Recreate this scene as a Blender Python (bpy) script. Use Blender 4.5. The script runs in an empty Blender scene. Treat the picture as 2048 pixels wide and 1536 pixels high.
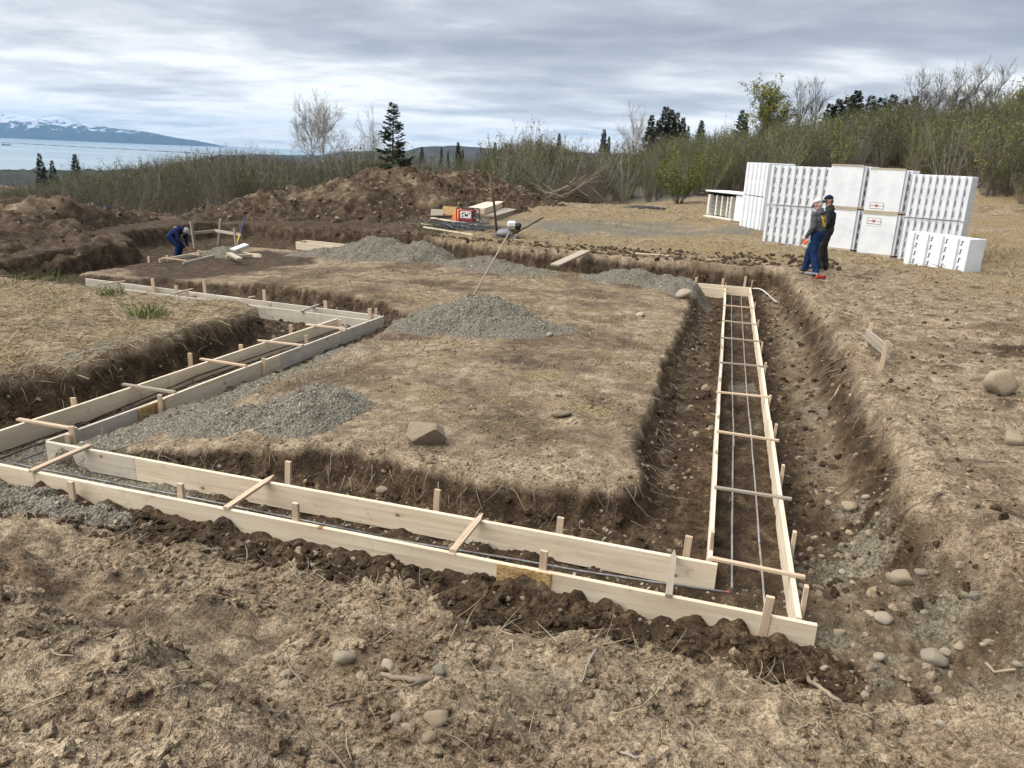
import bpy, bmesh, math, random
import numpy as np
from mathutils import Vector, Matrix, Euler
R = math.radians
random.seed(7); rng = np.random.default_rng(11)
scene = bpy.context.scene
COL = scene.collection

# ------------------------------------------------------------------ camera
F_PX, CXP, CYP = 1530.0, 1024.0, 768.0          # focal length in px of a 2048 px wide picture
CAM_Z = 2.94                                    # eye height above the tops of the form boards (z = 0)
ROLL, PITCH = 0.043572, 0.290209
_up = np.array([math.sin(ROLL)*math.cos(PITCH), -math.cos(ROLL)*math.cos(PITCH), -math.sin(PITCH)])
_A = np.array([440.0, 266 + 0.0436*1464 - CYP, F_PX]); _A /= np.linalg.norm(_A)
_A -= _up*(_A @ _up); _A /= np.linalg.norm(_A)
_B = np.cross(_A, _up)
if _B[0] < 0: _B = -_B
W2C = np.stack([_B, _A, _up])                   # rows: world x, y, z seen in camera axes (x right, y down, z ahead)
def at(px, py, z=0.0):
    """point of the site at height z that the photograph shows at this place"""
    r = W2C @ np.array([px-CXP, py-CYP, F_PX]); s = (z-CAM_Z)/r[2]
    return Vector((r[0]*s, r[1]*s, z))
def at_y(px, py, y):
    r = W2C @ np.array([px-CXP, py-CYP, F_PX]); s = y/r[1]
    return Vector((r[0]*s, y, CAM_Z + r[2]*s))
cam_d = bpy.data.cameras.new('camera'); cam = bpy.data.objects.new('camera', cam_d); COL.objects.link(cam)
cam_d.sensor_fit = 'HORIZONTAL'; cam_d.sensor_width = 36.0; cam_d.lens = 36.0*F_PX/2048.0
cam_d.clip_start = 0.05; cam_d.clip_end = 200000.0
_m = Matrix.Identity(4)
for i in range(3):
    _m[i][0] = W2C[i][0]; _m[i][1] = -W2C[i][1]; _m[i][2] = -W2C[i][2]
_m[2][3] = CAM_Z
cam.matrix_world = _m
scene.camera = cam

# ------------------------------------------------------------------ exposure, sun, sky
vs = scene.view_settings
scene.display_settings.display_device = 'sRGB'
vs.view_transform = 'Standard'; vs.look = 'None'; vs.gamma = 1.0; vs.exposure = 1.56; vs.use_curve_mapping = False
SUN_EL, SUN_AZ = R(54), R(246)                  # azimuth clockwise from +y: behind the camera, to the left
sun_d = bpy.data.lights.new('sun', 'SUN'); sun_d.energy = 2.0; sun_d.angle = R(75); sun_d.color = (1.0, 0.965, 0.915)
sun = bpy.data.objects.new('sun', sun_d); COL.objects.link(sun)
_sd = Vector((math.sin(SUN_AZ)*math.cos(SUN_EL), math.cos(SUN_AZ)*math.cos(SUN_EL), math.sin(SUN_EL)))
sun.rotation_euler = _sd.to_track_quat('Z', 'Y').to_euler()

world = bpy.data.worlds.new('World'); scene.world = world; world.use_nodes = True

cy_ = scene.cycles
cy_.max_bounces = 5; cy_.diffuse_bounces = 2; cy_.glossy_bounces = 2; cy_.transmission_bounces = 2; cy_.transparent_max_bounces = 6; cy_.volume_bounces = 0
cy_.caustics_reflective = False; cy_.caustics_refractive = False; cy_.use_adaptive_sampling = True; cy_.adaptive_threshold = 0.02

class NT:
    """small helper to wire shader nodes"""
    def __init__(s, tree): s.t = tree; s.n = tree.nodes; s.l = tree.links
    def new(s, typ, **kw):
        nd = s.n.new(typ)
        for k, v in kw.items(): setattr(nd, k, v)
        return nd
    def link(s, a, b): s.l.new(a, b)
    def put(s, sock, v):
        if isinstance(v, bpy.types.NodeSocket): s.l.new(v, sock)
        elif v is not None: sock.default_value = v
    def math(s, op, a, b=None, c=None, clamp=False):
        nd = s.new('ShaderNodeMath', operation=op); nd.use_clamp = clamp
        for i, v in enumerate((a, b, c)):
            if v is not None: s.put(nd.inputs[i], v)
        return nd.outputs[0]
    def vmath(s, op, a, b=None):
        nd = s.new('ShaderNodeVectorMath', operation=op); s.put(nd.inputs[0], a)
        if b is not None: s.put(nd.inputs[1], b)
        return nd.outputs[0]
    def noise(s, vec, scale, detail=4, rough=0.55, dist=0.0):
        nd = s.new('ShaderNodeTexNoise'); nd.inputs['Scale'].default_value = scale
        nd.inputs['Detail'].default_value = detail; nd.inputs['Roughness'].default_value = rough
        nd.inputs['Distortion'].default_value = dist
        if vec is not None: s.l.new(vec, nd.inputs['Vector'])
        return nd.outputs['Fac']
    def voro(s, vec, scale, feature='F1', out='Distance', rnd=1.0):
        nd = s.new('ShaderNodeTexVoronoi', feature=feature); nd.inputs['Scale'].default_value = scale
        nd.inputs['Randomness'].default_value = rnd
        if vec is not None: s.l.new(vec, nd.inputs['Vector'])
        return nd.outputs[out]
    def ramp(s, fac, stops, interp='LINEAR'):
        nd = s.new('ShaderNodeValToRGB'); cr = nd.color_ramp; cr.interpolation = interp
        while len(cr.elements) < len(stops): cr.elements.new(0.5)
        for e, (p, c) in zip(cr.elements, stops):
            e.position = p; e.color = c if len(c) == 4 else (*c, 1)
        s.put(nd.inputs[0], fac); return nd.outputs[0]
    def rng(s, v, a, b, c=0.0, d=1.0, smooth=False):
        nd = s.new('ShaderNodeMapRange'); nd.clamp = True
        if smooth: nd.interpolation_type = 'SMOOTHSTEP'
        s.put(nd.inputs[0], v)
        for i, q in enumerate((a, b, c, d)): s.put(nd.inputs[1+i], q)
        return nd.outputs[0]
    def mix(s, fac, a, b, blend='MIX'):
        nd = s.new('ShaderNodeMix', data_type='RGBA', blend_type=blend); nd.clamp_factor = True
        s.put(nd.inputs[0], fac)
        for sock, v in ((nd.inputs[6], a), (nd.inputs[7], b)):
            if isinstance(v, bpy.types.NodeSocket): s.l.new(v, sock)
            else: sock.default_value = v if len(v) == 4 else (*v, 1)
        return nd.outputs[2]

# overcast sky: broken stratus in front of a clear-sky model
w = NT(world.node_tree); w.n.clear()
tc = w.new('ShaderNodeTexCoord')
sep = w.new('ShaderNodeSeparateXYZ'); w.link(tc.outputs['Generated'], sep.inputs[0])
zc = w.math('MAXIMUM', sep.outputs[2], 0.0)
den = w.math('ADD', zc, 0.085)
cmb = w.new('ShaderNodeCombineXYZ')
w.link(w.math('DIVIDE', sep.outputs[0], den), cmb.inputs[0]); w.link(w.math('DIVIDE', sep.outputs[1], den), cmb.inputs[1])
rot = w.new('ShaderNodeMapping'); rot.inputs['Rotation'].default_value = (0, 0, R(-12)); rot.inputs['Scale'].default_value = (0.62, 0.78, 1.0)
rot.inputs['Location'].default_value = (2.3, 0.4, 0.0)
w.link(cmb.outputs[0], rot.inputs[0])
n_big = w.noise(rot.outputs[0], 0.55, 4, 0.5, 0.3)
n_mid = w.noise(rot.outputs[0], 1.5, 6, 0.60, 0.25)
lump = w.noise(rot.outputs[0], 3.6, 6, 0.62, 0.4)
mixn = w.math('ADD', w.math('MULTIPLY', n_big, 0.55), w.math('ADD', w.math('MULTIPLY', n_mid, 0.33), w.math('MULTIPLY', lump, 0.14)))
low = w.rng(sep.outputs[2], 0.0, 0.17, 1.0, 0.0, True)          # thinner cloud towards the horizon
high = w.rng(sep.outputs[2], 0.12, 0.30, 0.0, 1.0, True)
cov = w.math('ADD', w.math('SUBTRACT', mixn, w.math('MULTIPLY', low, 0.12)), w.math('MULTIPLY', high, 0.035))
cloud = w.ramp(cov, [(0.38, (7.4, 7.55, 7.65)), (0.43, (5.6, 5.8, 6.05)), (0.48, (4.1, 4.35, 4.7)), (0.54, (3.05, 3.3, 3.7)), (0.64, (2.25, 2.48, 2.9))])
cloud = w.mix(1.0, cloud, w.ramp(lump, [(0.25, (0.88, 0.885, 0.90)), (0.75, (1.10, 1.095, 1.09))]), 'MULTIPLY')
hor = w.rng(sep.outputs[2], 0.01, 0.16, 1.0, 0.0, True)
cloud = w.mix(hor, cloud, w.mix(1.0, cloud, (1.42, 1.38, 1.30), 'MULTIPLY'))
sky_t = w.new('ShaderNodeTexSky', sky_type='NISHITA'); sky_t.sun_disc = False
sky_t.sun_elevation = SUN_EL; sky_t.sun_rotation = SUN_AZ; sky_t.air_density = 1.0; sky_t.dust_density = 1.5
blue = w.rng(cov, 0.30, 0.42, 0.25, 0.02, True)
col = w.mix(blue, cloud, sky_t.outputs[0])
bg = w.new('ShaderNodeBackground'); bg.inputs['Strength'].default_value = 0.050
w.link(col, bg.inputs['Color'])
wo = w.new('ShaderNodeOutputWorld'); w.link(bg.outputs[0], wo.inputs['Surface'])

# ------------------------------------------------------------------ small builders
def tag(o, label=None, cat=None, group=None, kind=None):
    if label: o['label'] = label
    if cat: o['category'] = cat
    if group: o['group'] = group
    if kind: o['kind'] = kind
    return o
def empty(name, loc=(0, 0, 0), rz=0.0):
    o = bpy.data.objects.new(name, None); o.empty_display_size = 0.2
    o.location = loc; o.rotation_euler = (0, 0, rz); COL.objects.link(o); return o
def thing(name, label, cat, loc=(0, 0, 0), rz=0.0, group=None):
    return tag(empty(name, loc, rz), label, cat, group)
class MB:
    """collects vertices and faces; build() links them as one mesh object"""
    def __init__(s): s.v = []; s.f = []; s.m = []; s.g = []
    def add(s, vs_, fs_, mi=0, gl=None):
        b = len(s.v); s.v += [tuple(p) for p in vs_]; s.f += [tuple(b+i for i in q) for q in fs_]; s.m += [mi]*len(fs_)
        s.g += [tuple(p) for p in (gl if gl is not None else vs_)]
        return s
    def box(s, c, size, rot=None, mi=0, bev=0.0):
        hx, hy, hz = size[0]/2, size[1]/2, size[2]/2
        M3 = rot.to_matrix() if isinstance(rot, Euler) else (rot if rot is not None else Matrix.Identity(3))
        if bev <= 0:
            P = [(x, y, z) for z in (-hz, hz) for y in (-hy, hy) for x in (-hx, hx)]
            Fq = [(0, 2, 3, 1), (4, 5, 7, 6), (0, 1, 5, 4), (2, 6, 7, 3), (0, 4, 6, 2), (1, 3, 7, 5)]
        else:
            P = []; b = bev
            for sz in (-1, 1):
                for sy in (-1, 1):
                    for sx in (-1, 1):
                        P += [(sx*(hx-b), sy*(hy-b), sz*hz), (sx*(hx-b), sy*hy, sz*(hz-b)), (sx*hx, sy*(hy-b), sz*(hz-b))]
            I = lambda x, y, z, k: ((z*2+y)*2+x)*3+k
            Fq = []
            for z in (0, 1):
                q = [I(0, 0, z, 0), I(1, 0, z, 0), I(1, 1, z, 0), I(0, 1, z, 0)]; Fq.append(tuple(q if z else q[::-1]))
                q = [I(0, z, 0, 1), I(1, z, 0, 1), I(1, z, 1, 1), I(0, z, 1, 1)]; Fq.append(tuple(q[::-1] if z else q))
                q = [I(z, 0, 0, 2), I(z, 1, 0, 2), I(z, 1, 1, 2), I(z, 0, 1, 2)]; Fq.append(tuple(q if z else q[::-1]))
            for a in (0, 1):
                for c_ in (0, 1):
                    q = [I(0, a, c_, 0), I(1, a, c_, 0), I(1, a, c_, 1), I(0, a, c_, 1)]; Fq.append(tuple(q if a == c_ else q[::-1]))
                    q = [I(a, 0, c_, 0), I(a, 1, c_, 0), I(a, 1, c_, 2), I(a, 0, c_, 2)]; Fq.append(tuple(q[::-1] if a == c_ else q))
                    q = [I(a, c_, 0, 1), I(a, c_, 1, 1), I(a, c_, 1, 2), I(a, c_, 0, 2)]; Fq.append(tuple(q if a == c_ else q[::-1]))
                    for d in (0, 1):
                        t = (I(a, c_, d, 0), I(a, c_, d, 1), I(a, c_, d, 2)); Fq.append(t if (a+c_+d) % 2 else t[::-1])
        V = [Vector(c) + M3 @ Vector(p) for p in P]
        return s.add(V, Fq, mi, P)
    def tube(s, pts, rad, n=6, mi=0, cap=True):
        pts = [Vector(p) for p in pts]; k = len(pts)
        if not hasattr(rad, '__len__'): rad = [rad]*k
        rings = []; ref = Vector((0.31, 0.17, 0.93))
        for i, p in enumerate(pts):
            d = (pts[min(i+1, k-1)] - pts[max(i-1, 0)])
            d = d.normalized() if d.length > 1e-9 else Vector((0, 0, 1))
            u = d.cross(ref)
            if u.length < 0.05: u = d.cross(Vector((1, 0, 0)))
            u.normalize(); v_ = d.cross(u)
            rings.append([p + (u*math.cos(2*math.pi*j/n) + v_*math.sin(2*math.pi*j/n))*rad[i] for j in range(n)])
        V = [q for r_ in rings for q in r_]
        Fq = [(i*n+j, i*n+(j+1) % n, (i+1)*n+(j+1) % n, (i+1)*n+j) for i in range(k-1) for j in range(n)]
        if cap: Fq += [tuple(range(n))[::-1], tuple((k-1)*n+j for j in range(n))]
        return s.add(V, Fq, mi)
    def build(s, name, mat, parent=None, smooth=False, loc=None):
        me = bpy.data.meshes.new(name); me.from_pydata(s.v, [], s.f); me.validate()
        for m_ in (mat if isinstance(mat, (list, tuple)) else [mat]): me.materials.append(m_)
        if len(me.polygons) == len(s.m): me.polygons.foreach_set('material_index', s.m)
        a = me.attributes.new('gl', 'FLOAT_VECTOR', 'POINT')
        if len(me.vertices) == len(s.g): a.data.foreach_set('vector', np.array(s.g, dtype=np.float32).ravel())
        if smooth: me.polygons.foreach_set('use_smooth', [True]*len(me.polygons))
        me.update()
        o = bpy.data.objects.new(name, me); COL.objects.link(o)
        if parent is not None: o.parent = parent
        if loc is not None: o.location = loc
        return o
def np_mesh(name, V, Q, mat, parent=None, smooth=True, kind=None):
    """mesh from numpy arrays, Q an (n, k) array of faces of one size"""
    me = bpy.data.meshes.new(name); V = np.asarray(V, dtype=np.float32); Q = np.asarray(Q, dtype=np.int32)
    n, k = Q.shape
    me.vertices.add(len(V)); me.vertices.foreach_set('co', V.ravel())
    me.loops.add(n*k); me.loops.foreach_set('vertex_index', Q.ravel())
    me.polygons.add(n); me.polygons.foreach_set('loop_start', np.arange(0, n*k, k, dtype=np.int32))
    me.polygons.foreach_set('loop_total', np.full(n, k, dtype=np.int32))
    me.polygons.foreach_set('use_smooth', np.full(n, smooth, dtype=bool))
    for m_ in (mat if isinstance(mat, (list, tuple)) else [mat]): me.materials.append(m_)
    me.update(calc_edges=True)
    o = bpy.data.objects.new(name, me); COL.objects.link(o)
    if parent is not None: o.parent = parent
    if kind: o['kind'] = kind
    return o

# ------------------------------------------------------------------ noise in numpy
def _hash(ix, iy, seed):
    h = (ix.astype(np.int64)*374761393 + iy.astype(np.int64)*668265263 + seed*1442695041) & 0xffffffff
    h = ((h ^ (h >> 13))*1274126177) & 0xffffffff
    return ((h ^ (h >> 16)) & 0xffff)/65535.0
def perlin(x, y, seed=0):
    x = np.asarray(x, float); y = np.asarray(y, float)
    ix = np.floor(x); iy = np.floor(y); fx = x-ix; fy = y-iy
    u = fx*fx*fx*(fx*(fx*6-15)+10); v = fy*fy*fy*(fy*(fy*6-15)+10)
    def g(dx, dy):
        a = _hash(ix+dx, iy+dy, seed)*2*np.pi
        return np.cos(a)*(fx-dx) + np.sin(a)*(fy-dy)
    a = g(0, 0)*(1-u) + g(1, 0)*u; b = g(0, 1)*(1-u) + g(1, 1)*u
    return (a*(1-v) + b*v)*1.45
def fbm(x, y, scale, octv=4, seed=0, gain=0.5):
    s = 0; a = 1.0
    for o in range(octv):
        s = s + a*perlin(np.asarray(x)*scale + 17.3*o, np.asarray(y)*scale - 9.1*o, seed+o); scale *= 2.03; a *= gain
    return s
def clods(x, y, scale, seed=0, dens=1.0):
    """rounded lumps lying on the ground, 0..1"""
    x = np.asarray(x)*scale; y = np.asarray(y)*scale; ix = np.floor(x); iy = np.floor(y); best = np.zeros_like(x)
    for dx in (-1, 0, 1):
        for dy in (-1, 0, 1):
            cx = ix+dx; cy = iy+dy
            px = cx + _hash(cx, cy, seed); py = cy + _hash(cx, cy, seed+5)
            r = 0.25 + 0.45*_hash(cx, cy, seed+9); on = _hash(cx, cy, seed+13) < dens
            d2 = ((x-px)**2 + (y-py)**2)/(r*r)
            best = np.maximum(best, np.where(on, np.sqrt(np.clip(1-d2, 0, 1))*r*1.5, 0))
    return best
def sstep(a, b, x):
    t = np.clip((x-a)/(b-a), 0, 1); return t*t*(3-2*t)
def sd_poly(x, y, poly):
    """signed distance to a polygon, negative inside"""
    d = np.full(np.shape(x), 1e18); ins = np.zeros(np.shape(x), bool); n = len(poly)
    for i in range(n):
        ax, ay = poly[i]; bx, by = poly[(i+1) % n]
        ex, ey = bx-ax, by-ay; wx = x-ax; wy = y-ay
        t = np.clip((wx*ex+wy*ey)/(ex*ex+ey*ey), 0, 1)
        d = np.minimum(d, (wx-ex*t)**2 + (wy-ey*t)**2)
        c = ((ay <= y) & (by > y)) | ((by <= y) & (ay > y))
        with np.errstate(divide='ignore', invalid='ignore'):
            xi = ax + (y-ay)*(ex)/(ey if ey != 0 else 1e-12)
        ins ^= c & (x < xi)
    d = np.sqrt(d); return np.where(ins, -d, d)
def idw(x, y, pts, p=3.0):
    num = 0; dn = 0
    for (a, b, z) in pts:
        k = 1.0/(((x-a)**2 + (y-b)**2 + 0.15)**(p/2)); num = num + k*z; dn = dn + k
    return num/dn
# ------------------------------------------------------------------ materials
MATS = {}
def new_mat(name):
    m = bpy.data.materials.new(name); m.use_nodes = True
    t = NT(m.node_tree); t.n.clear()
    b = t.new('ShaderNodeBsdfPrincipled'); o = t.new('ShaderNodeOutputMaterial'); t.link(b.outputs[0], o.inputs[0])
    b.inputs['Roughness'].default_value = 0.85; b.inputs['Specular IOR Level'].default_value = 0.25
    MATS[name] = m
    return m, t, b
def bump(t, b, h, strength=0.5, dist=0.01):
    n = t.new('ShaderNodeBump'); n.inputs['Strength'].default_value = strength; n.inputs['Distance'].default_value = dist
    t.put(n.inputs['Height'], h); t.link(n.outputs[0], b.inputs['Normal'])
def plain(name, col, rough=0.6, spec=0.3, metal=0.0, var=0.12, vscale=14.0, bmp=0.0, bscale=60.0):
    """painted or moulded surface with some wear in its colour"""
    m, t, b = new_mat(name); c = t.new('ShaderNodeTexCoord')
    n = t.noise(c.outputs['Object'], vscale, 5, 0.6)
    lo = tuple(x*(1-var*1.4) for x in col); hi = tuple(min(1, x*(1+var)) for x in col)
    t.link(t.ramp(n, [(0.3, lo), (0.7, hi)]), b.inputs['Base Color'])
    b.inputs['Roughness'].default_value = rough; b.inputs['Specular IOR Level'].default_value = spec; b.inputs['Metallic'].default_value = metal
    if bmp > 0: bump(t, b, t.noise(c.outputs['Object'], bscale, 4, 0.6), bmp, 0.005)
    return m
def earth_material(name, base_mix=None):
    """soil whose dry, moist, gravelly and strawy areas come from the 'mask' attribute (r gravel, g straw, b moist, a grey clay)"""
    m, t, b = new_mat(name)
    geo = t.new('ShaderNodeNewGeometry'); P = geo.outputs['Position']
    at_ = t.new('ShaderNodeAttribute'); at_.attribute_name = 'mask'
    sp = t.new('ShaderNodeSeparateColor'); t.link(at_.outputs['Color'], sp.inputs[0])
    gr, st, mo, cl = sp.outputs[0], sp.outputs[1], sp.outputs[2], at_.outputs['Alpha']
    n1 = t.noise(P, 1.1, 3, 0.6, 0.6); n2 = t.noise(P, 5.0, 5, 0.7, 0.3); n3 = t.noise(P, 34.0, 3, 0.7); n4 = t.noise(P, 120.0, 2, 0.6)
    dry = t.ramp(n2, [(0.36, (0.190, 0.142, 0.091)), (0.5, (0.305, 0.236, 0.157)), (0.64, (0.45, 0.362, 0.252))])
    dry = t.mix(t.rng(n1, 0.50, 0.66), dry, t.ramp(n3, [(0.36, (0.118, 0.082, 0.050)), (0.64, (0.225, 0.163, 0.105))]))
    speck = t.voro(P, 60.0)
    dry = t.mix(t.rng(speck, 0.10, 0.20, 0.5, 0.0), dry, (0.42, 0.36, 0.27))
    # straw: short fibres running every way
    mp = t.new('ShaderNodeMapping'); mp.inputs['Rotation'].default_value = (0, 0, 0.5); mp.inputs['Scale'].default_value = (1.0, 4.0, 1.0); t.link(P, mp.inputs[0])
    mp2 = t.new('ShaderNodeMapping'); mp2.inputs['Rotation'].default_value = (0, 0, -0.75); mp2.inputs['Scale'].default_value = (1.0, 4.5, 1.0); t.link(P, mp2.inputs[0])
    fib = t.math('MAXIMUM', t.noise(mp.outputs[0], 22.0, 2, 0.65), t.noise(mp2.outputs[0], 19.0, 2, 0.65))
    straw = t.ramp(fib, [(0.46, (0.135, 0.098, 0.056)), (0.57, (0.33, 0.25, 0.135)), (0.68, (0.56, 0.45, 0.265))])
    straw = t.mix(t.rng(n2, 0.56, 0.72, 0.0, 0.75), straw, (0.175, 0.128, 0.08))
    # gravel
    cellc = t.new('ShaderNodeTexVoronoi'); cellc.inputs['Scale'].default_value = 34.0; t.link(P, cellc.inputs['Vector'])
    bw = t.new('ShaderNodeSeparateColor'); t.link(cellc.outputs['Color'], bw.inputs[0])
    grav = t.ramp(bw.outputs[0], [(0.0, (0.155, 0.138, 0.105)), (0.45, (0.245, 0.222, 0.172)), (0.8, (0.335, 0.308, 0.246)), (1.0, (0.47, 0.435, 0.36))])
    grav = t.mix(t.rng(cellc.outputs['Distance'], 0.25, 0.6, 0.0, 0.65), grav, (0.135, 0.125, 0.098))
    grav = t.mix(t.rng(n3, 0.35, 0.7, 0.0, 0.6), grav, (0.235, 0.212, 0.163))
    # moist soil and grey clay
    moist = t.ramp(n2, [(0.36, (0.036, 0.022, 0.012)), (0.52, (0.076, 0.049, 0.027)), (0.66, (0.150, 0.104, 0.062))])
    moist = t.mix(t.rng(n4, 0.62, 0.75, 0.0, 0.5), moist, (0.16, 0.12, 0.08))
    clay = t.ramp(n2, [(0.38, (0.125, 0.104, 0.070)), (0.62, (0.260, 0.224, 0.160))])
    e = t.rng(n3, 0.0, 1.0, -0.28, 0.28)
    f_st = t.rng(t.math('ADD', st, t.math('MULTIPLY', e, 1.2)), 0.30, 0.62)
    f_mo = t.rng(t.math('ADD', mo, e), 0.28, 0.72)
    f_cl = t.rng(t.math('ADD', cl, e), 0.35, 0.65)
    f_gr = t.rng(t.math('ADD', gr, e), 0.34, 0.60)
    c = t.mix(f_st, dry, straw); c = t.mix(f_mo, c, moist); c = t.mix(f_cl, c, clay); c = t.mix(f_gr, c, grav)
    c = t.mix(1.0, c, t.ramp(n3, [(0.36, (0.52, 0.50, 0.48)), (0.50, (0.98, 0.98, 0.98)), (0.64, (1.36, 1.35, 1.33))]), 'MULTIPLY')  # shade of tiny crevices between crumbs, multiplied into the colour
    c = t.mix(1.0, c, t.ramp(n4, [(0.36, (0.72, 0.71, 0.70)), (0.64, (1.26, 1.25, 1.24))]), 'MULTIPLY')
    t.link(c, b.inputs['Base Color'])
    t.put(b.inputs['Roughness'], t.rng(mo, 0.0, 1.0, 0.95, 0.72)); b.inputs['Specular IOR Level'].default_value = 0.2
    h = t.math('ADD', t.math('MULTIPLY', n3, 0.9), t.math('ADD', t.math('MULTIPLY', n4, 0.35), t.math('MULTIPLY', n2, 0.8)))
    h = t.math('ADD', h, t.math('MULTIPLY', t.math('MULTIPLY', gr, t.rng(cellc.outputs['Distance'], 0.0, 0.6, 1.0, 0.0)), 0.7))
    h = t.math('ADD', h, t.math('MULTIPLY', t.math('MULTIPLY', st, fib), 0.8))
    bump(t, b, h, 0.9, 0.045)
    return m
M_EARTH = earth_material('earth')

def wood_material(name, lo, mid, hi, knot=(0.22, 0.11, 0.045), grain=1.0, stain=0.0, knots=True):
    m, t, b = new_mat(name)
    a = t.new('ShaderNodeAttribute'); a.attribute_name = 'gl'
    oi = t.new('ShaderNodeObjectInfo')
    off = t.new('ShaderNodeCombineXYZ'); t.link(t.math('MULTIPLY', oi.outputs['Random'], 57.0), off.inputs[0]); t.link(t.math('MULTIPLY', oi.outputs['Random'], 23.0), off.inputs[1])
    P = t.vmath('ADD', a.outputs['Vector'], off.outputs[0])
    s1 = t.vmath('MULTIPLY', P, (0.9, 22.0, 22.0)); s2 = t.vmath('MULTIPLY', P, (3.0, 90.0, 90.0)); s3 = t.vmath('MULTIPLY', P, (1.3, 2.5, 2.5))
    g1 = t.noise(s1, 1.0, 4, 0.6, 0.7); g2 = t.noise(s2, 1.0, 3, 0.6); g3 = t.noise(s3, 1.0, 4, 0.6)
    c = t.ramp(t.math('ADD', t.math('MULTIPLY', g1, 0.7), t.math('MULTIPLY', g2, 0.3)), [(0.3, lo), (0.5, mid), (0.68, hi)])
    tone = t.ramp(oi.outputs['Random'], [(0.0, (0.88, 0.87, 0.86)), (0.5, (1.0, 0.985, 0.96)), (1.0, (1.06, 1.04, 1.02))])
    c = t.mix(1.0, c, tone, 'MULTIPLY')
    c = t.mix(t.rng(g3, 0.52, 0.75, 0.0, 0.35), c, tuple(x*0.72 for x in lo))
    if knots:
        kp = t.vmath('MULTIPLY', P, (1.0, 0.12, 1.5))
        v = t.new('ShaderNodeTexVoronoi'); v.inputs['Scale'].default_value = 4.6; t.link(kp, v.inputs['Vector'])
        k = t.rng(v.outputs['Distance'], 0.07, 0.13, 1.0, 0.0)
        sc = t.new('ShaderNodeSeparateColor'); t.link(v.outputs['Color'], sc.inputs[0])
        k = t.math('MULTIPLY', k, t.rng(sc.outputs[0], 0.42, 0.48))
        halo = t.math('MULTIPLY', t.rng(v.outputs['Distance'], 0.10, 0.30, 0.35, 0.0), t.rng(sc.outputs[0], 0.42, 0.48))
        c = t.mix(halo, c, (0.50, 0.34, 0.19))
        c = t.mix(t.math('MULTIPLY', k, 0.9), c, knot)
    if stain > 0:
        geo = t.new('ShaderNodeNewGeometry')
        c = t.mix(t.rng(t.noise(geo.outputs['Position'], 3.2, 6, 0.65), 0.50, 0.72, 0.0, stain), c, (0.33, 0.30, 0.25))
    geo2 = t.new('ShaderNodeNewGeometry')
    dirt = t.rng(t.noise(geo2.outputs['Position'], 9.0, 6, 0.7), 0.60, 0.74, 0.0, 0.55)
    c = t.mix(dirt, c, (0.25, 0.19, 0.125))
    t.link(c, b.inputs['Base Color']); b.inputs['Roughness'].default_value = 0.75; b.inputs['Specular IOR Level'].default_value = 0.25
    bump(t, b, g2, 0.25, 0.003)
    return m
M_WOOD = wood_material('new_spruce_board', (0.60, 0.485, 0.34), (0.735, 0.63, 0.475), (0.82, 0.735, 0.595))
M_WOODW = wood_material('cement_stained_board', (0.46, 0.40, 0.32), (0.58, 0.52, 0.43), (0.67, 0.62, 0.54), stain=0.5)
M_STAKE = wood_material('stake_wood', (0.44, 0.31, 0.205), (0.58, 0.445, 0.315), (0.68, 0.56, 0.425), knots=False)
M_GREYWOOD = wood_material('weathered_board', (0.24, 0.20, 0.155), (0.36, 0.31, 0.24), (0.48, 0.43, 0.35), knots=False, stain=0.3)
def osb():
    m, t, b = new_mat('strand_board'); c = t.new('ShaderNodeTexCoord')
    v = t.new('ShaderNodeTexVoronoi'); v.inputs['Scale'].default_value = 45.0
    mp = t.new('ShaderNodeMapping'); mp.inputs['Scale'].default_value = (1, 1, 2.2); t.link(c.outputs['Object'], mp.inputs[0]); t.link(mp.outputs[0], v.inputs['Vector'])
    s = t.new('ShaderNodeSeparateColor'); t.link(v.outputs['Color'], s.inputs[0])
    t.link(t.ramp(s.outputs[0], [(0, (0.25, 0.14, 0.05)), (0.5, (0.45, 0.29, 0.12)), (1, (0.60, 0.43, 0.22))]), b.inputs['Base Color'])
    return m
M_OSB = osb()
def steel(name, lo, hi, metal, rough):
    m, t, b = new_mat(name); g = t.new('ShaderNodeNewGeometry')
    n = t.noise(g.outputs['Position'], 7.0, 6, 0.7)
    t.link(t.ramp(n, [(0.35, lo), (0.65, hi)]), b.inputs['Base Color']); b.inputs['Metallic'].default_value = metal; b.inputs['Roughness'].default_value = rough
    w_ = t.new('ShaderNodeTexWave'); w_.inputs['Scale'].default_value = 26.0
    return m
M_REBAR = steel('rebar_steel', (0.10, 0.09, 0.085), (0.27, 0.265, 0.26), 0.5, 0.55)
M_REBAR_L = steel('rebar_steel_dusty', (0.22, 0.20, 0.175), (0.40, 0.39, 0.37), 0.3, 0.6)
M_REBAR_D = steel('rebar_steel_dark', (0.035, 0.03, 0.028), (0.12, 0.075, 0.05), 0.3, 0.5)
M_RUST = steel('rusty_steel', (0.065, 0.045, 0.028), (0.13, 0.095, 0.06), 0.2, 0.75)
M_WIRE = plain('tie_wire', (0.06, 0.055, 0.05), 0.5, 0.4, 0.6)
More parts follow.
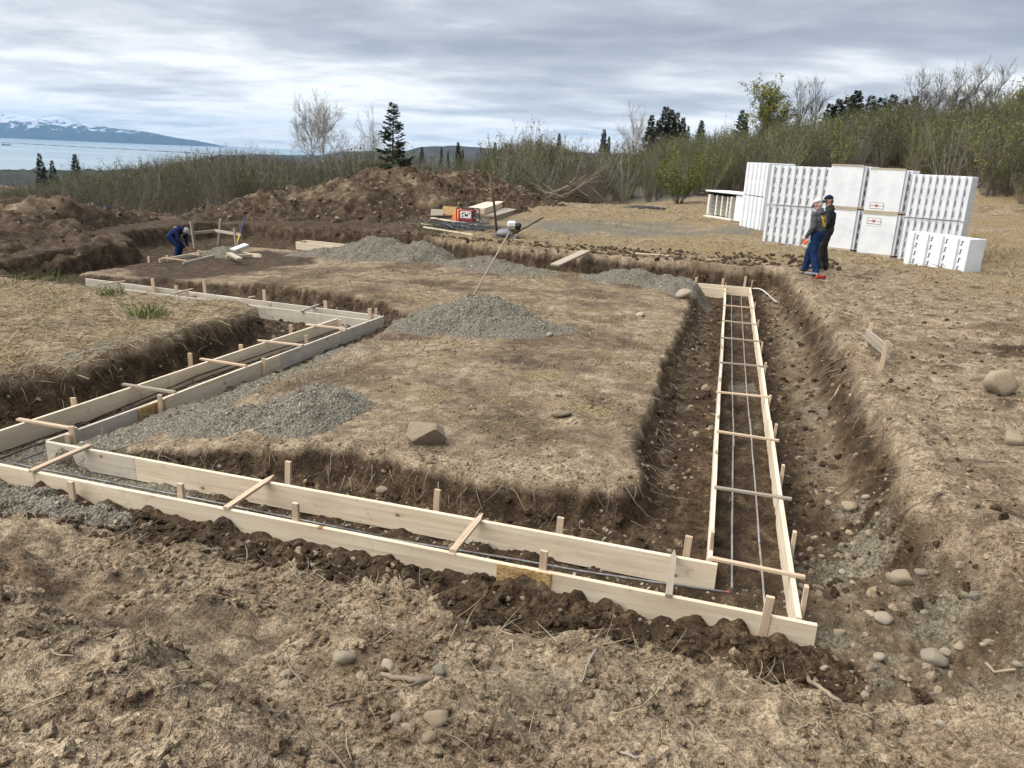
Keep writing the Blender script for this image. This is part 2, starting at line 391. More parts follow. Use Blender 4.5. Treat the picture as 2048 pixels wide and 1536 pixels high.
def rock_material(name, lo, hi, fleck):
    m, t, b = new_mat(name); c = t.new('ShaderNodeTexCoord'); oi = t.new('ShaderNodeObjectInfo'); P = c.outputs['Object']
    n = t.noise(P, 7.0, 7, 0.68, 0.5); n2 = t.noise(P, 45.0, 4, 0.7)
    col_ = t.mix(t.rng(n2, 0.58, 0.70, 0.0, 0.6), t.ramp(n, [(0.3, lo), (0.7, hi)]), fleck)
    g = t.new('ShaderNodeNewGeometry'); s = t.new('ShaderNodeSeparateXYZ'); t.link(g.outputs['Normal'], s.inputs[0])
    dust = t.math('MULTIPLY', t.rng(s.outputs[2], -0.2, 0.7), t.rng(n, 0.38, 0.56))
    col_ = t.mix(t.math('MULTIPLY', dust, 0.85), col_, (0.30, 0.235, 0.155))
    col_ = t.mix(1.0, col_, t.ramp(oi.outputs['Random'], [(0, (0.75, 0.75, 0.76)), (1, (1.25, 1.22, 1.18))]), 'MULTIPLY')
    t.link(col_, b.inputs['Base Color']); bump(t, b, t.math('ADD', n, t.math('MULTIPLY', n2, 0.4)), 0.6, 0.02)
    return m
M_ROCK = rock_material('dusty_rock', (0.22, 0.18, 0.13), (0.38, 0.32, 0.24), (0.40, 0.36, 0.29))
M_PALE = rock_material('pale_cobble', (0.30, 0.27, 0.22), (0.50, 0.455, 0.375), (0.58, 0.55, 0.48))
M_BLUE = rock_material('blue_grey_cobble', (0.15, 0.148, 0.135), (0.26, 0.255, 0.23), (0.36, 0.35, 0.32))
def leaf_mat(name, lo, hi, trans=0.25):
    m, t, b = new_mat(name); oi = t.new('ShaderNodeObjectInfo'); g = t.new('ShaderNodeNewGeometry')
    n = t.noise(g.outputs['Position'], 2.2, 3, 0.6)
    r_ = t.math('ADD', t.math('MULTIPLY', n, 0.65), t.math('MULTIPLY', oi.outputs['Random'], 0.35))
    t.link(t.ramp(r_, [(0.25, lo), (0.75, hi)]), b.inputs['Base Color']); b.inputs['Roughness'].default_value = 0.7
    b.inputs['Specular IOR Level'].default_value = 0.2
    return m
M_NEEDLE = leaf_mat('spruce_needles', (0.016, 0.025, 0.012), (0.055, 0.072, 0.032))
M_BUD = leaf_mat('alder_buds', (0.080, 0.100, 0.028), (0.20, 0.225, 0.06))
M_BUDD = leaf_mat('alder_buds_dull', (0.062, 0.058, 0.030), (0.130, 0.122, 0.055))
M_LEAF = leaf_mat('fresh_leaves', (0.080, 0.120, 0.020), (0.175, 0.225, 0.045))
M_LEAFY = leaf_mat('yellow_green_leaves', (0.130, 0.135, 0.025), (0.260, 0.260, 0.060))
M_LEAFG = leaf_mat('spring_leaves', (0.10, 0.125, 0.026), (0.235, 0.255, 0.062))
M_LEAFP = leaf_mat('pale_catkins', (0.22, 0.22, 0.13), (0.38, 0.37, 0.24))
M_GRASS = leaf_mat('green_grass', (0.070, 0.095, 0.022), (0.150, 0.180, 0.050))
M_STRAW = leaf_mat('dry_straw', (0.25, 0.195, 0.12), (0.48, 0.405, 0.275))
M_TWIG = leaf_mat('dry_twig', (0.13, 0.10, 0.075), (0.27, 0.22, 0.165))
M_ROOT = leaf_mat('pale_root', (0.22, 0.17, 0.115), (0.40, 0.33, 0.245))
M_STEM = leaf_mat('alder_stems', (0.080, 0.066, 0.050), (0.20, 0.175, 0.14))
M_STEMG = leaf_mat('pale_stems', (0.22, 0.20, 0.17), (0.42, 0.39, 0.34))
M_BARK = leaf_mat('spruce_bark', (0.050, 0.038, 0.028), (0.11, 0.085, 0.065))
# ------------------------------------------------------------------ the lie of the land
PAD = [(-6.2, 5.55), (-5.4, 5.85), (-4.38, 6.16), (-3.7, 6.34), (-3.3, 6.42), (-2.7, 6.25), (-2.2, 6.2), (-1.7, 6.15), (-1.2, 6.1), (-.66, 6.3), (-.42, 6.65),
       (-.41, 6.9), (-.39, 8.3), (-.39, 9.5), (-.38, 12.1), (-.27, 14.7), (-.2, 17.6), (-.3, 18.9), (-2.2, 19.1), (-4.2, 19.2), (-6, 19.8), (-8.2, 20.2),
       (-10.4, 21.0), (-12.2, 20.6), (-13.9, 20.6), (-14.0, 16.5), (-14.1, 14.2), (-12.0, 14.3), (-9.8, 14.35), (-8, 14.15), (-6.3, 13.75), (-5.45, 13.3), (-5.6, 12.7)]
# everything dug out; the pad is left standing in it
DUG = [(-12, 4.4), (-9, 4.4), (-6.3, 4.35), (-5.2, 4.2), (-4.0, 4.2), (-2.7, 4.2), (-2.0, 4.2), (-1.4, 4.02), (-.5, 4.05), (.3, 4.12), (.8, 4.02), (1.3, 4.0), (2.2, 4.2), (3.2, 4.6),
       (2.75, 5.3), (2.2, 5.7), (1.75, 6.5), (1.85, 7.7), (1.84, 9.1), (1.87, 11.4), (1.86, 14.6), (1.68, 18.4), (1.72, 20.6), (-.38, 20.75), (-3.2, 21.2), (-6.3, 21.9), (-9.1, 22.9),
       (-12.5, 23.3), (-17.2, 23.6), (-17.0, 19.0), (-15.5, 17.6), (-15.3, 15.2), (-15.6, 12.6), (-12.65, 12.45), (-9.6, 12.2), (-8.3, 12.2), (-7.75, 11.6), (-7.46, 10.3), (-7.4, 8.5), (-7.35, 7.2), (-7.8, 6.4), (-9.5, 6.0), (-12, 5.6)]
GRADE = [(0, -2, 1.35), (0, 0, 1.33), (-2, 0, 1.5), (2, 0, 1.3), (0, 1.6, 1.10), (-1.9, 1.5, 1.34), (-1.3, 1.1, 1.42), (-3.2, 2.2, .95), (1.2, 2.2, 0.88), (2.2, 2.2, 0.9), (-1.0, 2.6, 0.70), (0.3, 2.6, 0.68), (-5, 2.4, .7),
         (-8, 4.1, .04), (-6, 4.2, .02), (-5, 4.1, .02), (-4, 4.05, .03), (-3, 4.05, .03), (-2.2, 4.0, .04), (-1, 3.9, .02), (0, 3.95, .01), (1, 3.85, -.02), (2.2, 4.0, .15), (3.4, 4.2, .36), (-1.8, 3.2, .32), (-.5, 3.2, .31), (0.9, 3.1, .32), (-3, 3.2, .33), (-4.2, 3.2, .34), (2, 3.2, .40), (-1.4, 3.6, .16), (.3, 3.6, .15), (-3.4, 3.65, .17), (-4.8, 3.6, .2),
         (2.4, 7, .46), (2.3, 8.5, .48), (3, 10, .52), (2.3, 14, .48), (2.1, 19.5, .46), (4.5, 6, .62), (5, 8, .62), (6, 15, .60), (6, 22, .58), (10, 25, .85), (9, 12, .8),
         (-8.2, 7, .24), (-8, 9, .27), (-8.6, 11.0, .24), (-8.6, 12.0, .08), (-12, 8, .30), (-12, 11.9, .02), (-10, 12.0, .02), (-14, 12.0, .02), (-13, 10.6, .16), (-10, 10, .28), (-16, 8, .3), (-16, 11.8, .05), (-20, 10, .3),
         (-.3, 21.6, .38), (-3, 22, .36), (-6, 22.9, .35), (-9, 24, .33), (-4, 30, .48), (2, 30, .66), (1, 26.8, .62), (3, 25.2, .57), (5, 24, .52), (6.2, 23, .49), (-4, 40, .62), (4, 40, .9), (-10, 42, .5), (12, 40, 1.4),
         (-17, 15, .3), (-17, 20, .25), (-14, 25, .25), (-20, 28, .0), (-26, 18, .1)]
PADZ = [(-.6, 6.6, .10), (-3, 6.7, .10), (-4.6, 6.6, .04), (-5.3, 6.4, -.06), (-5.5, 8, -.12), (-5.4, 9.6, -.15), (-5.3, 11.5, -.14), (-5.0, 12.6, -.08), (-4.0, 9, .06), (-3, 10, .12), (-.5, 10, .12), (-.5, 16, .15),
        (-4, 15, .15), (-8, 15.2, .12), (-9.6, 16.5, .08), (-11.6, 15.6, -.03), (-12.6, 17, -.05), (-13.4, 15, -.05), (-12.8, 19.5, -.06), (-10.2, 18.6, .10), (-8, 18.5, .15), (-4, 18, .18), (-1, 18, .2)]
RISE = ([-1.421, -1.109, -1.013, -0.921, -0.832, -0.746, -0.664, -0.584, -0.508, -0.434, -0.362, -0.293, -0.259, -0.161, -0.099, -0.038, 0.021, 0.078, 0.133, 0.187, 0.239, 0.29, 0.314, 0.434],
        [-0.0974, -0.0862, -0.0645, -0.0498, -0.0298, -0.0175, -0.0103, -0.018, -0.0154, -0.013, -0.0106, 0.0063, 0.0134, 0.0121, 0.0227, 0.035, 0.0392, 0.0451, 0.0675, 0.0691, 0.0644, 0.081, 0.0909, 0.0967])
def canopy(x, y):
    """how high the tops of the scrub reach"""
    return CAM_Z + np.interp(x/np.maximum(y, 1), *RISE)*np.clip(y, 0, 112)
def far_land(x, y):
    """the country round the site: a hillside on the right, falling ground on the left"""
    z = canopy(x, y) - 3.7 + 0.5*fbm(x, y, .03, 2, 5)
    lw = sstep(-.35, -.6, x/np.maximum(y, 1)); d = .961*y - .276*x
    z = 0.55 + (z-0.55)*np.where(lw > 0, sstep(40-14*lw, 58-16*lw, d), sstep(40, 58, y))
    z = z - sstep(118, 420, y)*20 - np.clip(y-300, 0, 3000)*0.07 - sstep(40, 130, np.abs(x)*(y < 40))*3
    return z
def ground(x, y, fine=True):
    x = np.asarray(x, float); y = np.asarray(y, float)
    wob = 0.10*fbm(x, y, 1.3, 3, 3) + 0.035*fbm(x, y, 6.0, 2, 8)
    dd = sd_poly(x, y, DUG) + wob; dp = sd_poly(x, y, PAD) + wob*0.8
    g = idw(x, y, GRADE, 3.6)
    far = sstep(24, 40, np.hypot(x+2, y-8)*(1+.25*sstep(-.3, -.7, x/np.maximum(y, 1))) - 4); g = g*(1-far) + far_land(x, y)*far
    p = idw(x, y, PADZ, 3.2)
    # widths of the slopes: steep cuts, a sloped bank on the right and in the near right corner
    wr = 0.20 + 0.18*sstep(0.6, 1.6, x)*sstep(5.5, 7.5, y) + 0.75*sstep(1.2, 2.2, x)*sstep(7.2, 5.2, y)*sstep(3.9, 4.6, y)
    wp = 0.15 + 0.22*sstep(-1.2, -0.5, x)*sstep(6.4, 7.5, y) + 0.05*fbm(x, y, .7, 2, 5)
    floor = -0.25 + 0.02*fbm(x, y, 3.0, 3, 21)
    # loose spoil thrown against the near face of the front forms
    spoil = sstep(4.98, 4.88, y + 0.031*x)*sstep(3.9, 4.2, y)*sstep(1.2, .85, x)
    lump = np.clip(fbm(x, y, 2.6, 3, 31), -1, 1)
    floor = floor + spoil*(0.045 + 0.045*lump + 0.03*sstep(4.5, 4.85, y + 0.031*x))
    # gravel raked against the pad side of the left forms is part of PADZ; rubble along the right trench
    rub = sstep(1.05, 1.6, x)*sstep(4.5, 7.5, y); floor = floor + rub*0.10
    out_w = np.clip((dd+wr)/wr, 0, 1)**1.5            # 0 in the dug area .. 1 on the grade, with a sharp lip
    pad_w = np.clip((0.06-dp)/wp, 0, 1)**1.5          # 1 on the pad
    edge = 0.05*np.exp(-((dd-0.18)/0.22)**2)        # turned-up lip of the cut
    z = floor*(1-out_w) + (g+edge)*out_w
    z = z*(1-pad_w) + np.maximum(p, -0.2)*pad_w
    if fine:
        near = 1/(1 + (np.hypot(x, y)/16)**2)
        rough_ = 0.55 + 0.45*np.clip(fbm(x, y, 0.5, 2, 41)+.3, 0, 1)
        fore = sstep(4.4, 3.6, y)*sstep(4.5, 2.0, np.abs(x)*0.5)
        padq = 1 - 0.55*pad_w
        z = z + (0.050*fbm(x, y, 1.6, 4, 51)*(0.6+1.0*fore) + 0.018*fbm(x, y, 8, 3, 61)*rough_)*padq
        cut = np.clip(out_w*(1-out_w)*4 + pad_w*(1-pad_w)*4, 0, 1)
        z = z + cut*(0.06*fbm(x, y, 5, 3, 71) + 0.03*fbm(x, y, 14, 2, 75))
        c1 = clods(x, y, 5.5, 81, .75); c2 = clods(x+5, y, 14.0, 91, .8); c3 = clods(x, y+3, 30.0, 95, .75)
        k = rough_*padq*(0.45 + 0.7*fore + 0.6*spoil + 0.55*(1-out_w)*(1-pad_w))
        z = z + k*(0.060*c1 + 0.026*c2 + 0.012*c3*near)
        z = z + spoil*0.05*clods(x, y, 4.2, 101, .8)
    return z, dict(dd=dd, dp=dp, out=out_w, pad=pad_w, spoil=spoil, far=far)
def gz(x, y):
    return float(ground(np.array([float(x)]), np.array([float(y)]))[0][0])
def ell(x, y, cx, cy, rx, ry, a=0.0, soft=0.5):
    c, s = math.cos(a), math.sin(a); u = ((x-cx)*c + (y-cy)*s)/rx; v = (-(x-cx)*s + (y-cy)*c)/ry
    return sstep(1+soft, 1-soft, np.sqrt(u*u+v*v) + 0.22*fbm(x, y, 1.6/min(rx, ry)*1.2, 3, 7))
def masks(x, y, info):
    out, pad, dd, dp = info['out'], info['pad'], info['dd'], info['dp']
    n = fbm(x, y, 0.6, 3, 111); n2 = fbm(x, y, 1.7, 3, 121)
    dug = (1-out)*(1-pad)
    moist = np.clip(dug*0.75 + 0.45*info['spoil']*dug + 0.5*np.clip(out*(1-out)*4, 0, 1)*(y > 5) + 0.55*np.clip(pad*(1-pad)*4, 0, 1), 0, 1)
    moist = np.maximum(moist, 0.85*ell(x, y, -12.3, 17.2, 2.2, 2.9, 0, .25)*pad)          # freshly scraped corner
    moist = np.maximum(moist, np.clip(0.30 + 0.5*n, 0, .55)*pad*sstep(5, 8, y))
    moist = np.maximum(moist, 0.8*ell(x, y, 5.0, 12.3, 1.3, .55, .1, .4))                 # brown dug patch on the right
    moist = moist*(1-0.30*ell(x, y, 1.9, 5.1, 1.2, 1.2, 0, .5))
    moist = moist*(1 - 0.35*sstep(0.9, 1.4, x)*sstep(6, 8, y)*dug)
    moist = np.maximum(moist, .8*sstep(-14.7, -15.1, x)*sstep(12.3, 13, y)*sstep(30, 26, y))
    moist = np.maximum(moist, .75*sstep(-8.0, -9.5, x)*sstep(20.5, 21.5, y)*sstep(34, 28, y))
    n3 = fbm(x, y, 3.2, 3, 131)
    moist = np.maximum(moist, np.clip(.10 + .45*n2 + .35*n3, 0, .62)*sstep(1.7, 2.2, x)*sstep(4.5, 6, y)*sstep(24, 20, y)*out)
    moist = np.maximum(moist, np.clip(.02 + .40*n + .40*n3, 0, .5)*sstep(4.4, 3.9, y))
    moist = np.maximum(moist, np.clip(.35 + .4*n3, 0, .55)*ell(x, y, -3.0, 3.2, 1.5, .55, -.2, .5))
    straw = np.zeros_like(x)
    straw = np.maximum(straw, sstep(-7.2, -8.0, x)*sstep(12.6, 12.0, y)*sstep(5.6, 6.4, y)*(0.52+0.4*n)*out)
    straw = np.maximum(straw, sstep(21.2, 22.6, y)*sstep(70, 46, y)*sstep(-14, -9, x)*(0.62+0.5*n)*out)
    straw = np.maximum(straw, sstep(1.9, 3.5, x)*sstep(7, 12, y)*(0.05+0.42*n2)*out)
    straw = np.maximum(straw, sstep(3.0, 5.5, x)*sstep(15, 20, y)*(0.62+0.5*n)*out)
    straw = np.maximum(straw, np.clip(0.22 + 0.7*n2, 0, .7)*pad*sstep(-11, -9, x)*sstep(6.5, 8, y)*0.9)
    straw = np.maximum(straw, np.clip(-0.4+0.55*n2, 0, .3)*sstep(4.4, 3.4, y)*0.5)
    grav = np.zeros_like(x)
    grav = np.maximum(grav, sstep(-5.35, -5.75, x)*pad*sstep(13.2, 12.4, y)*0.8)            # raked along the left forms
    grav = np.maximum(grav, dug*sstep(-5.7, -6.2, x)*sstep(-7.0, -6.6, x)*sstep(13.5, 12.5, y)*0.55)
    grav = np.maximum(grav, dug*sstep(-3.0, -5.5, x)*sstep(5.0, 5.3, y)*sstep(6.4, 6.0, y)*0.7)
    grav = np.maximum(grav, 0.75*ell(x, y, -3.6, 29.5, 5.2, 3.6, 0.1, .5)*(0.8+0.5*n))    # gravel patch in the clearing
    grav = np.maximum(grav, 0.8*ell(x, y, -3.5, 62, 14, 9, 0.15, .5))                     # track
    grav = np.maximum(grav, 0.55*ell(x, y, -7.75, 7.9, .28, 1.4, .0, .6)*out)
    grav = np.maximum(grav, dug*0.45*np.clip(.4+n2, 0, 1)*sstep(0.8, 1.3, x))
    grav = np.maximum(grav, dug*0.5*sstep(.25, .35, x)*sstep(.8, .7, x)*np.clip(.5+n, 0, 1))
    clay = np.clip(ell(x, y, 1.35, 5.4, .7, 1.2, .1, .6)*(0.42+.4*n2) + ell(x, y, 2.9, 5.0, .8, .8, .3, .5)*0.5 + 0.35*np.clip(dug*n2*1.5, 0, 1), 0, 1)
    clay = np.maximum(clay, 0.5*ell(x, y, -0.7, 3.25, .8, .35, -.3, .6))
    return np.stack([np.clip(grav, 0, 1), np.clip(straw, 0, 1), np.clip(moist, 0, 1), clay], -1)
def heightfield(name, X, Y, zf, mat, kind=None, parent=None, mask=None):
    """sheet over the grid of the axes X and Y"""
    gx, gy = np.meshgrid(X, Y); x = gx.ravel(); y = gy.ravel()
    z, mk = zf(x, y)
    nx, ny = len(X), len(Y)
    i = np.arange(ny-1)[:, None]*nx + np.arange(nx-1)[None, :]
    Q = np.stack([i, i+1, i+1+nx, i+nx], -1).reshape(-1, 4)
    o = np_mesh(name, np.stack([x, y, z], -1), Q, mat, parent, True, kind)
    if mk is not None:
        a = o.data.attributes.new('mask', 'FLOAT_COLOR', 'POINT'); a.data.foreach_set('color', np.asarray(mk, dtype=np.float32).ravel())
    return o
def axis_from(spans):
    """axis with a step that may grow: list of (start, end, step at start, step at end)"""
    out = []
    for (a, b, s0, s1) in spans:
        c = a
        while c < b:
            out.append(c); c += s0 + (s1-s0)*(c-a)/(b-a)
    out.append(spans[-1][1]); return np.array(out)
GX = axis_from([(-1400, -60, 90, 4), (-60, -17, 3.0, .12), (-17, -8.2, .075, .036), (-8.2, -4.5, .034, .027), (-4.5, 2.4, .025, .025), (2.4, 6.5, .03, .07), (6.5, 30, .08, 2.0), (30, 600, 2.5, 60)])
GY = axis_from([(-30, -2, 3, .4), (-2, 1.0, .2, .03), (1.0, 3.0, .017, .019), (3.0, 7.0, .019, .029), (7.0, 14, .03, .055), (14, 24, .055, .075), (24, 46, .10, .35), (46, 120, .4, 2.5), (120, 1500, 4, 90)])
_store = {}
def _g2(x, y):
    z, info = ground(x, y); mk = masks(x, y, info)
    f = info['far'][:, None]; far_mk = np.stack([mk[:, 0], .5+.5*np.clip(fbm(x, y, .2, 2, 9), -1, 1), np.full_like(x, .15) + .45*sstep(52, 60, y), 0*x], -1)
    sh = (len(GY), len(GX)); _store.update(z=z.reshape(sh), out=info['out'].reshape(sh), pad=info['pad'].reshape(sh))
    return z, mk*(1-f) + far_mk*f
ground_o = heightfield('ground', GX, GY, _g2, M_EARTH, 'structure')
_ground_exact = ground
def ground(x, y, fine=True):
    """height of the finished ground sheet, read back from its grid"""
    x = np.asarray(x, float); y = np.asarray(y, float)
    i = np.clip(np.searchsorted(GX, x)-1, 0, len(GX)-2); j = np.clip(np.searchsorted(GY, y)-1, 0, len(GY)-2)
    u = np.clip((x-GX[i])/(GX[i+1]-GX[i]), 0, 1); v = np.clip((y-GY[j])/(GY[j+1]-GY[j]), 0, 1)
    def q(A): return (A[j, i]*(1-u) + A[j, i+1]*u)*(1-v) + (A[j+1, i]*(1-u) + A[j+1, i+1]*u)*v
    return q(_store['z']), dict(out=q(_store['out']), pad=q(_store['pad']))
# ------------------------------------------------------------------ footing forms
BT, BH = 0.038, 0.235
def plank_mesh(L, T, Hh, warp=0.004, seg=None, seed=0, bev=0.003):
    """board along +x from 0..L, thickness along y (0..T), top at z = 0"""
    rn = random.Random(seed); n = seg or max(2, int(L/0.6)); mb = MB()
    ph = rn.uniform(0, 6); V = []; G = []
    prof = [(bev, 0), (T-bev, 0), (T, -bev), (T, -Hh+bev), (T-bev, -Hh), (bev, -Hh), (0, -Hh+bev), (0, -bev)]
    for i in range(n+1):
        x = L*i/n; dy = warp*math.sin(ph + x*1.3) + rn.uniform(-1, 1)*warp*0.2; dz = warp*0.5*math.sin(ph*2 + x*0.9)
        if i in (0, n): dz = 0
        for (py, pz) in prof:
            V.append((x, py+dy, pz+dz)); G.append((x, py, pz))
    k = len(prof); Fq = [(i*k+j, (i+1)*k+j, (i+1)*k+(j+1) % k, i*k+(j+1) % k) for i in range(n) for j in range(k)]
    Fq += [tuple(range(k)), tuple(n*k+j for j in range(k))[::-1]]
    mb.add(V, Fq, 0, G); return mb
def board(parent, p0, p1, mat=None, T=BT, Hh=BH, name='form_board', side=0.0, seed=None, warp=0.004):
    """a board between two points of its top edge; side moves the thickness to the left (+1) or right (0) of the run"""
    p0 = Vector(p0); p1 = Vector(p1); d = p1-p0; L = d.length
    sd = seed if seed is not None else int(abs(p0.x*31+p0.y*17+p1.x*7)*10)
    o = plank_mesh(L, T, Hh, warp, seed=sd).build(name, mat or M_WOOD, parent)
    yaw = math.atan2(d.y, d.x); pit = -math.asin(d.z/L)
    Mx = Matrix.Translation(p0 - (parent.matrix_basis.translation if parent else Vector())) @ Euler((0, pit, yaw)).to_matrix().to_4x4() @ Matrix.Translation((0, side*T - T if side else 0, 0))
    o.matrix_basis = Mx
    return o
def stake(parent, x, y, ztop, zbot=-0.5, lean=(0, 0), w=0.045, t=0.022, rz=0.0, name='stake', mat=None, pointed=False):
    mb = MB(); hgt = ztop-zbot
    n = 3; V = []; G = []
    for i in range(n+1):
        z = zbot + hgt*i/n; k = 1.0
        for (sx, sy) in ((-1, -1), (1, -1), (1, 1), (-1, 1)):
            V.append((sx*w/2*k, sy*t/2*k, z-ztop)); G.append((z-ztop, sx*w/2, sy*t/2))
    Fq = [(i*4+j, i*4+(j+1) % 4, (i+1)*4+(j+1) % 4, (i+1)*4+j) for i in range(n) for j in range(4)] + [(3, 2, 1, 0), (n*4, n*4+1, n*4+2, n*4+3)]
    mb.add(V, Fq, 0, G)
    o = mb.build(name, mat or M_STAKE, parent)
    o.location = Vector((x, y, ztop)) - parent.matrix_basis.translation
    o.rotation_euler = (lean[1], lean[0], rz)
    return o
def cleat(parent, a, b, w=0.05, t=0.022, mat=None, name='spreader', pointed=False):
    """a lath nailed across the tops of two boards; pointed = an old stake used as a spreader"""
    a = Vector(a); b = Vector(b); d = b-a; L = d.length; mb = MB()
    st_ = [(0, 1), (L*0.5, 1), (L-0.12 if pointed else L*0.98, 1)] + ([(L, 0.12)] if pointed else [(L, 1)])
    V = []; G = []
    for (x, k) in st_:
        for (sy, sz) in ((-1, 0), (1, 0), (1, 1), (-1, 1)):
            V.append((x, sy*w/2*k, sz*t)); G.append((x, sy*w/2, sz*t))
    n = len(st_)-1
    Fq = [(i*4+j, (i+1)*4+j, (i+1)*4+(j+1) % 4, i*4+(j+1) % 4) for i in range(n) for j in range(4)] + [(0, 1, 2, 3), (n*4+3, n*4+2, n*4+1, n*4)]
    mb.add(V, Fq, 0, G)
    o = mb.build(name, mat or M_STAKE, parent)
    o.location = a - parent.matrix_basis.translation
    o.rotation_euler = (0, -math.asin(max(-1, min(1, d.z/L))), math.atan2(d.y, d.x))
    return o
def tie_wire(parent, p, q, name='tie_wire'):
    p = Vector(p); q = Vector(q); mb = MB(); pts = []
    for i in range(6):
        t = i/5; c = p.lerp(q, t); c += Vector((0.02*math.sin(t*5), 0.015*math.sin(t*3), -0.02*math.sin(t*math.pi))); pts.append(c - parent.matrix_basis.translation)
    return mb.tube(pts, 0.0022, 4).build(name, M_WIRE, parent)
def P(px, py, z=0.0): return at(px, py, z)

# --- front run, nearest to the camera
fo0 = Vector((-7.6, 5.14, 0)); fo1 = P(1635, 1252)
fi0 = P(90, 884); fi1 = P(1435, 1130)
front = thing('footing_form', 'long pale timber footing form nearest the camera, running left to right', 'formwork', (-3, 5.3, 0), group='timber footing forms')
j1 = fo0.lerp(fo1, 0.755)
board(front, fo0, j1, M_WOOD, seed=3); board(front, j1 + Vector((.004, 0, .003)), fo1, M_WOOD, seed=5)
fj = P(268, 916)
board(front, fi0, fj, M_WOODW, seed=8); board(front, fj + Vector((.004, 0, 0)), fi1, M_WOOD, seed=9)
pl = MB().box((0, 0, 0), (.42, .012, .17)).build('splice_plate', M_OSB, front); pl.location = j1 + Vector((0.03, -0.008, -.085)) - front.location; pl.rotation_euler = (0, 0, math.atan2(fo1.y-fo0.y, fo1.x-fo0.x))
for (px, py, zt, lx, ly) in ((592, 1005, .16, .03, .05), (362, 966, .12, .02, .03), (143, 962, .03, 0.02, .02), (1089, 1100, .16, 0.02, .03), (1541, 1192, .15, 0.05, .02)):
    c = P(px, py, zt); stake(front, c.x, c.y - .01, zt, -.55, (lx, ly), w=.055, t=.03, rz=random.uniform(-.1, .1))
for (px, py, zt) in ((573, 925, .12), (873, 982, .13), (1120, 1038, .10), (1378, 1076, .13)):
    c = P(px, py, zt); stake(front, c.x, c.y + .03, zt, -.5, (.03, -.03), w=.055, t=.03, rz=random.uniform(-.15, .15))
def on(px, py, z=0.004): return P(px, py, z)
cleat(front, on(62, 945), on(180, 893), .055, .024)
cleat(front, on(452, 1019), on(548, 954), .055, .024, pointed=True)
cleat(front, on(905, 1105), on(965, 1031), .055, .024, pointed=True)
cleat(front, on(1337, 1194), on(1348, 1104), .05, .02, M_GREYWOOD, pointed=True)
tie_wire(front, P(66, 946, .02), P(60, 985, -.2)); tie_wire(front, P(178, 895, .02), P(150, 935, -.2)); tie_wire(front, P(962, 1034, .02), P(948, 1085, -.2)); tie_wire(front, P(908, 1106, .02), P(918, 1138, -.16))

# --- right run, going away from the camera
ro0 = P(1605, 1245); ro1 = Vector((P(1502, 575).x, 20.08, 0)); rl0 = P(1425, 1118); rl1 = Vector((P(1453, 572).x, 20.02, 0))
right = thing('footing_form', 'long straight timber footing form running away on the right with ladder-like spreaders', 'formwork', (.5, 12, 0), group='timber footing forms')
ys = [ro0.y + .05, 9.3, 14.2, ro1.y]
for i in range(3):
    a = ro0.lerp(ro1, (ys[i]-ro0.y)/(ro1.y-ro0.y)); b = ro0.lerp(ro1, (ys[i+1]-ro0.y)/(ro1.y-ro0.y)); a.y += .006
    board(right, a, b, M_WOOD, side=1, seed=20+i)
    a = rl0.lerp(rl1, max(0, (ys[i]-rl0.y)/(rl1.y-rl0.y))); b = rl0.lerp(rl1, (ys[i+1]-rl0.y)/(rl1.y-rl0.y)); a.y += .006
    board(right, a, b, M_WOODW if i == 1 else M_WOOD, side=0, seed=30+i)
board(right, Vector((-1.3, 20.16, 0)), Vector((.82, 20.11, 0)), M_WOOD, seed=41)
board(right, Vector((-1.3, 19.52, 0)), Vector((.2, 19.48, 0)), M_WOOD, seed=42)
for (xl, yl, xr, yr, mt) in ((1420, 1118, 1610, 1157, 0), (1428, 976, 1583, 1000, 1), (1433, 864, 1558, 883, 0), (1432, 785, 1542, 796, 0), (1440, 726, 1536, 735, 1), (1441, 676, 1522, 684, 1), (1445, 642, 1515, 650, 1), (1446, 611, 1510, 617, 0), (1448, 583, 1503, 589, 0)):
    a, b = on(xl, yl), on(xr, yr); b.y = a.y + random.uniform(-.03, .03) if abs(b.y-a.y) > .5 else b.y
    cleat(right, a, b, .042, .02, (M_STAKE, M_GREYWOOD)[mt])
for (px, py, zt) in ((1612, 1172, .16), (1582, 1062, .10), (1565, 930, .10), (1551, 848, .10), (1536, 790, .06), (1530, 725, .10), (1524, 684, .10), (1516, 640, .1), (1510, 605, .08), (1503, 560, .16)):
    c = P(px, py, zt); stake(right, ro1.x + .02, c.y, zt, -.5, (random.uniform(-.02, .05), 0), w=.028, t=.05)
for (px, py, zt) in ((1430, 1063, .16), (1432, 900, .04), (1437, 830, .04), (1441, 755, .05), (1443, 690, .06), (1450, 566, .13)):
    c = P(px, py, zt); stake(right, rl0.x - .018, c.y, zt, -.5, (random.uniform(-.03, .03), random.uniform(-.06, .06)), w=.026, t=.05)
for (x, y, zt) in ((.12, 20.24, .16), (.66, 20.21, .26), (-.55, 20.24, .14)):
    stake(right, x, y, zt, -.5, (.02, .02), w=.06, t=.035)

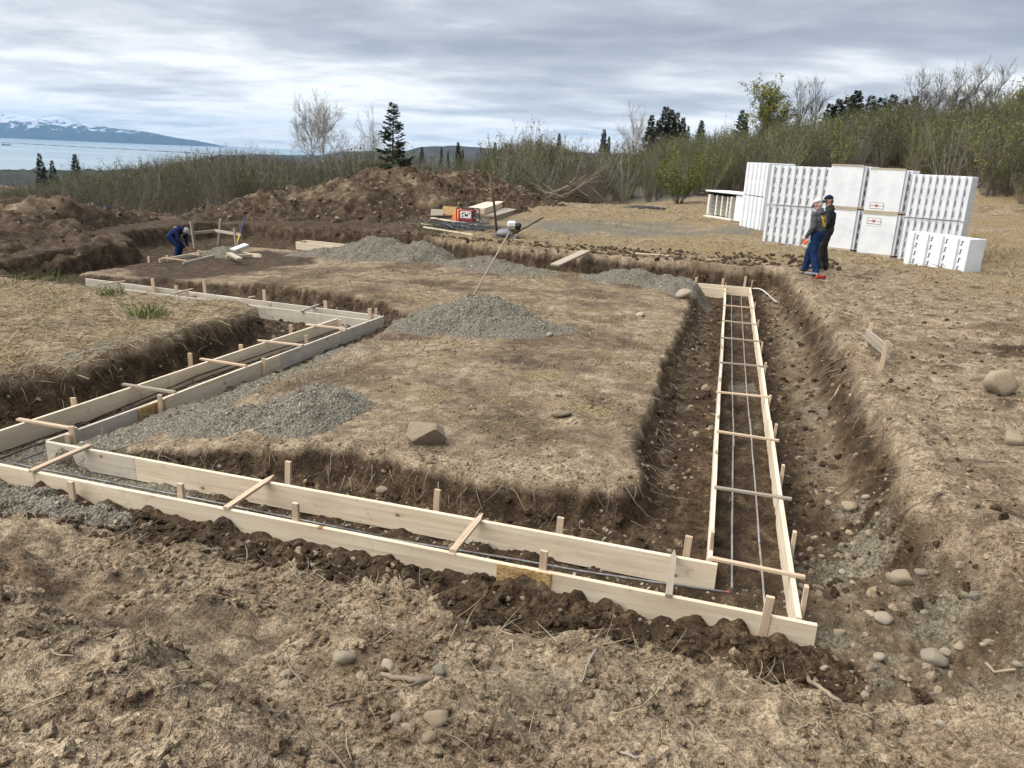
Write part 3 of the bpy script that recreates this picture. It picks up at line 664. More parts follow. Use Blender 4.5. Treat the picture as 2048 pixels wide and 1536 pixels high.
# --- left run, parallel to the right one
so0 = P(0, 862); so1 = P(676, 637); si0 = P(88, 884); si1 = P(768, 632)
left = thing('footing_form', 'knotty timber footing form slanting away on the left beside the grassy bank', 'formwork', (-6.4, 9, 0), group='timber footing forms')
d = (so1-so0).normalized(); so_ = so0 - d*1.0
joint = so0.lerp(so1, .83)
board(left, so_, so0.lerp(so1, .36), M_WOOD, seed=51); board(left, so0.lerp(so1, .36) + d*.004, joint, M_WOOD, seed=52); board(left, joint + d*.004, so1, M_WOOD, seed=53)
d2 = (si1-si0).normalized(); q1 = P(300, 808)
board(left, si0 + d2*.045, q1, M_WOODW, side=1, seed=54); board(left, q1 + d2*.004, si0.lerp(si1, .55), M_WOOD, side=1, seed=55); board(left, si0.lerp(si1, .55) + d2*.004, si1, M_WOODW, side=1, seed=56)
pl = MB().box((0, 0, 0), (.40, .012, .18)).build('splice_plate', M_OSB, left); pl.location = q1 + Vector((.012, .02, -.09)) - left.location; pl.rotation_euler = (0, 0, math.atan2(d2.y, d2.x))
for (px, py, zt) in ((146, 797, .06), (380, 707, .1), (482, 690, .05), (582, 650, .1), (680, 640, .05)):
    c = P(px, py, zt); stake(left, c.x - .02, c.y + .02, zt, -.5, (.0, .03), w=.055, t=.03, rz=.2)
for (px, py, zt) in ((138, 852, .10), (130, 868, .03), (315, 789, .10), (523, 716, .05), (609, 670, .08), (678, 658, .04), (749, 616, .12)):
    c = P(px, py, zt); stake(left, c.x + .03, c.y, zt, -.45, (.02, .0), w=.05, t=.03, rz=.3)
for (a_, b_, mt) in (((36, 840), (152, 860), 0), ((246, 770), (350, 786), 1), ((401, 719), (492, 733), 0), ((516, 682), (606, 692), 0), ((612, 650), (692, 659), 0)):
    cleat(left, on(*a_), on(*b_), .05, .022, (M_STAKE, M_GREYWOOD)[mt])
tie_wire(left, P(270, 776, .01), P(288, 800, -.2)); tie_wire(left, P(535, 690, .01), P(543, 704, -.2))

# --- step run behind the grassy bank
step = thing('footing_form', 'grey cement-stained timber form turning left behind the grassy bank', 'formwork', (-9, 13, 0), group='timber footing forms')
sb1 = P(764, 632); sb0 = P(170, 557)
board(step, sb0, sb0.lerp(sb1, .36), M_WOODW, seed=61); board(step, sb0.lerp(sb1, .36) + Vector((.004, 0, 0)), sb0.lerp(sb1, .56), M_WOODW, seed=62); board(step, sb0.lerp(sb1, .56) + Vector((.004, 0, 0)), sb1 - Vector((.045, 0, 0)), M_WOODW, seed=63)
sf1 = P(736, 640); sf0 = P(505, 611); dsf = (sf1-sf0).normalized(); xw = P(664, 640).x
sfa = sf0 - dsf*3.2
board(step, sfa, sf0.lerp(sf1, .60), M_WOODW, seed=64); cleat(step, on(602, 624), on(638, 610), .05, .022, M_GREYWOOD)
board(step, sf0.lerp(sf1, .60) + dsf*.004, sf1, M_WOODW, seed=65)
cleat(step, on(205, 570), on(250, 563), .05, .022); cleat(step, on(345, 588), on(386, 579), .05, .022); cleat(step, on(498, 596), on(510, 594), .05, .022)
for (px, py, zt) in ((303, 557, .2), (406, 560, .25), (350, 571, .12), (526, 580, .2), (649, 602, .14), (738, 617, .12)):
    c = P(px, py, zt); stake(step, c.x, c.y + .03, zt, -.5, (-.06, -.03), w=.07, t=.035)
c = P(541, 604, .06); stake(step, c.x, c.y - .03, .06, -.5, (.06, .02), w=.06, t=.035)

# --- far left run where the bending worker is, and the corner box at the back
farl = thing('footing_form', 'low timber form in the scraped corner by the bending worker', 'formwork', (-13.5, 18, 0), group='timber footing forms')
a0 = P(293, 521, .02); a1 = P(428, 500, .02)
board(farl, P(320, 518, .05), P(428, 499, .05), M_WOOD, seed=71); board(farl, P(368, 524, .02), P(445, 506, .02), M_WOODW, seed=72)
board(farl, P(452, 511, .03), P(520, 507, .03), M_WOOD, seed=73); board(farl, P(478, 503, .04), P(522, 510, .04), M_WOOD, seed=74)
cleat(farl, P(326, 516, .06), P(372, 522, .05)); cleat(farl, P(378, 508, .06), P(398, 511, .05))
for (px, py) in ((297, 513), (334, 511), (397, 501), (427, 497)):
    c = P(px, py, .12); stake(farl, c.x, c.y, .12, -.4, (0, 0), w=.06, t=.03)
back = thing('footing_form', 'pale timber form corner showing behind the long gravel heap at the back', 'formwork', (-11, 22, 0), group='timber footing forms')
b0 = P(592, 484); b1 = P(642, 497); b2 = P(612, 481); b3 = P(690, 489)
dk = (b3-b2).normalized()
board(back, b0, b0 + dk*2.3, M_WOOD, seed=81); board(back, b0 + Vector((-.02, .62, 0)), b0 + Vector((0, .62, 0)) + dk*2.6, M_WOOD, seed=82)
board(back, b0 + Vector((0, .04, .001)), b0 + Vector((0, .61, .001)), M_WOOD, seed=83)
c = P(868, 499, .2); stake(back, c.x, c.y, .2, -.4, (.1, 0), w=.07, t=.035)

# ------------------------------------------------------------------ reinforcing bars
def bar(label, pts, mat, r=0.0065, group='reinforcing bars in the forms', name='reinforcing_bar', ribs=True):
    pts = [Vector(p) for p in pts]; o0 = pts[0]; mb = MB()
    dense = [pts[0]]
    for a, b in zip(pts, pts[1:]):
        n = max(1, int((b-a).length/0.5))
        for i in range(1, n+1):
            c = a.lerp(b, i/n)
            if i < n: c = c + Vector((random.uniform(-.004, .004), random.uniform(-.004, .004), random.uniform(-.006, .004)))
            dense.append(c)
    mb.tube([p - o0 for p in dense], r, 6)
    o = mb.build(name, mat, None, True, o0); tag(o, label, 'rebar', group); return o
zb = -.155
bar('left steel bar lying down the right footing, near half', [P(1464, 1180, zb), P(1465, 1000, zb), P(1466, 865, zb)], M_REBAR_L, .0095)
bar('left steel bar lying down the right footing, far half', [P(1468, 892, zb), P(1464, 760, zb), P(1463, 590, zb)], M_REBAR_L, .0095)
bar('right steel bar lying down the right footing, near half', [P(1531, 1226, zb), P(1515, 1030, zb), P(1500, 840, zb)], M_REBAR_L, .0095)
bar('right steel bar lying down the right footing, far half', [P(1503, 880, zb), P(1490, 735, zb), P(1482, 590, zb)], M_REBAR_L, .0095)
bar('dark steel bar along the front footing, bent up at the right corner', [P(700, 1065, -.15), P(1020, 1117, -.15), P(1300, 1163, -.15), P(1455, 1185, -.15), P(1464, 1176, -.13)], M_REBAR, .010)
bar('rusty steel bar along the front footing, bent at the left corner', [P(88, 903, -.16), P(45, 918, -.16), P(30, 927, -.16), P(70, 936, -.16), P(250, 970, -.155), P(480, 1015, -.15), P(760, 1072, -.14)], M_REBAR, .010)
bar('dark steel bar along the left footing, beside the knotty board', [P(-30, 915, -.15), P(160, 850, -.14), P(400, 750, -.13), P(690, 655, -.13)], M_REBAR_D, .011)
bar('dark steel bar along the left footing, beside the stained board', [P(-60, 940, -.16), P(150, 862, -.14), P(420, 752, -.13), P(700, 659, -.13)], M_REBAR_D, .011)
bar('dark bent steel bar in the far corner of the left footing', [P(618, 668, -.14), P(690, 648, -.14), P(700, 652, -.12), P(676, 662, -.13)], M_REBAR_D, .010)
mark_ = MB().tube([(0, 0, 0), (.03, .0, .003)], .012, 8).build('red_paint_mark', plain('red_mark_paint', (.40, .05, .04), .6), None, True, P(1452, 1184, -.15))  # short red tube modelling a small red paint mark
tag(mark_, 'small red paint mark on the bent bar end at the near right corner', 'paint mark')
# ------------------------------------------------------------------ spoil mounds and gravel heaps
def seg_d(x, y, a, b):
    ex, ey = b[0]-a[0], b[1]-a[1]; t = np.clip(((x-a[0])*ex + (y-a[1])*ey)/(ex*ex+ey*ey), 0, 1)
    return np.hypot(x-a[0]-ex*t, y-a[1]-ey*t), a[2]*(1-t)+b[2]*t
def mound_fn(crest, slope, soft, amp, seed):
    def f(x, y):
        h = np.full(x.shape, -9.0)
        wx = x + 0.7*fbm(x, y, .35, 2, seed+1); wy = y + 0.7*fbm(x, y, .35, 2, seed+2)
        for a, b in zip(crest, crest[1:]):
            d, zc = seg_d(wx, wy, a, b)
            h = np.maximum(h, zc - slope*(np.sqrt(d*d+soft*soft)-soft))
        rid = 1-np.abs(fbm(x, y, .55, 4, seed+3)); c1 = clods(x, y, 1.5, seed+4, .6); c2 = clods(x, y, 3.6, seed+5, .7)
        h = h + amp*(0.36*fbm(x, y, .45, 3, seed+6) + 0.30*(rid-.6) + 0.20*fbm(x, y, 2.4, 4, seed+7, .6) + 0.10*c1 + 0.13*c2)
        return h
    return f
def patch(name, label, cat, x0, x1, y0, y1, step, hf, maskf, group=None):
    X = np.arange(x0, x1, step); Y = np.arange(y0, y1, step*1.15)
    def zf(x, y):
        h = hf(x, y); g, _ = ground(x, y, False); z = np.where(h > g-0.25, h, g-0.25)
        edge = np.minimum(np.minimum(x-x0, x1-x), np.minimum(y-y0, y1-y)); z = np.where(edge < step*1.6, g-0.4, z)
        return z, maskf(x, y, h-g)
    o = heightfield(name, X, Y, zf, M_EARTH); tag(o, label, cat, group); return o
cr1 = [tuple(at_y(px, py, yy)) for px, py, yy in ((-330, 440, 14.5), (-120, 414, 16), (0, 409, 17), (120, 398, 18.6), (200, 411, 19.8), (262, 434, 20.6))]
cr2 = [tuple(at_y(px, py, yy)) for px, py, yy in ((190, 436, 25.6), (265, 430, 26), (350, 436, 26.5), (420, 432, 27), (480, 421, 27.5), (560, 396, 28.5), (700, 370, 31), (800, 346, 34.5), (870, 356, 37.5), (920, 351, 40), (960, 373, 42), (1020, 396, 44))]
_H1 = mound_fn(cr1, .30, 1.0, .55, 300)
def H1(x, y): return _H1(x, y) - 1.8*sstep(-19.5, -17.2, x)*sstep(16.8, 18.6, y)
H2 = mound_fn(cr2, .33, 1.2, .75, 340)
def soil_mask(x, y, d):
    n = fbm(x, y, .8, 3, 401); lowm = sstep(.75, .05, d)
    m_ = np.clip(.68 + .34*n + .4*lowm, 0, 1)
    return np.stack([np.clip(.1*n, 0, 1), 0*x, m_, np.clip(.15+.3*fbm(x, y, 1.3, 2, 405), 0, .4)], -1)
m1 = patch('dirt_mound', 'low brown dirt berm at the far left edge of the dig', 'dirt mound', -30, -14.9, 10.5, 27, .085, H1, soil_mask, 'spoil heaps')
m2 = patch('dirt_mound', 'large brown dirt mound behind the dig, in front of the dark spruce', 'dirt mound', -27, -4.5, 22.6, 50, .095, H2, soil_mask, 'spoil heaps')
HEAPS = []
def heap(label, lobes, step=.04, seed=0, group='gravel heaps', moist=0.0):
    """heap of crushed gravel: cones merged into each other; lobes are (x, y, height over the ground, rx, ry, angle)"""
    def hf(x, y):
        g, _ = ground(x, y, False); h = np.full(x.shape, -.06)
        for (cx, cy, hh, rx, ry, a) in lobes:
            c, s = math.cos(a), math.sin(a); u = ((x-cx)*c+(y-cy)*s)/rx; v = (-(x-cx)*s+(y-cy)*c)/ry
            r = np.sqrt(u*u+v*v) + .16*fbm(x, y, 1.1/min(rx, ry), 3, seed+1)
            h = np.maximum(h, hh*(1-np.sqrt(r*r+.03)) + .17*hh)
        on_ = sstep(-.05, .12, h)
        h = h + on_*(.05*fbm(x, y, 2.6, 4, seed+2) + .03*clods(x, y, 8, seed+3, .8) + .018*clods(x, y, 19, seed+4, .8))
        return g + h
    xs = [l[0] for l in lobes]; ys = [l[1] for l in lobes]; r = max(max(l[3], l[4]) for l in lobes)*1.35
    def mk(x, y, d): return np.stack([np.full_like(x, 1.0), 0*x, np.full_like(x, moist), 0*x], -1)
    o = patch('gravel_heap', label, 'gravel heap', min(xs)-r, max(xs)+r, min(ys)-r, max(ys)+r, step, hf, mk, group)
    HEAPS.append((lobes, hf)); return o
heap('cone of grey gravel with a shovel handle stuck in it', [(-4.3, 13.3, .42, 1.15, 1.0, 0), (-3.7, 12.85, .20, 1.15, .7, -.1), (-4.85, 12.75, .18, .8, .6, .2)], .035, 500)
heap('low spread of grey gravel at the near left of the pad', [(at(620, 800, .1).x, at(620, 800, .1).y, .22, .62, .75, .3), (at(470, 830, .05).x, at(470, 830, .05).y, .13, .7, .45, .5), (at(600, 835, .1).x, at(600, 835, .1).y, .15, .42, .42, 0)], .03, 520)
heap('long grey gravel ridge at the back left of the pad', [(-9.2, 19.6, .5, 1.5, 1.0, .1), (-7.9, 19.5, .46, 1.0, .8, 0), (-10.3, 19.1, .18, 1.1, .6, 0)], .05, 540)
heap('flat grey gravel heap in the middle of the pad\'s back edge', [(-5.9, 19.0, .24, 1.0, .55, 0), (-4.9, 18.4, .13, 1.0, .55, 0)], .05, 560)
heap('grey gravel heap at the back right corner of the pad', [(-1.9, 18.3, .27, 1.15, .6, -.05), (-.8, 17.9, .22, .6, .8, 0)], .045, 580)
heap('small grey gravel heap by the batter boards', [(at(447, 500, .1).x, at(447, 500, .1).y, .24, .62, .5, 0)], .05, 600)
heap('dark grey gravel spill against the front form at the left edge', [(-5.2, 4.76, .06, .6, .2, -.1), (-5.9, 4.78, .07, .9, .22, 0)], .03, 620, moist=.15)
# ------------------------------------------------------------------ sea, far shore, hills, haze
SEA = -150.0
def sea_mat():
    m, t, b = new_mat('sea_water'); g = t.new('ShaderNodeNewGeometry')
    mp = t.new('ShaderNodeMapping'); mp.inputs['Scale'].default_value = (.00012, .00055, 1); t.link(g.outputs['Position'], mp.inputs[0])
    n = t.noise(mp.outputs[0], 2.0, 4, .55)
    t.link(t.ramp(n, [(.35, (.22, .30, .35)), (.65, (.32, .40, .44))]), b.inputs['Base Color'])
    t.put(b.inputs['Roughness'], t.rng(n, .35, .65, .18, .42)); b.inputs['Specular IOR Level'].default_value = .5
    return m
sea = MB().add([(-62000, 1200, SEA), (62000, 1200, SEA), (62000, 30000, SEA), (-62000, 30000, SEA)], [(0, 1, 2, 3)]).build('sea', sea_mat()); tag(sea, kind='structure')
def far_mat(name, lo, hi, snow=None):
    m, t, b = new_mat(name); g = t.new('ShaderNodeNewGeometry'); Pp = g.outputs['Position']
    n = t.noise(Pp, .004 if snow is None else .0016, 6, .65)
    c = t.ramp(n, [(.35, lo), (.65, hi)])
    if snow is not None:
        s = t.new('ShaderNodeSeparateXYZ'); t.link(Pp, s.inputs[0])
        n2 = t.noise(Pp, .0030, 6, .75); lvl = t.math('ADD', s.outputs[2], t.math('MULTIPLY', t.math('SUBTRACT', n2, .5), 1900.0))
        c = t.mix(t.rng(lvl, snow, snow+90), c, (.70, .74, .80))
    t.link(c, b.inputs['Base Color']); b.inputs['Specular IOR Level'].default_value = .05; b.inputs['Roughness'].default_value = 1.0
    return m
def range_mesh(name, prof, dist, depth, mat, base, n=260, rough_=.28, seed=0):
    """mountain range: profile of crest pixels at a distance, with spurs running down to both sides"""
    pts = [at_y(px, py, dist) for px, py in prof]; xs = np.array([p.x for p in pts]); zs = np.array([p.z for p in pts])
    X = np.linspace(xs[0], xs[-1], n); crest = np.interp(X, xs, zs)
    rows = 26; V = []
    for j in range(rows):
        v = j/(rows-1)*2-1                                  # -1 near foot .. 0 crest .. 1 far foot
        yy = dist + v*depth
        k = 1-abs(v); spur = fbm(X/depth*3.0, np.full(n, v*2.0), 1.0, 5, seed)
        z = base + (crest-base)*np.clip(k**.9 + rough_*spur*k*(1-k)*2.2, 0, None)
        z = z + (crest-base)*.10*fbm(X/depth*9, np.full(n, v*4.0), 1.0, 3, seed+4)*k*min(1, abs(v)*6)
        V.append(np.stack([X, np.full(n, yy), z], -1))
    V = np.concatenate(V); i = np.arange(rows-1)[:, None]*n + np.arange(n-1)[None, :]
    Q = np.stack([i, i+1, i+1+n, i+n], -1).reshape(-1, 4)
    o = np_mesh(name, V, Q, mat); tag(o, kind='structure'); return o
M_MTN = far_mat('far_mountain', (.020, .028, .022), (.05, .055, .045), snow=360.0)
range_mesh('mountains', [(-420, 250), (-300, 232), (-180, 238), (-90, 224), (0, 226), (10, 221), (22, 224), (40, 232), (62, 231), (80, 237), (105, 233), (125, 232), (140, 240), (152, 245), (170, 249), (200, 252), (250, 258), (290, 263), (325, 270), (345, 277), (362, 284), (376, 291)], 24500, 3200, M_MTN, SEA-5, 420, .35, 700)
M_FHILL = far_mat('far_hill', (.030, .030, .024), (.075, .066, .050))
range_mesh('hills', [(690, 302), (760, 300), (815, 303), (826, 297), (845, 292), (880, 290), (905, 290), (940, 292), (985, 295), (1030, 299), (1120, 301), (1300, 308), (1500, 318)], 7000, 1500, M_FHILL, -170, 300, .2, 720)
# low wooded coast below the site
M_COAST = far_mat('wooded_coast', (.016, .020, .012), (.055, .055, .034))
def coast():
    edge = np.array([tuple(at(px, py, SEA+2)) for px, py in ((-700, 332), (-300, 336), (-100, 339), (0, 341), (60, 342), (150, 343), (260, 342), (330, 336), (405, 318), (440, 311), (520, 309), (640, 312), (800, 316), (1000, 324))])
    n = 320; sp = np.linspace(0, len(edge)-1, n); ex = np.interp(sp, np.arange(len(edge)), edge[:, 0]); ey = np.interp(sp, np.arange(len(edge)), edge[:, 1]); rows = 70; V = []
    jag = 1 + .012*fbm(sp*2.2, sp*0, 1.0, 3, 77)
    for j in range(rows):
        t = .22 + .78*j/(rows-1); X = ex*t*jag; Y = ey*t*jag
        z = SEA + 3 + 9*sstep(1.0, .95, np.full(n, t)) + 9*np.clip(fbm(X, Y, .012, 3, 740), 0, 1) + 45*sstep(.6, .22, np.full(n, t))
        if j == rows-1: z = np.full(n, SEA-2.0)
        V.append(np.stack([X, Y, z], -1))
    V = np.concatenate(V); i = np.arange(rows-1)[:, None]*n + np.arange(n-1)[None, :]
    o = np_mesh('terrain', V, np.stack([i, i+1, i+1+n, i+n], -1).reshape(-1, 4), M_COAST); tag(o, kind='structure')
coast()
sp0, sp1 = at(-250, 272, SEA+1), at(424, 308, SEA+1); V = []; n = 60
for i in range(n):
    t = i/(n-1); c = sp0.lerp(sp1, t); wv = 55*(1+.3*math.sin(i*1.7)); hh = 6+4*math.sin(i*2.3)
    V += [(c.x, c.y-wv, SEA-1), (c.x, c.y-wv*.2, SEA+hh), (c.x, c.y+wv*.4, SEA+hh), (c.x, c.y+wv, SEA-1)]
Q = [(i*4+k, (i+1)*4+k, (i+1)*4+k+1, i*4+k+1) for i in range(n-1) for k in range(3)]
spit = np_mesh('spit', V, Q, M_COAST); tag(spit, kind='structure')
sh = at(12, 291, SEA)
ship = MB(); ship.add([(-60, -8, 0), (55, -8, 0), (75, 0, 0), (55, 8, 0), (-60, 8, 0), (-64, -10, 14), (58, -10, 14), (88, 0, 18), (58, 10, 14), (-64, 10, 14)], [(0, 1, 6, 5), (1, 2, 7, 6), (2, 3, 8, 7), (3, 4, 9, 8), (4, 0, 5, 9), (5, 6, 7, 8, 9)])
so = thing('cargo_ship', 'tiny dark ship on the pale sea at the far left', 'ship', sh)
ship.build('hull', plain('ship_hull', (.05, .055, .07)), so); MB().box((-45, 0, 22), (20, 14, 18)).box((-47, 0, 34), (6, 5, 8)).build('bridge', plain('ship_bridge', (.5, .5, .5)), so)
# the air between here and the far shore
hz = MB().box((0, 14000, 424.5), (126000, 34000, 1151)).build('haze', None); tag(hz, kind='stuff')
hm = bpy.data.materials.new('haze_air'); hm.use_nodes = True; ht = NT(hm.node_tree); ht.n.clear()
pv = ht.new('ShaderNodeVolumePrincipled'); pv.inputs['Color'].default_value = (.34, .62, 1.0, 1); pv.inputs['Density'].default_value = 2.5e-5; pv.inputs['Anisotropy'].default_value = 0.0
ho = ht.new('ShaderNodeOutputMaterial'); ht.link(pv.outputs[0], ho.inputs['Volume'])
hz.data.materials.clear(); hz.data.materials.append(hm)
# ------------------------------------------------------------------ plants: fast numpy builders
class NM:
    """numpy mesh collector: quads with material slots"""
    def __init__(s): s.V = []; s.Q = []; s.M = []; s.n = 0
    def put(s, V, Q, mi):
        V = np.asarray(V, float).reshape(-1, 3); s.V.append(V); s.Q.append(np.asarray(Q)+s.n); s.M.append(np.full(len(Q), mi)); s.n += len(V); return s
    def tubes(s, Pp, Rr, mi=0, k=3):
        """Pp (n, m, 3) polylines, Rr (n, m) radii"""
        Pp = np.asarray(Pp, float); Rr = np.asarray(Rr, float); n, m, _ = Pp.shape
        if n == 0: return s
        d = np.gradient(Pp, axis=1); d /= np.linalg.norm(d, axis=2, keepdims=True)+1e-9
        ref = np.array([.37, .21, .9]); u = np.cross(d, ref); u /= np.linalg.norm(u, axis=2, keepdims=True)+1e-9; v = np.cross(d, u)
        a = np.arange(k)*2*np.pi/k
        ring = Pp[:, :, None, :] + Rr[:, :, None, None]*(np.cos(a)[None, None, :, None]*u[:, :, None, :] + np.sin(a)[None, None, :, None]*v[:, :, None, :])
        base = (np.arange(n)*m*k)[:, None, None] + (np.arange(m-1)*k)[None, :, None] + np.arange(k)[None, None, :]
        nxt = (np.arange(n)*m*k)[:, None, None] + (np.arange(m-1)*k)[None, :, None] + ((np.arange(k)+1) % k)[None, None, :]
        return s.put(ring, np.stack([base, nxt, nxt+k, base+k], -1).reshape(-1, 4), mi)
    def leaves(s, C, size, mi=1, up=0.3, aspect=.55, seed=0):
        """one small folded-free quad for each centre"""
        C = np.asarray(C, float).reshape(-1, 3); n = len(C)
        if n == 0: return s
        r = np.random.default_rng(seed); size = np.broadcast_to(size, (n,))
        d = r.normal(size=(n, 3)); d[:, 2] = d[:, 2]*.6 + up; d /= np.linalg.norm(d, axis=1, keepdims=True)
        e = np.cross(d, r.normal(size=(n, 3))); e /= np.linalg.norm(e, axis=1, keepdims=True)+1e-9
        L = d*size[:, None]; W_ = e*(size*aspect)[:, None]*.5
        V = np.stack([C, C+L*.5+W_, C+L, C+L*.5-W_], 1)
        i = np.arange(n)[:, None]*4 + np.arange(4)[None, :]
        return s.put(V, i, mi)
    def mesh(s, name, mats):
        V = np.concatenate(s.V).astype(np.float32); Q = np.concatenate(s.Q).astype(np.int32); Mi = np.concatenate(s.M).astype(np.int32)
        me = bpy.data.meshes.new(name); me.vertices.add(len(V)); me.vertices.foreach_set('co', V.ravel())
        n = len(Q); me.loops.add(n*4); me.loops.foreach_set('vertex_index', Q.ravel()); me.polygons.add(n)
        me.polygons.foreach_set('loop_start', np.arange(0, n*4, 4, dtype=np.int32)); me.polygons.foreach_set('loop_total', np.full(n, 4, dtype=np.int32))
        for m_ in mats: me.materials.append(m_)
        me.polygons.foreach_set('material_index', Mi); me.update(calc_edges=True); return me
def link(name, me, parent=None, loc=(0, 0, 0), rz=0.0, sc=1.0):
    o = bpy.data.objects.new(name, me); COL.objects.link(o); o.location = loc; o.rotation_euler = (0, 0, rz); o.scale = (sc, sc, sc) if not hasattr(sc, '__len__') else sc
    if parent is not None: o.parent = parent
    return o
def grow(P0, D0, L, m, bend_up, wob, r):
    """polylines from points P0 in directions D0"""
    n = len(P0); Pp = np.zeros((n, m, 3)); Pp[:, 0] = P0; D = D0/np.linalg.norm(D0, axis=1, keepdims=True)
    for i in range(1, m):
        D = D + r.normal(size=(n, 3))*wob; D[:, 2] += bend_up; D /= np.linalg.norm(D, axis=1, keepdims=True)
        Pp[:, i] = Pp[:, i-1] + D*(np.asarray(L)/(m-1))[:, None]
    return Pp
def along(Pp, idx, t):
    m = Pp.shape[1]; f = t*(m-1); i = np.minimum(f.astype(int), m-2); fr = (f-i)[:, None]
    a = Pp[idx, i]; b = Pp[idx, i+1]; d = b-a; d /= np.linalg.norm(d, axis=1, keepdims=True)+1e-9
    return a*(1-fr)+b*fr, d
def shrub_mesh(name, h, nst, spread, tw, lf, lsize, mats, seed, lean=0.0, stem_r=.016):
    """alder or willow clump: many stems from one foot, twigs and small leaves or buds"""
    r = np.random.default_rng(seed); nm = NM()
    a = r.uniform(0, 2*np.pi, nst); tilt = spread*np.sqrt(r.uniform(0, 1, nst))
    D = np.stack([np.cos(a)*np.sin(tilt)+lean, np.sin(a)*np.sin(tilt), np.cos(tilt)], -1)
    P0 = np.stack([np.cos(a)*.25*r.uniform(0, 1, nst)*h*.2, np.sin(a)*.25*r.uniform(0, 1, nst)*h*.2, np.full(nst, -.1)], -1)
    L = h*r.uniform(.65, 1.08, nst); S = grow(P0, D, L, 6, .04, .07, r)
    nm.tubes(S, stem_r*r.uniform(.7, 1.3, nst)[:, None]*np.linspace(1, .25, 6)[None, :])
    nt = nst*tw; idx = r.integers(0, nst, nt); t = r.uniform(.22, 1.0, nt); B, d = along(S, idx, t)
    dd = d*.7 + r.normal(size=(nt, 3))*.55; dd[:, 2] += .25
    T = grow(B, dd, h*r.uniform(.08, .24, nt)*(1.15-.5*t), 3, .10, .12, r); nm.tubes(T, stem_r*.36*r.uniform(.7, 1.2, nt)[:, None]*np.array([1, .7, .3])[None, :])
    nl = nt*lf; li = r.integers(0, nt, nl); C, _ = along(T, li, r.uniform(.1, 1, nl))
    nm.leaves(C + r.normal(size=C.shape)*.02, lsize*r.uniform(.6, 1.3, nl), 1, .25, .7, seed+1)
    return nm.mesh(name, mats)
def spruce_mesh(name, H, W, seed, dens=1.0, spray=.30, sparse=0.0):
    r = np.random.default_rng(seed); nm = NM()
    tp = np.stack([r.normal(size=9)*.01*H*np.linspace(0, .6, 9), r.normal(size=9)*.01*H*np.linspace(0, .6, 9), np.linspace(-.2, H, 9)], -1)
    nm.tubes(tp[None], (H*.018*np.linspace(1, .08, 9))[None], 0, 6)
    z = .05*H; B = []; Dd = []; Ls = []
    while z < .985*H:
        k = int(r.integers(5, 9)); f = 1-z/H
        L = W*(f**.85)*(1 if f < .93 else .8) + .04*H*.3
        for j in range(k):
            if r.uniform() < sparse*(.3+f): continue
            a = r.uniform(0, 2*np.pi); e = .42*(1-f)**1.5 - .20*f + r.normal()*.10
            B.append((0, 0, z+r.normal()*.01*H)); Dd.append((math.cos(a)*math.cos(e), math.sin(a)*math.cos(e), math.sin(e))); Ls.append(L*r.uniform(.6, 1.15))
        z += H*(.020+.018*f)/dens
    B = np.array(B); Dd = np.array(Dd); Ls = np.array(Ls); S = grow(B, Dd, Ls, 5, .05, .05, r)
    nm.tubes(S, (.006*H*np.clip(Ls/W, .25, 1))[:, None]*np.linspace(1, .25, 5)[None, :]*.7)
    per = np.maximum(9, (Ls/W*60).astype(int)); idx = np.repeat(np.arange(len(Ls)), per); t = r.uniform(.12, 1.0, len(idx))**.8
    C, d = along(S, idx, t); side = np.cross(d, np.array([0, 0, 1.0])); side /= np.linalg.norm(side, axis=1, keepdims=True)+1e-9
    sg = np.where(r.uniform(size=len(idx)) < .5, -1, 1)[:, None]
    dirs = d*.75 + side*sg*r.uniform(.2, 1.0, (len(idx), 1)) + np.array([0, 0, -1.0])*r.uniform(.0, .55, (len(idx), 1)); dirs /= np.linalg.norm(dirs, axis=1, keepdims=True)
    sz = spray*H/6*r.uniform(.6, 1.25, len(idx))*np.clip(.55+.6*Ls[idx]/W, .5, 1.1)
    e = np.cross(dirs, r.normal(size=dirs.shape)); e /= np.linalg.norm(e, axis=1, keepdims=True)+1e-9
    L_ = dirs*sz[:, None]; W_ = e*(sz*.115)[:, None]
    V = np.stack([C-W_*.6, C+L_*.6-W_, C+L_, C+L_*.5+W_], 1); i = np.arange(len(C))[:, None]*4+np.arange(4)[None]
    nm.put(V, i, 1)
    return nm.mesh(name, [M_BARK, M_NEEDLE])
def bare_mesh(name, H, W, seed, mats, lean=0.0, catkin=.09, nlf=2, trunk_to=.38, thick=.016):
    """leafless broadleaf tree with a round crown of fine twigs"""
    r = np.random.default_rng(seed); nm = NM()
    T0 = grow(np.array([[0, 0, -.2]]), np.array([[lean*.5, 0, 1.0]]), np.array([H*.8]), 8, .02, .05, r); nm.tubes(T0, (H*thick*np.linspace(1, .25, 8))[None], 0, 6)
    prev = T0; rad = H*thick*.55
    for lev, (n, L, tmin, sp, m) in enumerate(((16, .46, trunk_to, .85, 6), (90, .26, .25, .75, 4), (420, .15, .2, .8, 3), (1500, .075, .15, .8, 3))):
        idx = r.integers(0, len(prev), n); t = r.uniform(tmin, 1, n); B, d = along(prev, idx, t)
        dd = d*.75 + r.normal(size=(n, 3))*sp*.62; dd[:, 2] += .18; dd[:, 0] += lean
        LL = H*L*r.uniform(.6, 1.2, n)*(1.25-.65*t if lev == 0 else 1); S = grow(B, dd, LL, m, .04, .10, r)
        nm.tubes(S, rad*r.uniform(.6, 1.1, n)[:, None]*np.linspace(1, .4, m)[None, :]); prev = S; rad *= .52
    nl = len(prev)*nlf; C, _ = along(prev, r.integers(0, len(prev), nl), r.uniform(.2, 1, nl)); nm.leaves(C, catkin*r.uniform(.5, 1.2, nl), 1, .0, .5, seed)
    return nm.mesh(name, mats)

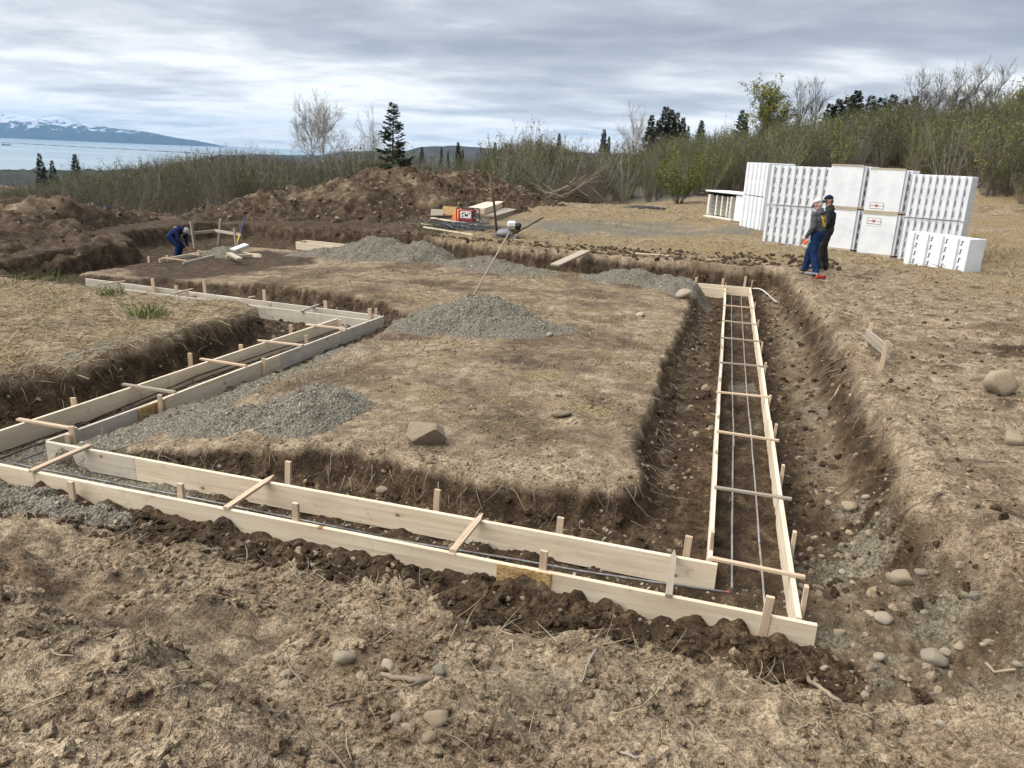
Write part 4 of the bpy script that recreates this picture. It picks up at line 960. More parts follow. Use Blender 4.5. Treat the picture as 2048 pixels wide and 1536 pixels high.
# --- a stand-in collection for scattered plants and stones (not linked to the scene itself)
def scatter(name, meshes, Pp, Rot, Scl, idx, kind='stuff', label=None):
    """one object that sets copies of small meshes on the given points"""
    src = bpy.data.collections.new(name + '_source')
    for i, me in enumerate(meshes):
        o = bpy.data.objects.new('%s_%02d' % (name, i), me); src.objects.link(o)
    me = bpy.data.meshes.new(name); n = len(Pp); me.vertices.add(n); me.vertices.foreach_set('co', np.asarray(Pp, np.float32).ravel())
    for nm_, arr, ty, key in (('rot', Rot, 'FLOAT_VECTOR', 'vector'), ('scl', Scl, 'FLOAT_VECTOR', 'vector')):
        a = me.attributes.new(nm_, ty, 'POINT'); a.data.foreach_set(key, np.asarray(arr, np.float32).ravel())
    a = me.attributes.new('idx', 'INT', 'POINT'); a.data.foreach_set('value', np.asarray(idx, np.int32))
    o = bpy.data.objects.new(name, me); COL.objects.link(o); o['kind'] = kind
    if label: o['label'] = label
    ng = bpy.data.node_groups.new(name, 'GeometryNodeTree')
    ng.interface.new_socket('Geometry', in_out='INPUT', socket_type='NodeSocketGeometry'); ng.interface.new_socket('Geometry', in_out='OUTPUT', socket_type='NodeSocketGeometry')
    gi = ng.nodes.new('NodeGroupInput'); go = ng.nodes.new('NodeGroupOutput')
    ci = ng.nodes.new('GeometryNodeCollectionInfo'); ci.inputs['Collection'].default_value = src; ci.inputs['Separate Children'].default_value = True; ci.inputs['Reset Children'].default_value = True
    ip = ng.nodes.new('GeometryNodeInstanceOnPoints'); ip.inputs['Pick Instance'].default_value = True
    def attr(nm_, ty):
        q = ng.nodes.new('GeometryNodeInputNamedAttribute'); q.data_type = ty; q.inputs['Name'].default_value = nm_; return q.outputs['Attribute']
    e2r = ng.nodes.new('FunctionNodeEulerToRotation')
    ng.links.new(gi.outputs[0], ip.inputs['Points']); ng.links.new(ci.outputs[0], ip.inputs['Instance'])
    ng.links.new(attr('idx', 'INT'), ip.inputs['Instance Index'])
    ng.links.new(attr('rot', 'FLOAT_VECTOR'), e2r.inputs[0]); ng.links.new(e2r.outputs[0], ip.inputs['Rotation'])
    ng.links.new(attr('scl', 'FLOAT_VECTOR'), ip.inputs['Scale'])
    ng.links.new(ip.outputs[0], go.inputs[0])
    md = o.modifiers.new('scatter', 'NODES'); md.node_group = ng
    return o
def rot_up(n, r, tilt=.12): return np.stack([r.normal(size=n)*tilt, r.normal(size=n)*tilt, r.uniform(0, 6.283, n)], -1)
def gzv(x, y): return ground(np.asarray(x, float), np.asarray(y, float), False)[0]

SH_DULL = [shrub_mesh('alder', 3.0, 19, .52, 12, 3, .055, [M_STEM, M_BUDD], 800+i) for i in range(4)]
SH_GREEN = [shrub_mesh('alder', 3.2, 17, .48, 12, 4, .062, [M_STEM, M_BUD], 820+i) for i in range(4)]
SH_LEAF = [shrub_mesh('willow', 3.0, 15, .5, 11, 5, .075, [M_STEM, M_LEAFG], 840+i) for i in range(2)]
SH_GREY = [shrub_mesh('grey_alder', 3.4, 16, .5, 12, 1, .06, [M_STEMG, M_BUDD], 860+i) for i in range(2)]
def thicket(name, label, xs, ys, n, meshes, weights, seed, keep=None, hmesh=3.1):
    """scrub whose tops follow the canopy height"""
    r = np.random.default_rng(seed); x = r.uniform(*xs, n); y = ys[0] + (ys[1]-ys[0])*r.uniform(0, 1, n)**1.4
    if keep is not None: k = keep(x, y); x, y = x[k], y[k]
    n = len(x); z = gzv(x, y); s = np.clip((canopy(x, y)-z)/hmesh, .45, 1.7)*r.uniform(.45, 1.14, n)*(1+.30*fbm(x, y, .10, 3, seed)); w_ = r.uniform(.8, 1.25, n)
    pw = np.array(weights, float); pt = fbm(x, y, .09, 2, seed+3); idx = np.array([r.choice(len(meshes), p=(q := pw*np.where(np.arange(len(meshes)) % 12 < 4, max(.15, 1-1.6*t), 1)/ (pw*np.where(np.arange(len(meshes)) % 12 < 4, max(.15, 1-1.6*t), 1)).sum())) for t in pt])
    rt = rot_up(n, r, .1)
    return scatter(name, meshes, np.stack([x, y, z-.1], -1), rt, np.stack([s*w_, s*w_, s], -1), idx, 'stuff', label)
ALLSH = SH_DULL + SH_GREEN + SH_LEAF + SH_GREY
def w4(d, g, l, y_): return [d]*4 + [g]*4 + [l]*2 + [y_]*2
thicket('alder_thicket', 'dull brown-green alder thicket behind the dirt mounds on the left', (-90, 1), (20, 100), 5200, ALLSH, w4(6, 1.8, .06, 1.6), 900, lambda x, y: (.961*y-.276*x > 35 + 13*sstep(-.75, -.45, x/y)) & (x < -.22*y) & (x > -1.35*y) & (H1(x, y) < gzv(x, y)) & (H2(x, y) < gzv(x, y)-.05))
thicket('alder_thicket', 'greener alder thicket along the back of the clearing', (-30, 12), (49, 110), 1500, ALLSH, w4(2.4, 4.4, 1.8, 1.0), 910, lambda x, y: (y > 50 + .35*np.clip(x+12, 0, 40)) & (x > -.30*y) & (x < .06*y))
thicket('alder_thicket', 'dense green alder thicket on the hillside at the right', (0, 70), (40, 118), 3600, ALLSH, w4(2.0, 4.6, 1.9, .7), 920, lambda x, y: (x > .03*y) & (y > 64 - 1.55*np.clip(x-4, 0, 15)) & (x < .75*y))
# --- distinct bushes
def bush(name, label, cat, px, py, y, mats, h, nst, spread, tw, lf, ls, seed, group=None, sc=1.0):
    p = at_y(px, py, y); g = gz(p.x, p.y); o = thing(name, label, cat, (p.x, p.y, g-.05), 0, group)
    me = shrub_mesh(name, h, nst, spread, tw, lf, ls, mats, seed); full = link('foliage', me, o)
    return o
bush('leafy_bush', 'round bright green leafy bush at the edge of the clearing', 'bush', 1360, 374, 49, [M_STEM, M_LEAFG], 3.3, 30, .75, 16, 9, .10, 930)
bush('leafy_bush', 'bright green bush low behind the dip between the mounds', 'bush', 512, 405, 44, [M_STEM, M_LEAF], 2.2, 22, .7, 12, 9, .12, 931)
bush('leafy_bush', 'small green bush behind the right shoulder of the big mound', 'bush', 975, 375, 47, [M_STEM, M_LEAFY], 2.0, 18, .7, 10, 7, .11, 932)
bush('leafy_bush', 'green bush beside the left end of the brush pile', 'bush', 1066, 378, 48, [M_STEM, M_LEAF], 1.5, 20, .8, 10, 8, .11, 933)
bush('willow', 'tall pale-budded willow with whitish stems left of the brush pile', 'willow', 1052, 385, 50, [M_STEMG, M_LEAFY], 5.0, 26, .30, 12, 3, .10, 934)
bush('willow', 'bare whitish willow clump at the right foot of the big mound', 'willow', 1003, 388, 49, [M_STEMG, M_BUD], 3.0, 26, .45, 10, 2, .08, 935)
bush('leafy_bush', 'yellow-green bush low at the far left beside the small spruces', 'bush', 40, 372, 75, [M_STEM, M_LEAFY], 3.2, 22, .6, 12, 8, .16, 936)
# --- spruces
SPR = [spruce_mesh('spruce', 6.0, 1.75, 950, 1.0, .36, .15), spruce_mesh('spruce', 6.0, 1.45, 951, 1.25, .42), spruce_mesh('spruce', 6.0, 1.65, 952, 1.2, .42, .05), spruce_mesh('spruce', 6.0, 1.2, 953, 1.2, .38)]
def split_tree(me, crown_name='crown'):
    """trunk and crown of a tree mesh as two meshes"""
    V = np.empty(len(me.vertices)*3, np.float32); me.vertices.foreach_get('co', V); V = V.reshape(-1, 3)
    Q = np.empty(len(me.polygons)*4, np.int32); me.loops.foreach_get('vertex_index', Q); Q = Q.reshape(-1, 4)
    n0 = TRUNKQ.get(me.name_full.split('.')[0], 48)
    out = []
    for k, sl in (('trunk', slice(0, n0)), (crown_name, slice(n0, None))):
        q = Q[sl]; u, inv = np.unique(q, return_inverse=True)
        Mi = np.empty(len(me.polygons), np.int32); me.polygons.foreach_get('material_index', Mi)
        m2_ = bpy.data.meshes.new(k); v = V[u]; q2 = inv.reshape(-1, 4)
        m2_.vertices.add(len(v)); m2_.vertices.foreach_set('co', v.ravel()); n = len(q2); m2_.loops.add(n*4); m2_.loops.foreach_set('vertex_index', q2.ravel().astype(np.int32))
        m2_.polygons.add(n); m2_.polygons.foreach_set('loop_start', np.arange(0, n*4, 4, dtype=np.int32)); m2_.polygons.foreach_set('loop_total', np.full(n, 4, dtype=np.int32))
        for m_ in me.materials: m2_.materials.append(m_)
        m2_.polygons.foreach_set('material_index', Mi[sl]); m2_.update(calc_edges=True); out.append(m2_)
    return out
TRUNKQ = {'spruce': 8*6, 'bare': 7*6}
SPR2 = [split_tree(m) for m in SPR]
def tree(name, label, cat, pair, px, ptop, pbase, y, hmesh, rz=0.0, group=None, wide=1.0, zb=None):
    top = at_y(px, ptop, y); bot = at_y(px, pbase, y)
    zb_ = min(bot.z, float(gzv([bot.x], [y])[0])); s0 = (top.z - bot.z)/hmesh
    s = (top.z - zb_)/hmesh; o = thing(name, label, cat, (bot.x*.5+top.x*.5, y, zb_), rz, group); o.scale = (s0*wide, s0*wide, s)
    link('trunk', pair[0], o); link('crown', pair[1], o); return o
G = 'spruces round the site'
tree('spruce_tree', 'large lone spruce standing behind the big dirt mound', 'spruce', SPR2[0], 786, 206, 372, 50, 6.0, .4, G, 1.25)
for k, (px, pt, pb, y, v, wd, lab) in enumerate((
    (82, 306, 372, 105, 2, .8, 'left and tallest of the three small spruces before the sea'), (106, 320, 372, 110, 3, .9, 'short middle one of the three small spruces before the sea'),
    (152, 308, 372, 100, 1, .9, 'right one of the three small spruces before the sea'),
    (844, 293, 330, 170, 3, 1.0, 'small distant spruce just right of the lone spruce'), (883, 293, 325, 190, 3, .9, 'thin distant spruce below the blue hill, left of its neighbour'),
    (916, 284, 326, 165, 1, 1.0, 'darkest distant spruce below the middle of the blue hill'), (925, 298, 326, 165, 3, .9, 'short distant spruce close against the darkest one below the blue hill'), (896, 301, 325, 190, 3, 1.0, 'tiny distant spruce below the left part of the blue hill'),
    (990, 284, 326, 150, 3, .9, 'thin spruce at the left edge of the pale-budded willow'),
    (1118, 266, 312, 130, 1, .8, 'small spruce right of the tall pale-budded willow'), (1207, 258, 308, 120, 1, 1.0, 'dark spruce left of the pale bare tree in the middle'), (1217, 272, 308, 122, 3, 1.0, 'short spruce against the right side of the dark one in the middle'),
    (1301, 229, 300, 120, 1, 1.05, 'leftmost tall spruce of the dark clump in the middle'), (1329, 212, 300, 116, 2, 1.15, 'tallest spruce of the dark clump in the middle'),
    (1341, 218, 300, 121, 1, 1.0, 'spruce just right of the tallest in the dark clump'), (1352, 224, 300, 118, 2, .9, 'fourth spruce from the left in the dark clump'), (1364, 234, 300, 122, 3, 1.1, 'rightmost spruce of the dark clump in the middle'), (1314, 240, 300, 112, 2, 1.0, 'short front spruce in the dark clump in the middle'),
    (1375, 251, 300, 130, 3, .8, 'thin spruce standing off to the right of the dark clump'), (1401, 240, 302, 118, 1, .95, 'lone dark spruce between the dark clump and the pale bare shrubs'),
    (1481, 219, 290, 110, 2, .95, 'dark spruce left of the yellow-green tree'), (1490, 226, 290, 112, 3, .9, 'thin dark spruce touching the yellow-green tree'),
    (1655, 206, 300, 112, 3, 1.1, 'short spruce at the left end of the ridge-top row'), (1672, 197, 300, 112, 3, 1.1, 'second spruce from the left in the ridge-top row'), (1707, 180, 300, 110, 1, 1.0, 'tallest spruce of the ridge-top row, left of centre'),
    (1690, 192, 300, 114, 3, 1.2, 'narrow spruce just left of the tallest on the ridge top'), (1735, 190, 300, 112, 2, 1.0, 'broad spruce right of the tallest on the ridge top'), (1757, 194, 300, 114, 3, 1.3, 'narrow spruce right of the broad one on the ridge top'), (1779, 188, 300, 112, 2, 1.0, 'spruce near the middle of the ridge-top row'),
    (1800, 197, 300, 113, 3, 1.2, 'spruce left of the leaning bare trees on the ridge'), (1822, 190, 300, 114, 3, 1.0, 'rightmost spruce of the ridge-top row'), (1916, 196, 300, 104, 1, .9, 'spruce among the leaning bare trees at the right'))):
    tree('spruce_tree', lab, 'spruce', SPR2[v], px, pt, pb, y, 6.0, k*1.3, G, wd*1.25)
# --- broadleaf trees
BARE = [bare_mesh('bare', 6.0, 3, 970, [M_STEMG, M_LEAFP], 0, .07, 2, .38, .013), bare_mesh('bare', 6.0, 3, 971, [M_STEMG, M_LEAFP], 0, .07, 2, .38, .013), bare_mesh('bare', 6.0, 3, 972, [M_STEMG, M_LEAFP], 0, .07, 1, .15, .012), bare_mesh('bare', 6.0, 3, 973, [M_STEM, M_BUDD], .10, .05, 1, .2, .014), bare_mesh('bare', 6.0, 3, 974, [M_STEM, M_LEAFY], 0, .20, 5, .10, .014)]
BARE2 = [split_tree(m) for m in BARE]
GB = 'broadleaf trees round the site'
for k, (px, pt, pb, y, v, wd, lab) in enumerate((
    (646, 226, 345, 95, 0, 1.12, 'round-crowned bare tree left of the lone spruce, the right one of two'), (622, 232, 345, 97, 1, .9, 'round-crowned bare tree left of the lone spruce, the left one of two'),
    (743, 248, 335, 90, 2, .8, 'slim pale bare tree close to the left of the lone spruce'), (1268, 234, 315, 95, 2, 1.0, 'pale bare tree left of the dark spruce clump'),
    (1546, 198, 310, 100, 4, 1.05, 'yellow-green leafing tree left of the ridge-top spruces'), (1525, 226, 300, 102, 4, .9, 'lower yellow-green tree leaning on the taller one'),
    (1600, 195, 290, 98, 3, .9, 'bare twiggy tree right of the yellow-green tree'), (1630, 188, 290, 99, 3, .9, 'bare twiggy tree at the left end of the ridge-top spruces'),
    (1838, 172, 300, 96, 3, 1.0, 'first of the leaning bare trees, right of the ridge-top spruces'), (1872, 180, 300, 95, 3, 1.0, 'second of the leaning bare trees on the right ridge'), (1905, 172, 300, 97, 3, 1.0, 'third of the leaning bare trees on the right ridge'),
    (1942, 162, 300, 95, 3, 1.05, 'tallest leaning bare tree on the right ridge'), (1985, 164, 300, 96, 3, 1.0, 'last leaning bare tree near the right edge'), (2030, 192, 300, 90, 4, .9, 'yellow-green tree cut by the right edge'))):
    tree('bare_tree' if v < 4 else 'leafing_tree', lab, 'tree', BARE2[v], px, pt, pb, y, 5.7, k*1.7 if v != 3 else .2*k, GB, wd)
# ------------------------------------------------------------------ foam block bundles
def foam_mat():
    m, t, b = new_mat('white_foam'); c = t.new('ShaderNodeTexCoord'); oi = t.new('ShaderNodeObjectInfo'); Pp = c.outputs['Object']
    n = t.noise(Pp, 2.4, 5, .6); n2 = t.noise(Pp, 260.0, 2, .5)
    t.link(t.ramp(n, [(.35, (.66, .68, .70)), (.6, (.77, .785, .80))]), b.inputs['Base Color']); b.inputs['Roughness'].default_value = .75
    bump(t, b, n2, .2, .002); return m
M_FOAM = foam_mat(); M_CLIP = plain('black_web', (.015, .015, .017), .5); M_STRAP = plain('grey_strap', (.30, .30, .31), .4)
M_FOAMY = plain('yellowed_foam', (.66, .64, .57), .8, .2, 0, .10, 3)
M_SKID = wood_material('skid_board', (.34, .29, .22), (.45, .39, .31), (.56, .50, .42), knots=False, stain=.25)
def mesh_of(mb, name, mat):
    me = bpy.data.meshes.new(name); me.from_pydata(mb.v, [], mb.f); me.validate(); me.update()
    for m_ in (mat if isinstance(mat, (list, tuple)) else [mat]): me.materials.append(m_)
    return me
BL = 1.20                                                     # length of a block, standing upright
def block_meshes(wd, dp, narrow):
    """a hollow wall block on end: two proud foam faces with the web slot between them"""
    mb = MB(); rib = wd*(.40 if not narrow else .46); slot = wd-rib
    mb.box((rib/2, dp/2, BL/2), (rib, dp, BL), bev=.012)
    mb.box((rib+slot/2, dp/2+.05, BL/2), (slot, dp-.02, BL-.006))
    cl = MB()
    for k in range(4):
        z = .17 + k*.29
        cl.box((rib+slot*.30, .055, z), (.010, .03, .15))
        if not narrow:
            cl.box((rib+slot*.40, .055, z+.07), (.03, .03, .010)); cl.box((rib+slot*.20, .055, z-.07), (.03, .03, .010))
    return mesh_of(mb, 'foam_block', M_FOAM), mesh_of(cl, 'web_clip', M_CLIP)
def frame_for(p, q):
    """origin and yaw of a row whose front bottom edge runs from p to q"""
    d = q-p; return p, math.atan2(d.y, d.x), d.length
def bundle(label, p, q, n, dp=1.0, layers=2, narrow=False, strap=True, clips=True, group='bundles of white foam blocks', hgap=.03, seed=0):
    p = Vector(p); q = Vector(q); yaw = math.atan2((q-p).y, (q-p).x); L = (q-p).to_2d().length
    zg = min(gz(p.x, p.y), gz(q.x, q.y)); o = thing('foam_block_bundle', label, 'foam blocks', (p.x, p.y, zg-.02), yaw, group)
    a, b = block_meshes(L/n, dp, narrow); rn = random.Random(seed)
    for ly in range(layers):
        for i in range(n):
            k = link('foam_block', a, o, (i*L/n, rn.uniform(-.012, .012), ly*(BL+hgap))); clips and link('web_clip', b, k).__setitem__('kind', 'stuff')
    end = MB().box((L+.03, dp/2, BL*layers/2), (.055, dp, BL*layers+hgap-.01), bev=.01).build('end_panel', M_FOAM, o)
    if strap: MB().box((L/2, -.016, BL+hgap*.4), (L+.12, .006, .022)).build('strap', M_STRAP, o)
    return o
def smooth_bundle(label, p, q, dp=1.0, stickers=False, group='bundles of white foam blocks', seed=0):
    p = Vector(p); q = Vector(q); yaw = math.atan2((q-p).y, (q-p).x); L = (q-p).to_2d().length
    zg = min(gz(p.x, p.y), gz(q.x, q.y)); o = thing('foam_block_bundle', label, 'foam blocks', (p.x, p.y, zg), yaw, group)
    side = .17; W_ = L-side
    for ly in range(2):
        z = ly*(BL+.06)
        for kk in range(3): MB().box((W_/2, .04+kk*dp/3+dp/6-.06, z+BL/2+.05), (W_, dp/3-.008, BL-.02), bev=.008).build('foam_panel', M_FOAM, o)
        MB().box((W_+side*.22, dp/2+.03, z+BL/2+.05), (side*.42, dp-.03, BL-.03), bev=.008).build('foam_panel', M_FOAM, o)
        MB().box((W_+side*.72, dp/2+.10, z+BL/2+.05), (side*.5, dp-.12, BL-.03)).build('foam_panel', M_FOAM, o)
        for k in range(4): MB().box((W_+side*.72, .05, z+.2+k*.28), (.016, .05, .16)).build('web_clip', M_CLIP, o)
    for z, h_ in ((.0, .09), (BL+.015, .055), (BL+.075, .06), (2*BL+.085, .05)):
        b_ = plank_mesh(W_*(.99 if h_ < .09 else .98), .09, h_, .003, seed=seed+int(z*10)).build('skid_board', M_SKID, o); b_.location = (.005, -.028, z+h_)
    if stickers:
        for z in (BL*.80, BL+.20):
            s_ = MB().box((0, 0, 0), (.40, .004, .24)).build('label', plain('label_paper', (.78, .78, .77), .5, var=.02), o); s_.location = (.34, -.031+.03-.001+.0, z+.05); s_.location.y = -.022
            MB().box((0, -.0035, .105), (.38, .002, .008)).build('label_border', M_CLIP, s_); MB().box((0, -.0035, -.068), (.38, .002, .012)).build('label_border', M_CLIP, s_)
            MB().box((-.186, -.0035, .02), (.008, .002, .165)).build('label_border', M_CLIP, s_); MB().box((.186, -.0035, .02), (.008, .002, .165)).build('label_border', M_CLIP, s_)
            fx = MB().add([(-.055, -.0045, .075), (-.028, -.0045, .045), (.012, -.0045, .045), (.04, -.0045, .075), (.034, -.0045, .02), (-.007, -.0045, -.045), (-.05, -.0045, .02)], [(0, 1, 6), (1, 2, 4, 5, 6), (2, 3, 4)]).build('emblem', plain('emblem_red', (.50, .07, .03), .6), s_)
            for txt, x_ in (('FOX', -.115), ('BLOCKS', .105)):
                cu = bpy.data.curves.new('lettering', 'FONT'); cu.body = txt; cu.size = .062 if txt == 'FOX' else .05; cu.align_x = 'CENTER'; cu.align_y = 'CENTER'
                tmp = bpy.data.objects.new('lettering', cu); me = bpy.data.meshes.new_from_object(tmp); bpy.data.objects.remove(tmp)
                me.materials.clear(); me.materials.append(M_CLIP); t_ = link('lettering', me, s_, (x_, -.0048, .012)); t_.rotation_euler = (R(90), 0, 0)
    return o
zf_ = .56
def F(px, py): return at(px, py, zf_)
eA0, eA1 = F(1480, 452), F(1519, 466); eB0, eB1 = F(1523, 483), F(1630, 500); eC0, eC1 = F(1636, 501), F(1712, 509); eD0, eD1 = F(1712, 508), F(1792, 519); eE0, eE1 = F(1794, 520), F(1910, 538)
ZL = [Vector(v) for v in (eA0, eE1)]
line0 = at(1524, 482, .62); line1 = at(1788, 516, .52); dl = (line1-line0).normalized()
def LN(px): # where the front line of the bundles passes under this picture column
    lo, hi = -3.0, 9.0
    for _ in range(50):
        m_ = (lo+hi)/2; c = line0 + dl*m_; v = W2C.T @ np.array([c.x, c.y, c.z-CAM_Z]); X_ = CXP + F_PX*v[0]/v[2]
        if X_ < px: lo = m_
        else: hi = m_
    return line0 + dl*lo
bundle('tall bundle of foam blocks at the far left end, seen edge-on', F(1478, 456), F(1518, 466), 5, 1.0, 2, True, False, False, seed=1)
bundle('tall bundle of foam blocks with black web clips behind the two men', LN(1524), LN(1636), 8, 1.0, 2, False, seed=2)
smooth_bundle('smooth-faced foam bundle right of the two men, no label', LN(1638), LN(1712), 1.0, False, seed=3)
smooth_bundle('smooth-faced foam bundle carrying two printed labels', LN(1713), LN(1793), 1.0, True, seed=4)
bundle('tall bundle of foam blocks at the right end, partly behind a short stack', LN(1795), LN(1905), 8, 1.0, 2, True, seed=5)
sp_, sq_ = F(1806, 524), F(1923, 545)
o_ = bundle('short single-height stack of foam blocks in front of the right end', sp_ - Vector((0, .0, 0)), sq_, 4, .55, 1, False, False, seed=6); o_.scale.z = .74
# hollow blocks lying at the left end
def hollow_stack():
    p, q = F(1408, 437), F(1462, 446); yaw = math.atan2((q-p).y, (q-p).x); L = (q-p).to_2d().length
    o = thing('foam_block_bundle', 'low stack of hollow foam blocks with open ends, left of the tall bundles', 'foam blocks', (p.x, p.y, gz(p.x, p.y)-.02), yaw, 'bundles of white foam blocks')
    Hh = 1.22
    MB().box((L/2, .6, .05), (L, 1.3, .08), bev=.01).build('foam_panel', M_FOAMY, o)
    for i in range(5):
        x = L*(i+.5)/5; MB().box((x, .6+(.0 if i in (0, 4) else .12), .1+Hh*.38), (.10 if i else .16, 1.2, Hh*.72), bev=.015).build('foam_panel', M_FOAMY, o)
        if i < 4:
            for k in range(5): MB().box((x+L*.09, .10, .28+k*.18), (.10, .03, .022)).build('web_clip', M_CLIP, o)
    MB().box((L/2, .35, .13), (L*.85, .04, .09)).build('web', M_CLIP, o)
    MB().box((L*.62, .6, Hh*.93+.02), (L*1.35, 1.2, .07), bev=.012).build('foam_panel', M_FOAM, o)
    for k in range(6): MB().box((.12+L*.17*k, .2, Hh*.86), (.02, .3, .14)).build('web', M_CLIP, o)
    MB().box((L+.42, .62, Hh*.45), (.78, 1.1, Hh*.86), bev=.012).build('foam_panel', M_FOAM, o)
hollow_stack()

# ------------------------------------------------------------------ tools, plant and timber lying about
M_BLACK = plain('black_paint', (.018, .018, .02), .45); M_RED = plain('red_paint', (.34, .022, .02), .38, .5); M_WHITE = plain('white_paint', (.72, .72, .70), .45)
M_GREYP = plain('grey_plastic', (.22, .22, .23), .5); M_ORANGE = plain('orange_cloth', (.70, .16, .045), .8); M_YEL = plain('yellow_paint', (.62, .42, .03), .45); M_BLUEP = plain('blue_paint', (.03, .06, .22), .45)
M_HANDLE = wood_material('ash_handle', (.27, .20, .13), (.38, .30, .21), (.48, .40, .29), knots=False)
def on_ground(px, py, z0=.45):
    p = at(px, py, z0)
    for _ in range(4): p = at(px, py, gz(p.x, p.y))
    return p
def lie(p, L, T, Hh, yaw, name, label, cat, mat, lift=.0, pit=0.0, group=None, seed=0, top=None):
    """a single plank lying about"""
    o = plank_mesh(L, T, Hh, .005, seed=seed).build(name, mat); o.matrix_basis = Matrix.Translation(p + Vector((0, 0, Hh+lift))) @ Euler((0, pit, yaw)).to_matrix().to_4x4(); tag(o, label, cat, group); return o
a, b = P(1118, 532, .22), P(1180, 503, .48); dv = b-a
lie(a + Vector((0, 0, -.04)), dv.length, .28, .045, math.atan2(dv.y, dv.x), 'plank', 'wide plank laid as a ramp across the back trench', 'plank', M_GREYWOOD, .02, -math.asin(dv.z/dv.length), seed=9)
p = on_ground(1270, 510); lie(p, 1.0, .07, .03, .0, 'lath', 'thin pale lath lying on the far lip of the back trench', 'lath', M_WOOD, .03, 0, seed=10)
p = on_ground(1733, 690); q = on_ground(1769, 738)
bb = thing('batter_board', 'short board nailed to two stakes on the right bank', 'batter board', ((p.x+q.x)/2, (p.y+q.y)/2, gz((p.x+q.x)/2, (p.y+q.y)/2)))
tp = at_y(1735, 655, p.y); tq = at_y(1774, 692, q.y)
board(bb, tp + Vector((0, .1, -.04)), tq + Vector((0, -.05, -.0)), M_GREYWOOD, name='rail', Hh=.14, seed=91)
t1 = at_y(1740, 645, p.y); stake(bb, t1.x + .02, p.y, t1.z, .3, (.03, 0), w=.045, t=.03, name='stake'); t2 = at_y(1776, 680, q.y); stake(bb, t2.x-.01, q.y-.03, t2.z, .3, (.05, 0), w=.045, t=.03, name='stake')
# batter boards by the worker
yb = 21.0; Lb = thing('batter_board', 'three tall posts with two rails meeting at a corner, left behind the dig', 'batter board', (at_y(430, 490, yb).x, yb, 0))
def post(px0, py0, px1, py1, yy, w_=.085):
    a_ = at_y(px0, py0, yy); b_ = at_y(px1, py1, yy); c_ = b_ - a_
    o_ = MB().tube([(0, 0, 0), c_], w_/2*1.2, 4).build('post', M_GREYWOOD, Lb); o_.location = a_ - Lb.location; return o_
post(392, 512, 382, 443, 20.4); post(435, 508, 441, 438, 21.6); post(475, 505, 469, 456, 20.6)
a_, b_, c_ = at_y(361, 466, 20.2), at_y(433, 459, 21.5), at_y(481, 467, 20.4)
board(Lb, a_, b_, M_SKID, name='rail', Hh=.085, seed=93); board(Lb, b_ + Vector((-.05, -.05, .01)), c_, M_SKID, name='rail', Hh=.085, seed=94)
# shovels
def shovel(label, tip, top, mat, blade_down=True, two=None):
    tip = Vector(tip); top = Vector(top); d_ = (top-tip); L_ = d_.length; u = d_/L_
    o = thing('shovel', label, 'shovel', tip)
    pts = [u*.28, u*(L_*.55)] if two else [u*.28, u*L_]
    h1 = MB().tube([u*.26, u*.35, u*(L_*.6), u*L_], [.014, .019, .018, .016], 8).build('handle', mat, o, True)
    if two: MB().tube([u*(L_*.10), u*(L_*.45)], .021, 8).build('grip', two, o, True)
    s = u.cross(Vector((0, 1, 0))).normalized() if abs(u.y) < .9 else Vector((1, 0, 0)); f = u.cross(s)
    V = []; 
    for (k, wv, bow) in ((0, .02, 0), (.08, .085, .012), (.20, .105, .02), (.28, .10, .018), (.30, .02, .0)):
        for j in (-1, -.5, 0, .5, 1): V.append(u*k + s*wv*j + f*bow*(1-j*j))
    Fq = [(i*5+j, i*5+j+1, (i+1)*5+j+1, (i+1)*5+j) for i in range(4) for j in range(4)]
    bl = MB().add(V, Fq).build('blade', M_REBAR_D, o, True); bl.modifiers.new('t', 'SOLIDIFY').thickness = .004
    return o
pt = at_y(950, 574, 13.45); shovel('wooden-handled shovel stuck leaning in the gravel cone', pt + Vector((-.16, -.02, -.42)), at_y(1018, 466, 14.4), M_HANDLE)
pt = at_y(470, 500, 20.1); shovel('yellow and blue handled shovel leaning on the left batter boards', pt, at_y(490, 434, 20.9), M_BLUEP, two=M_YEL)
# boards near it
p = P(456, 509, .12); lie(p + Vector((-.05, .0, 0)), 1.15, .14, .05, R(-42), 'plank', 'short pale board end lying beside the small gravel heap', 'plank', M_SKID, .0, 0, seed=12)
lie(P(470, 502, .2), .42, .3, .03, R(60), 'board_offcut', 'square white board offcut beside the yellow shovel', 'board', M_WHITE, .0, -.3, seed=13)
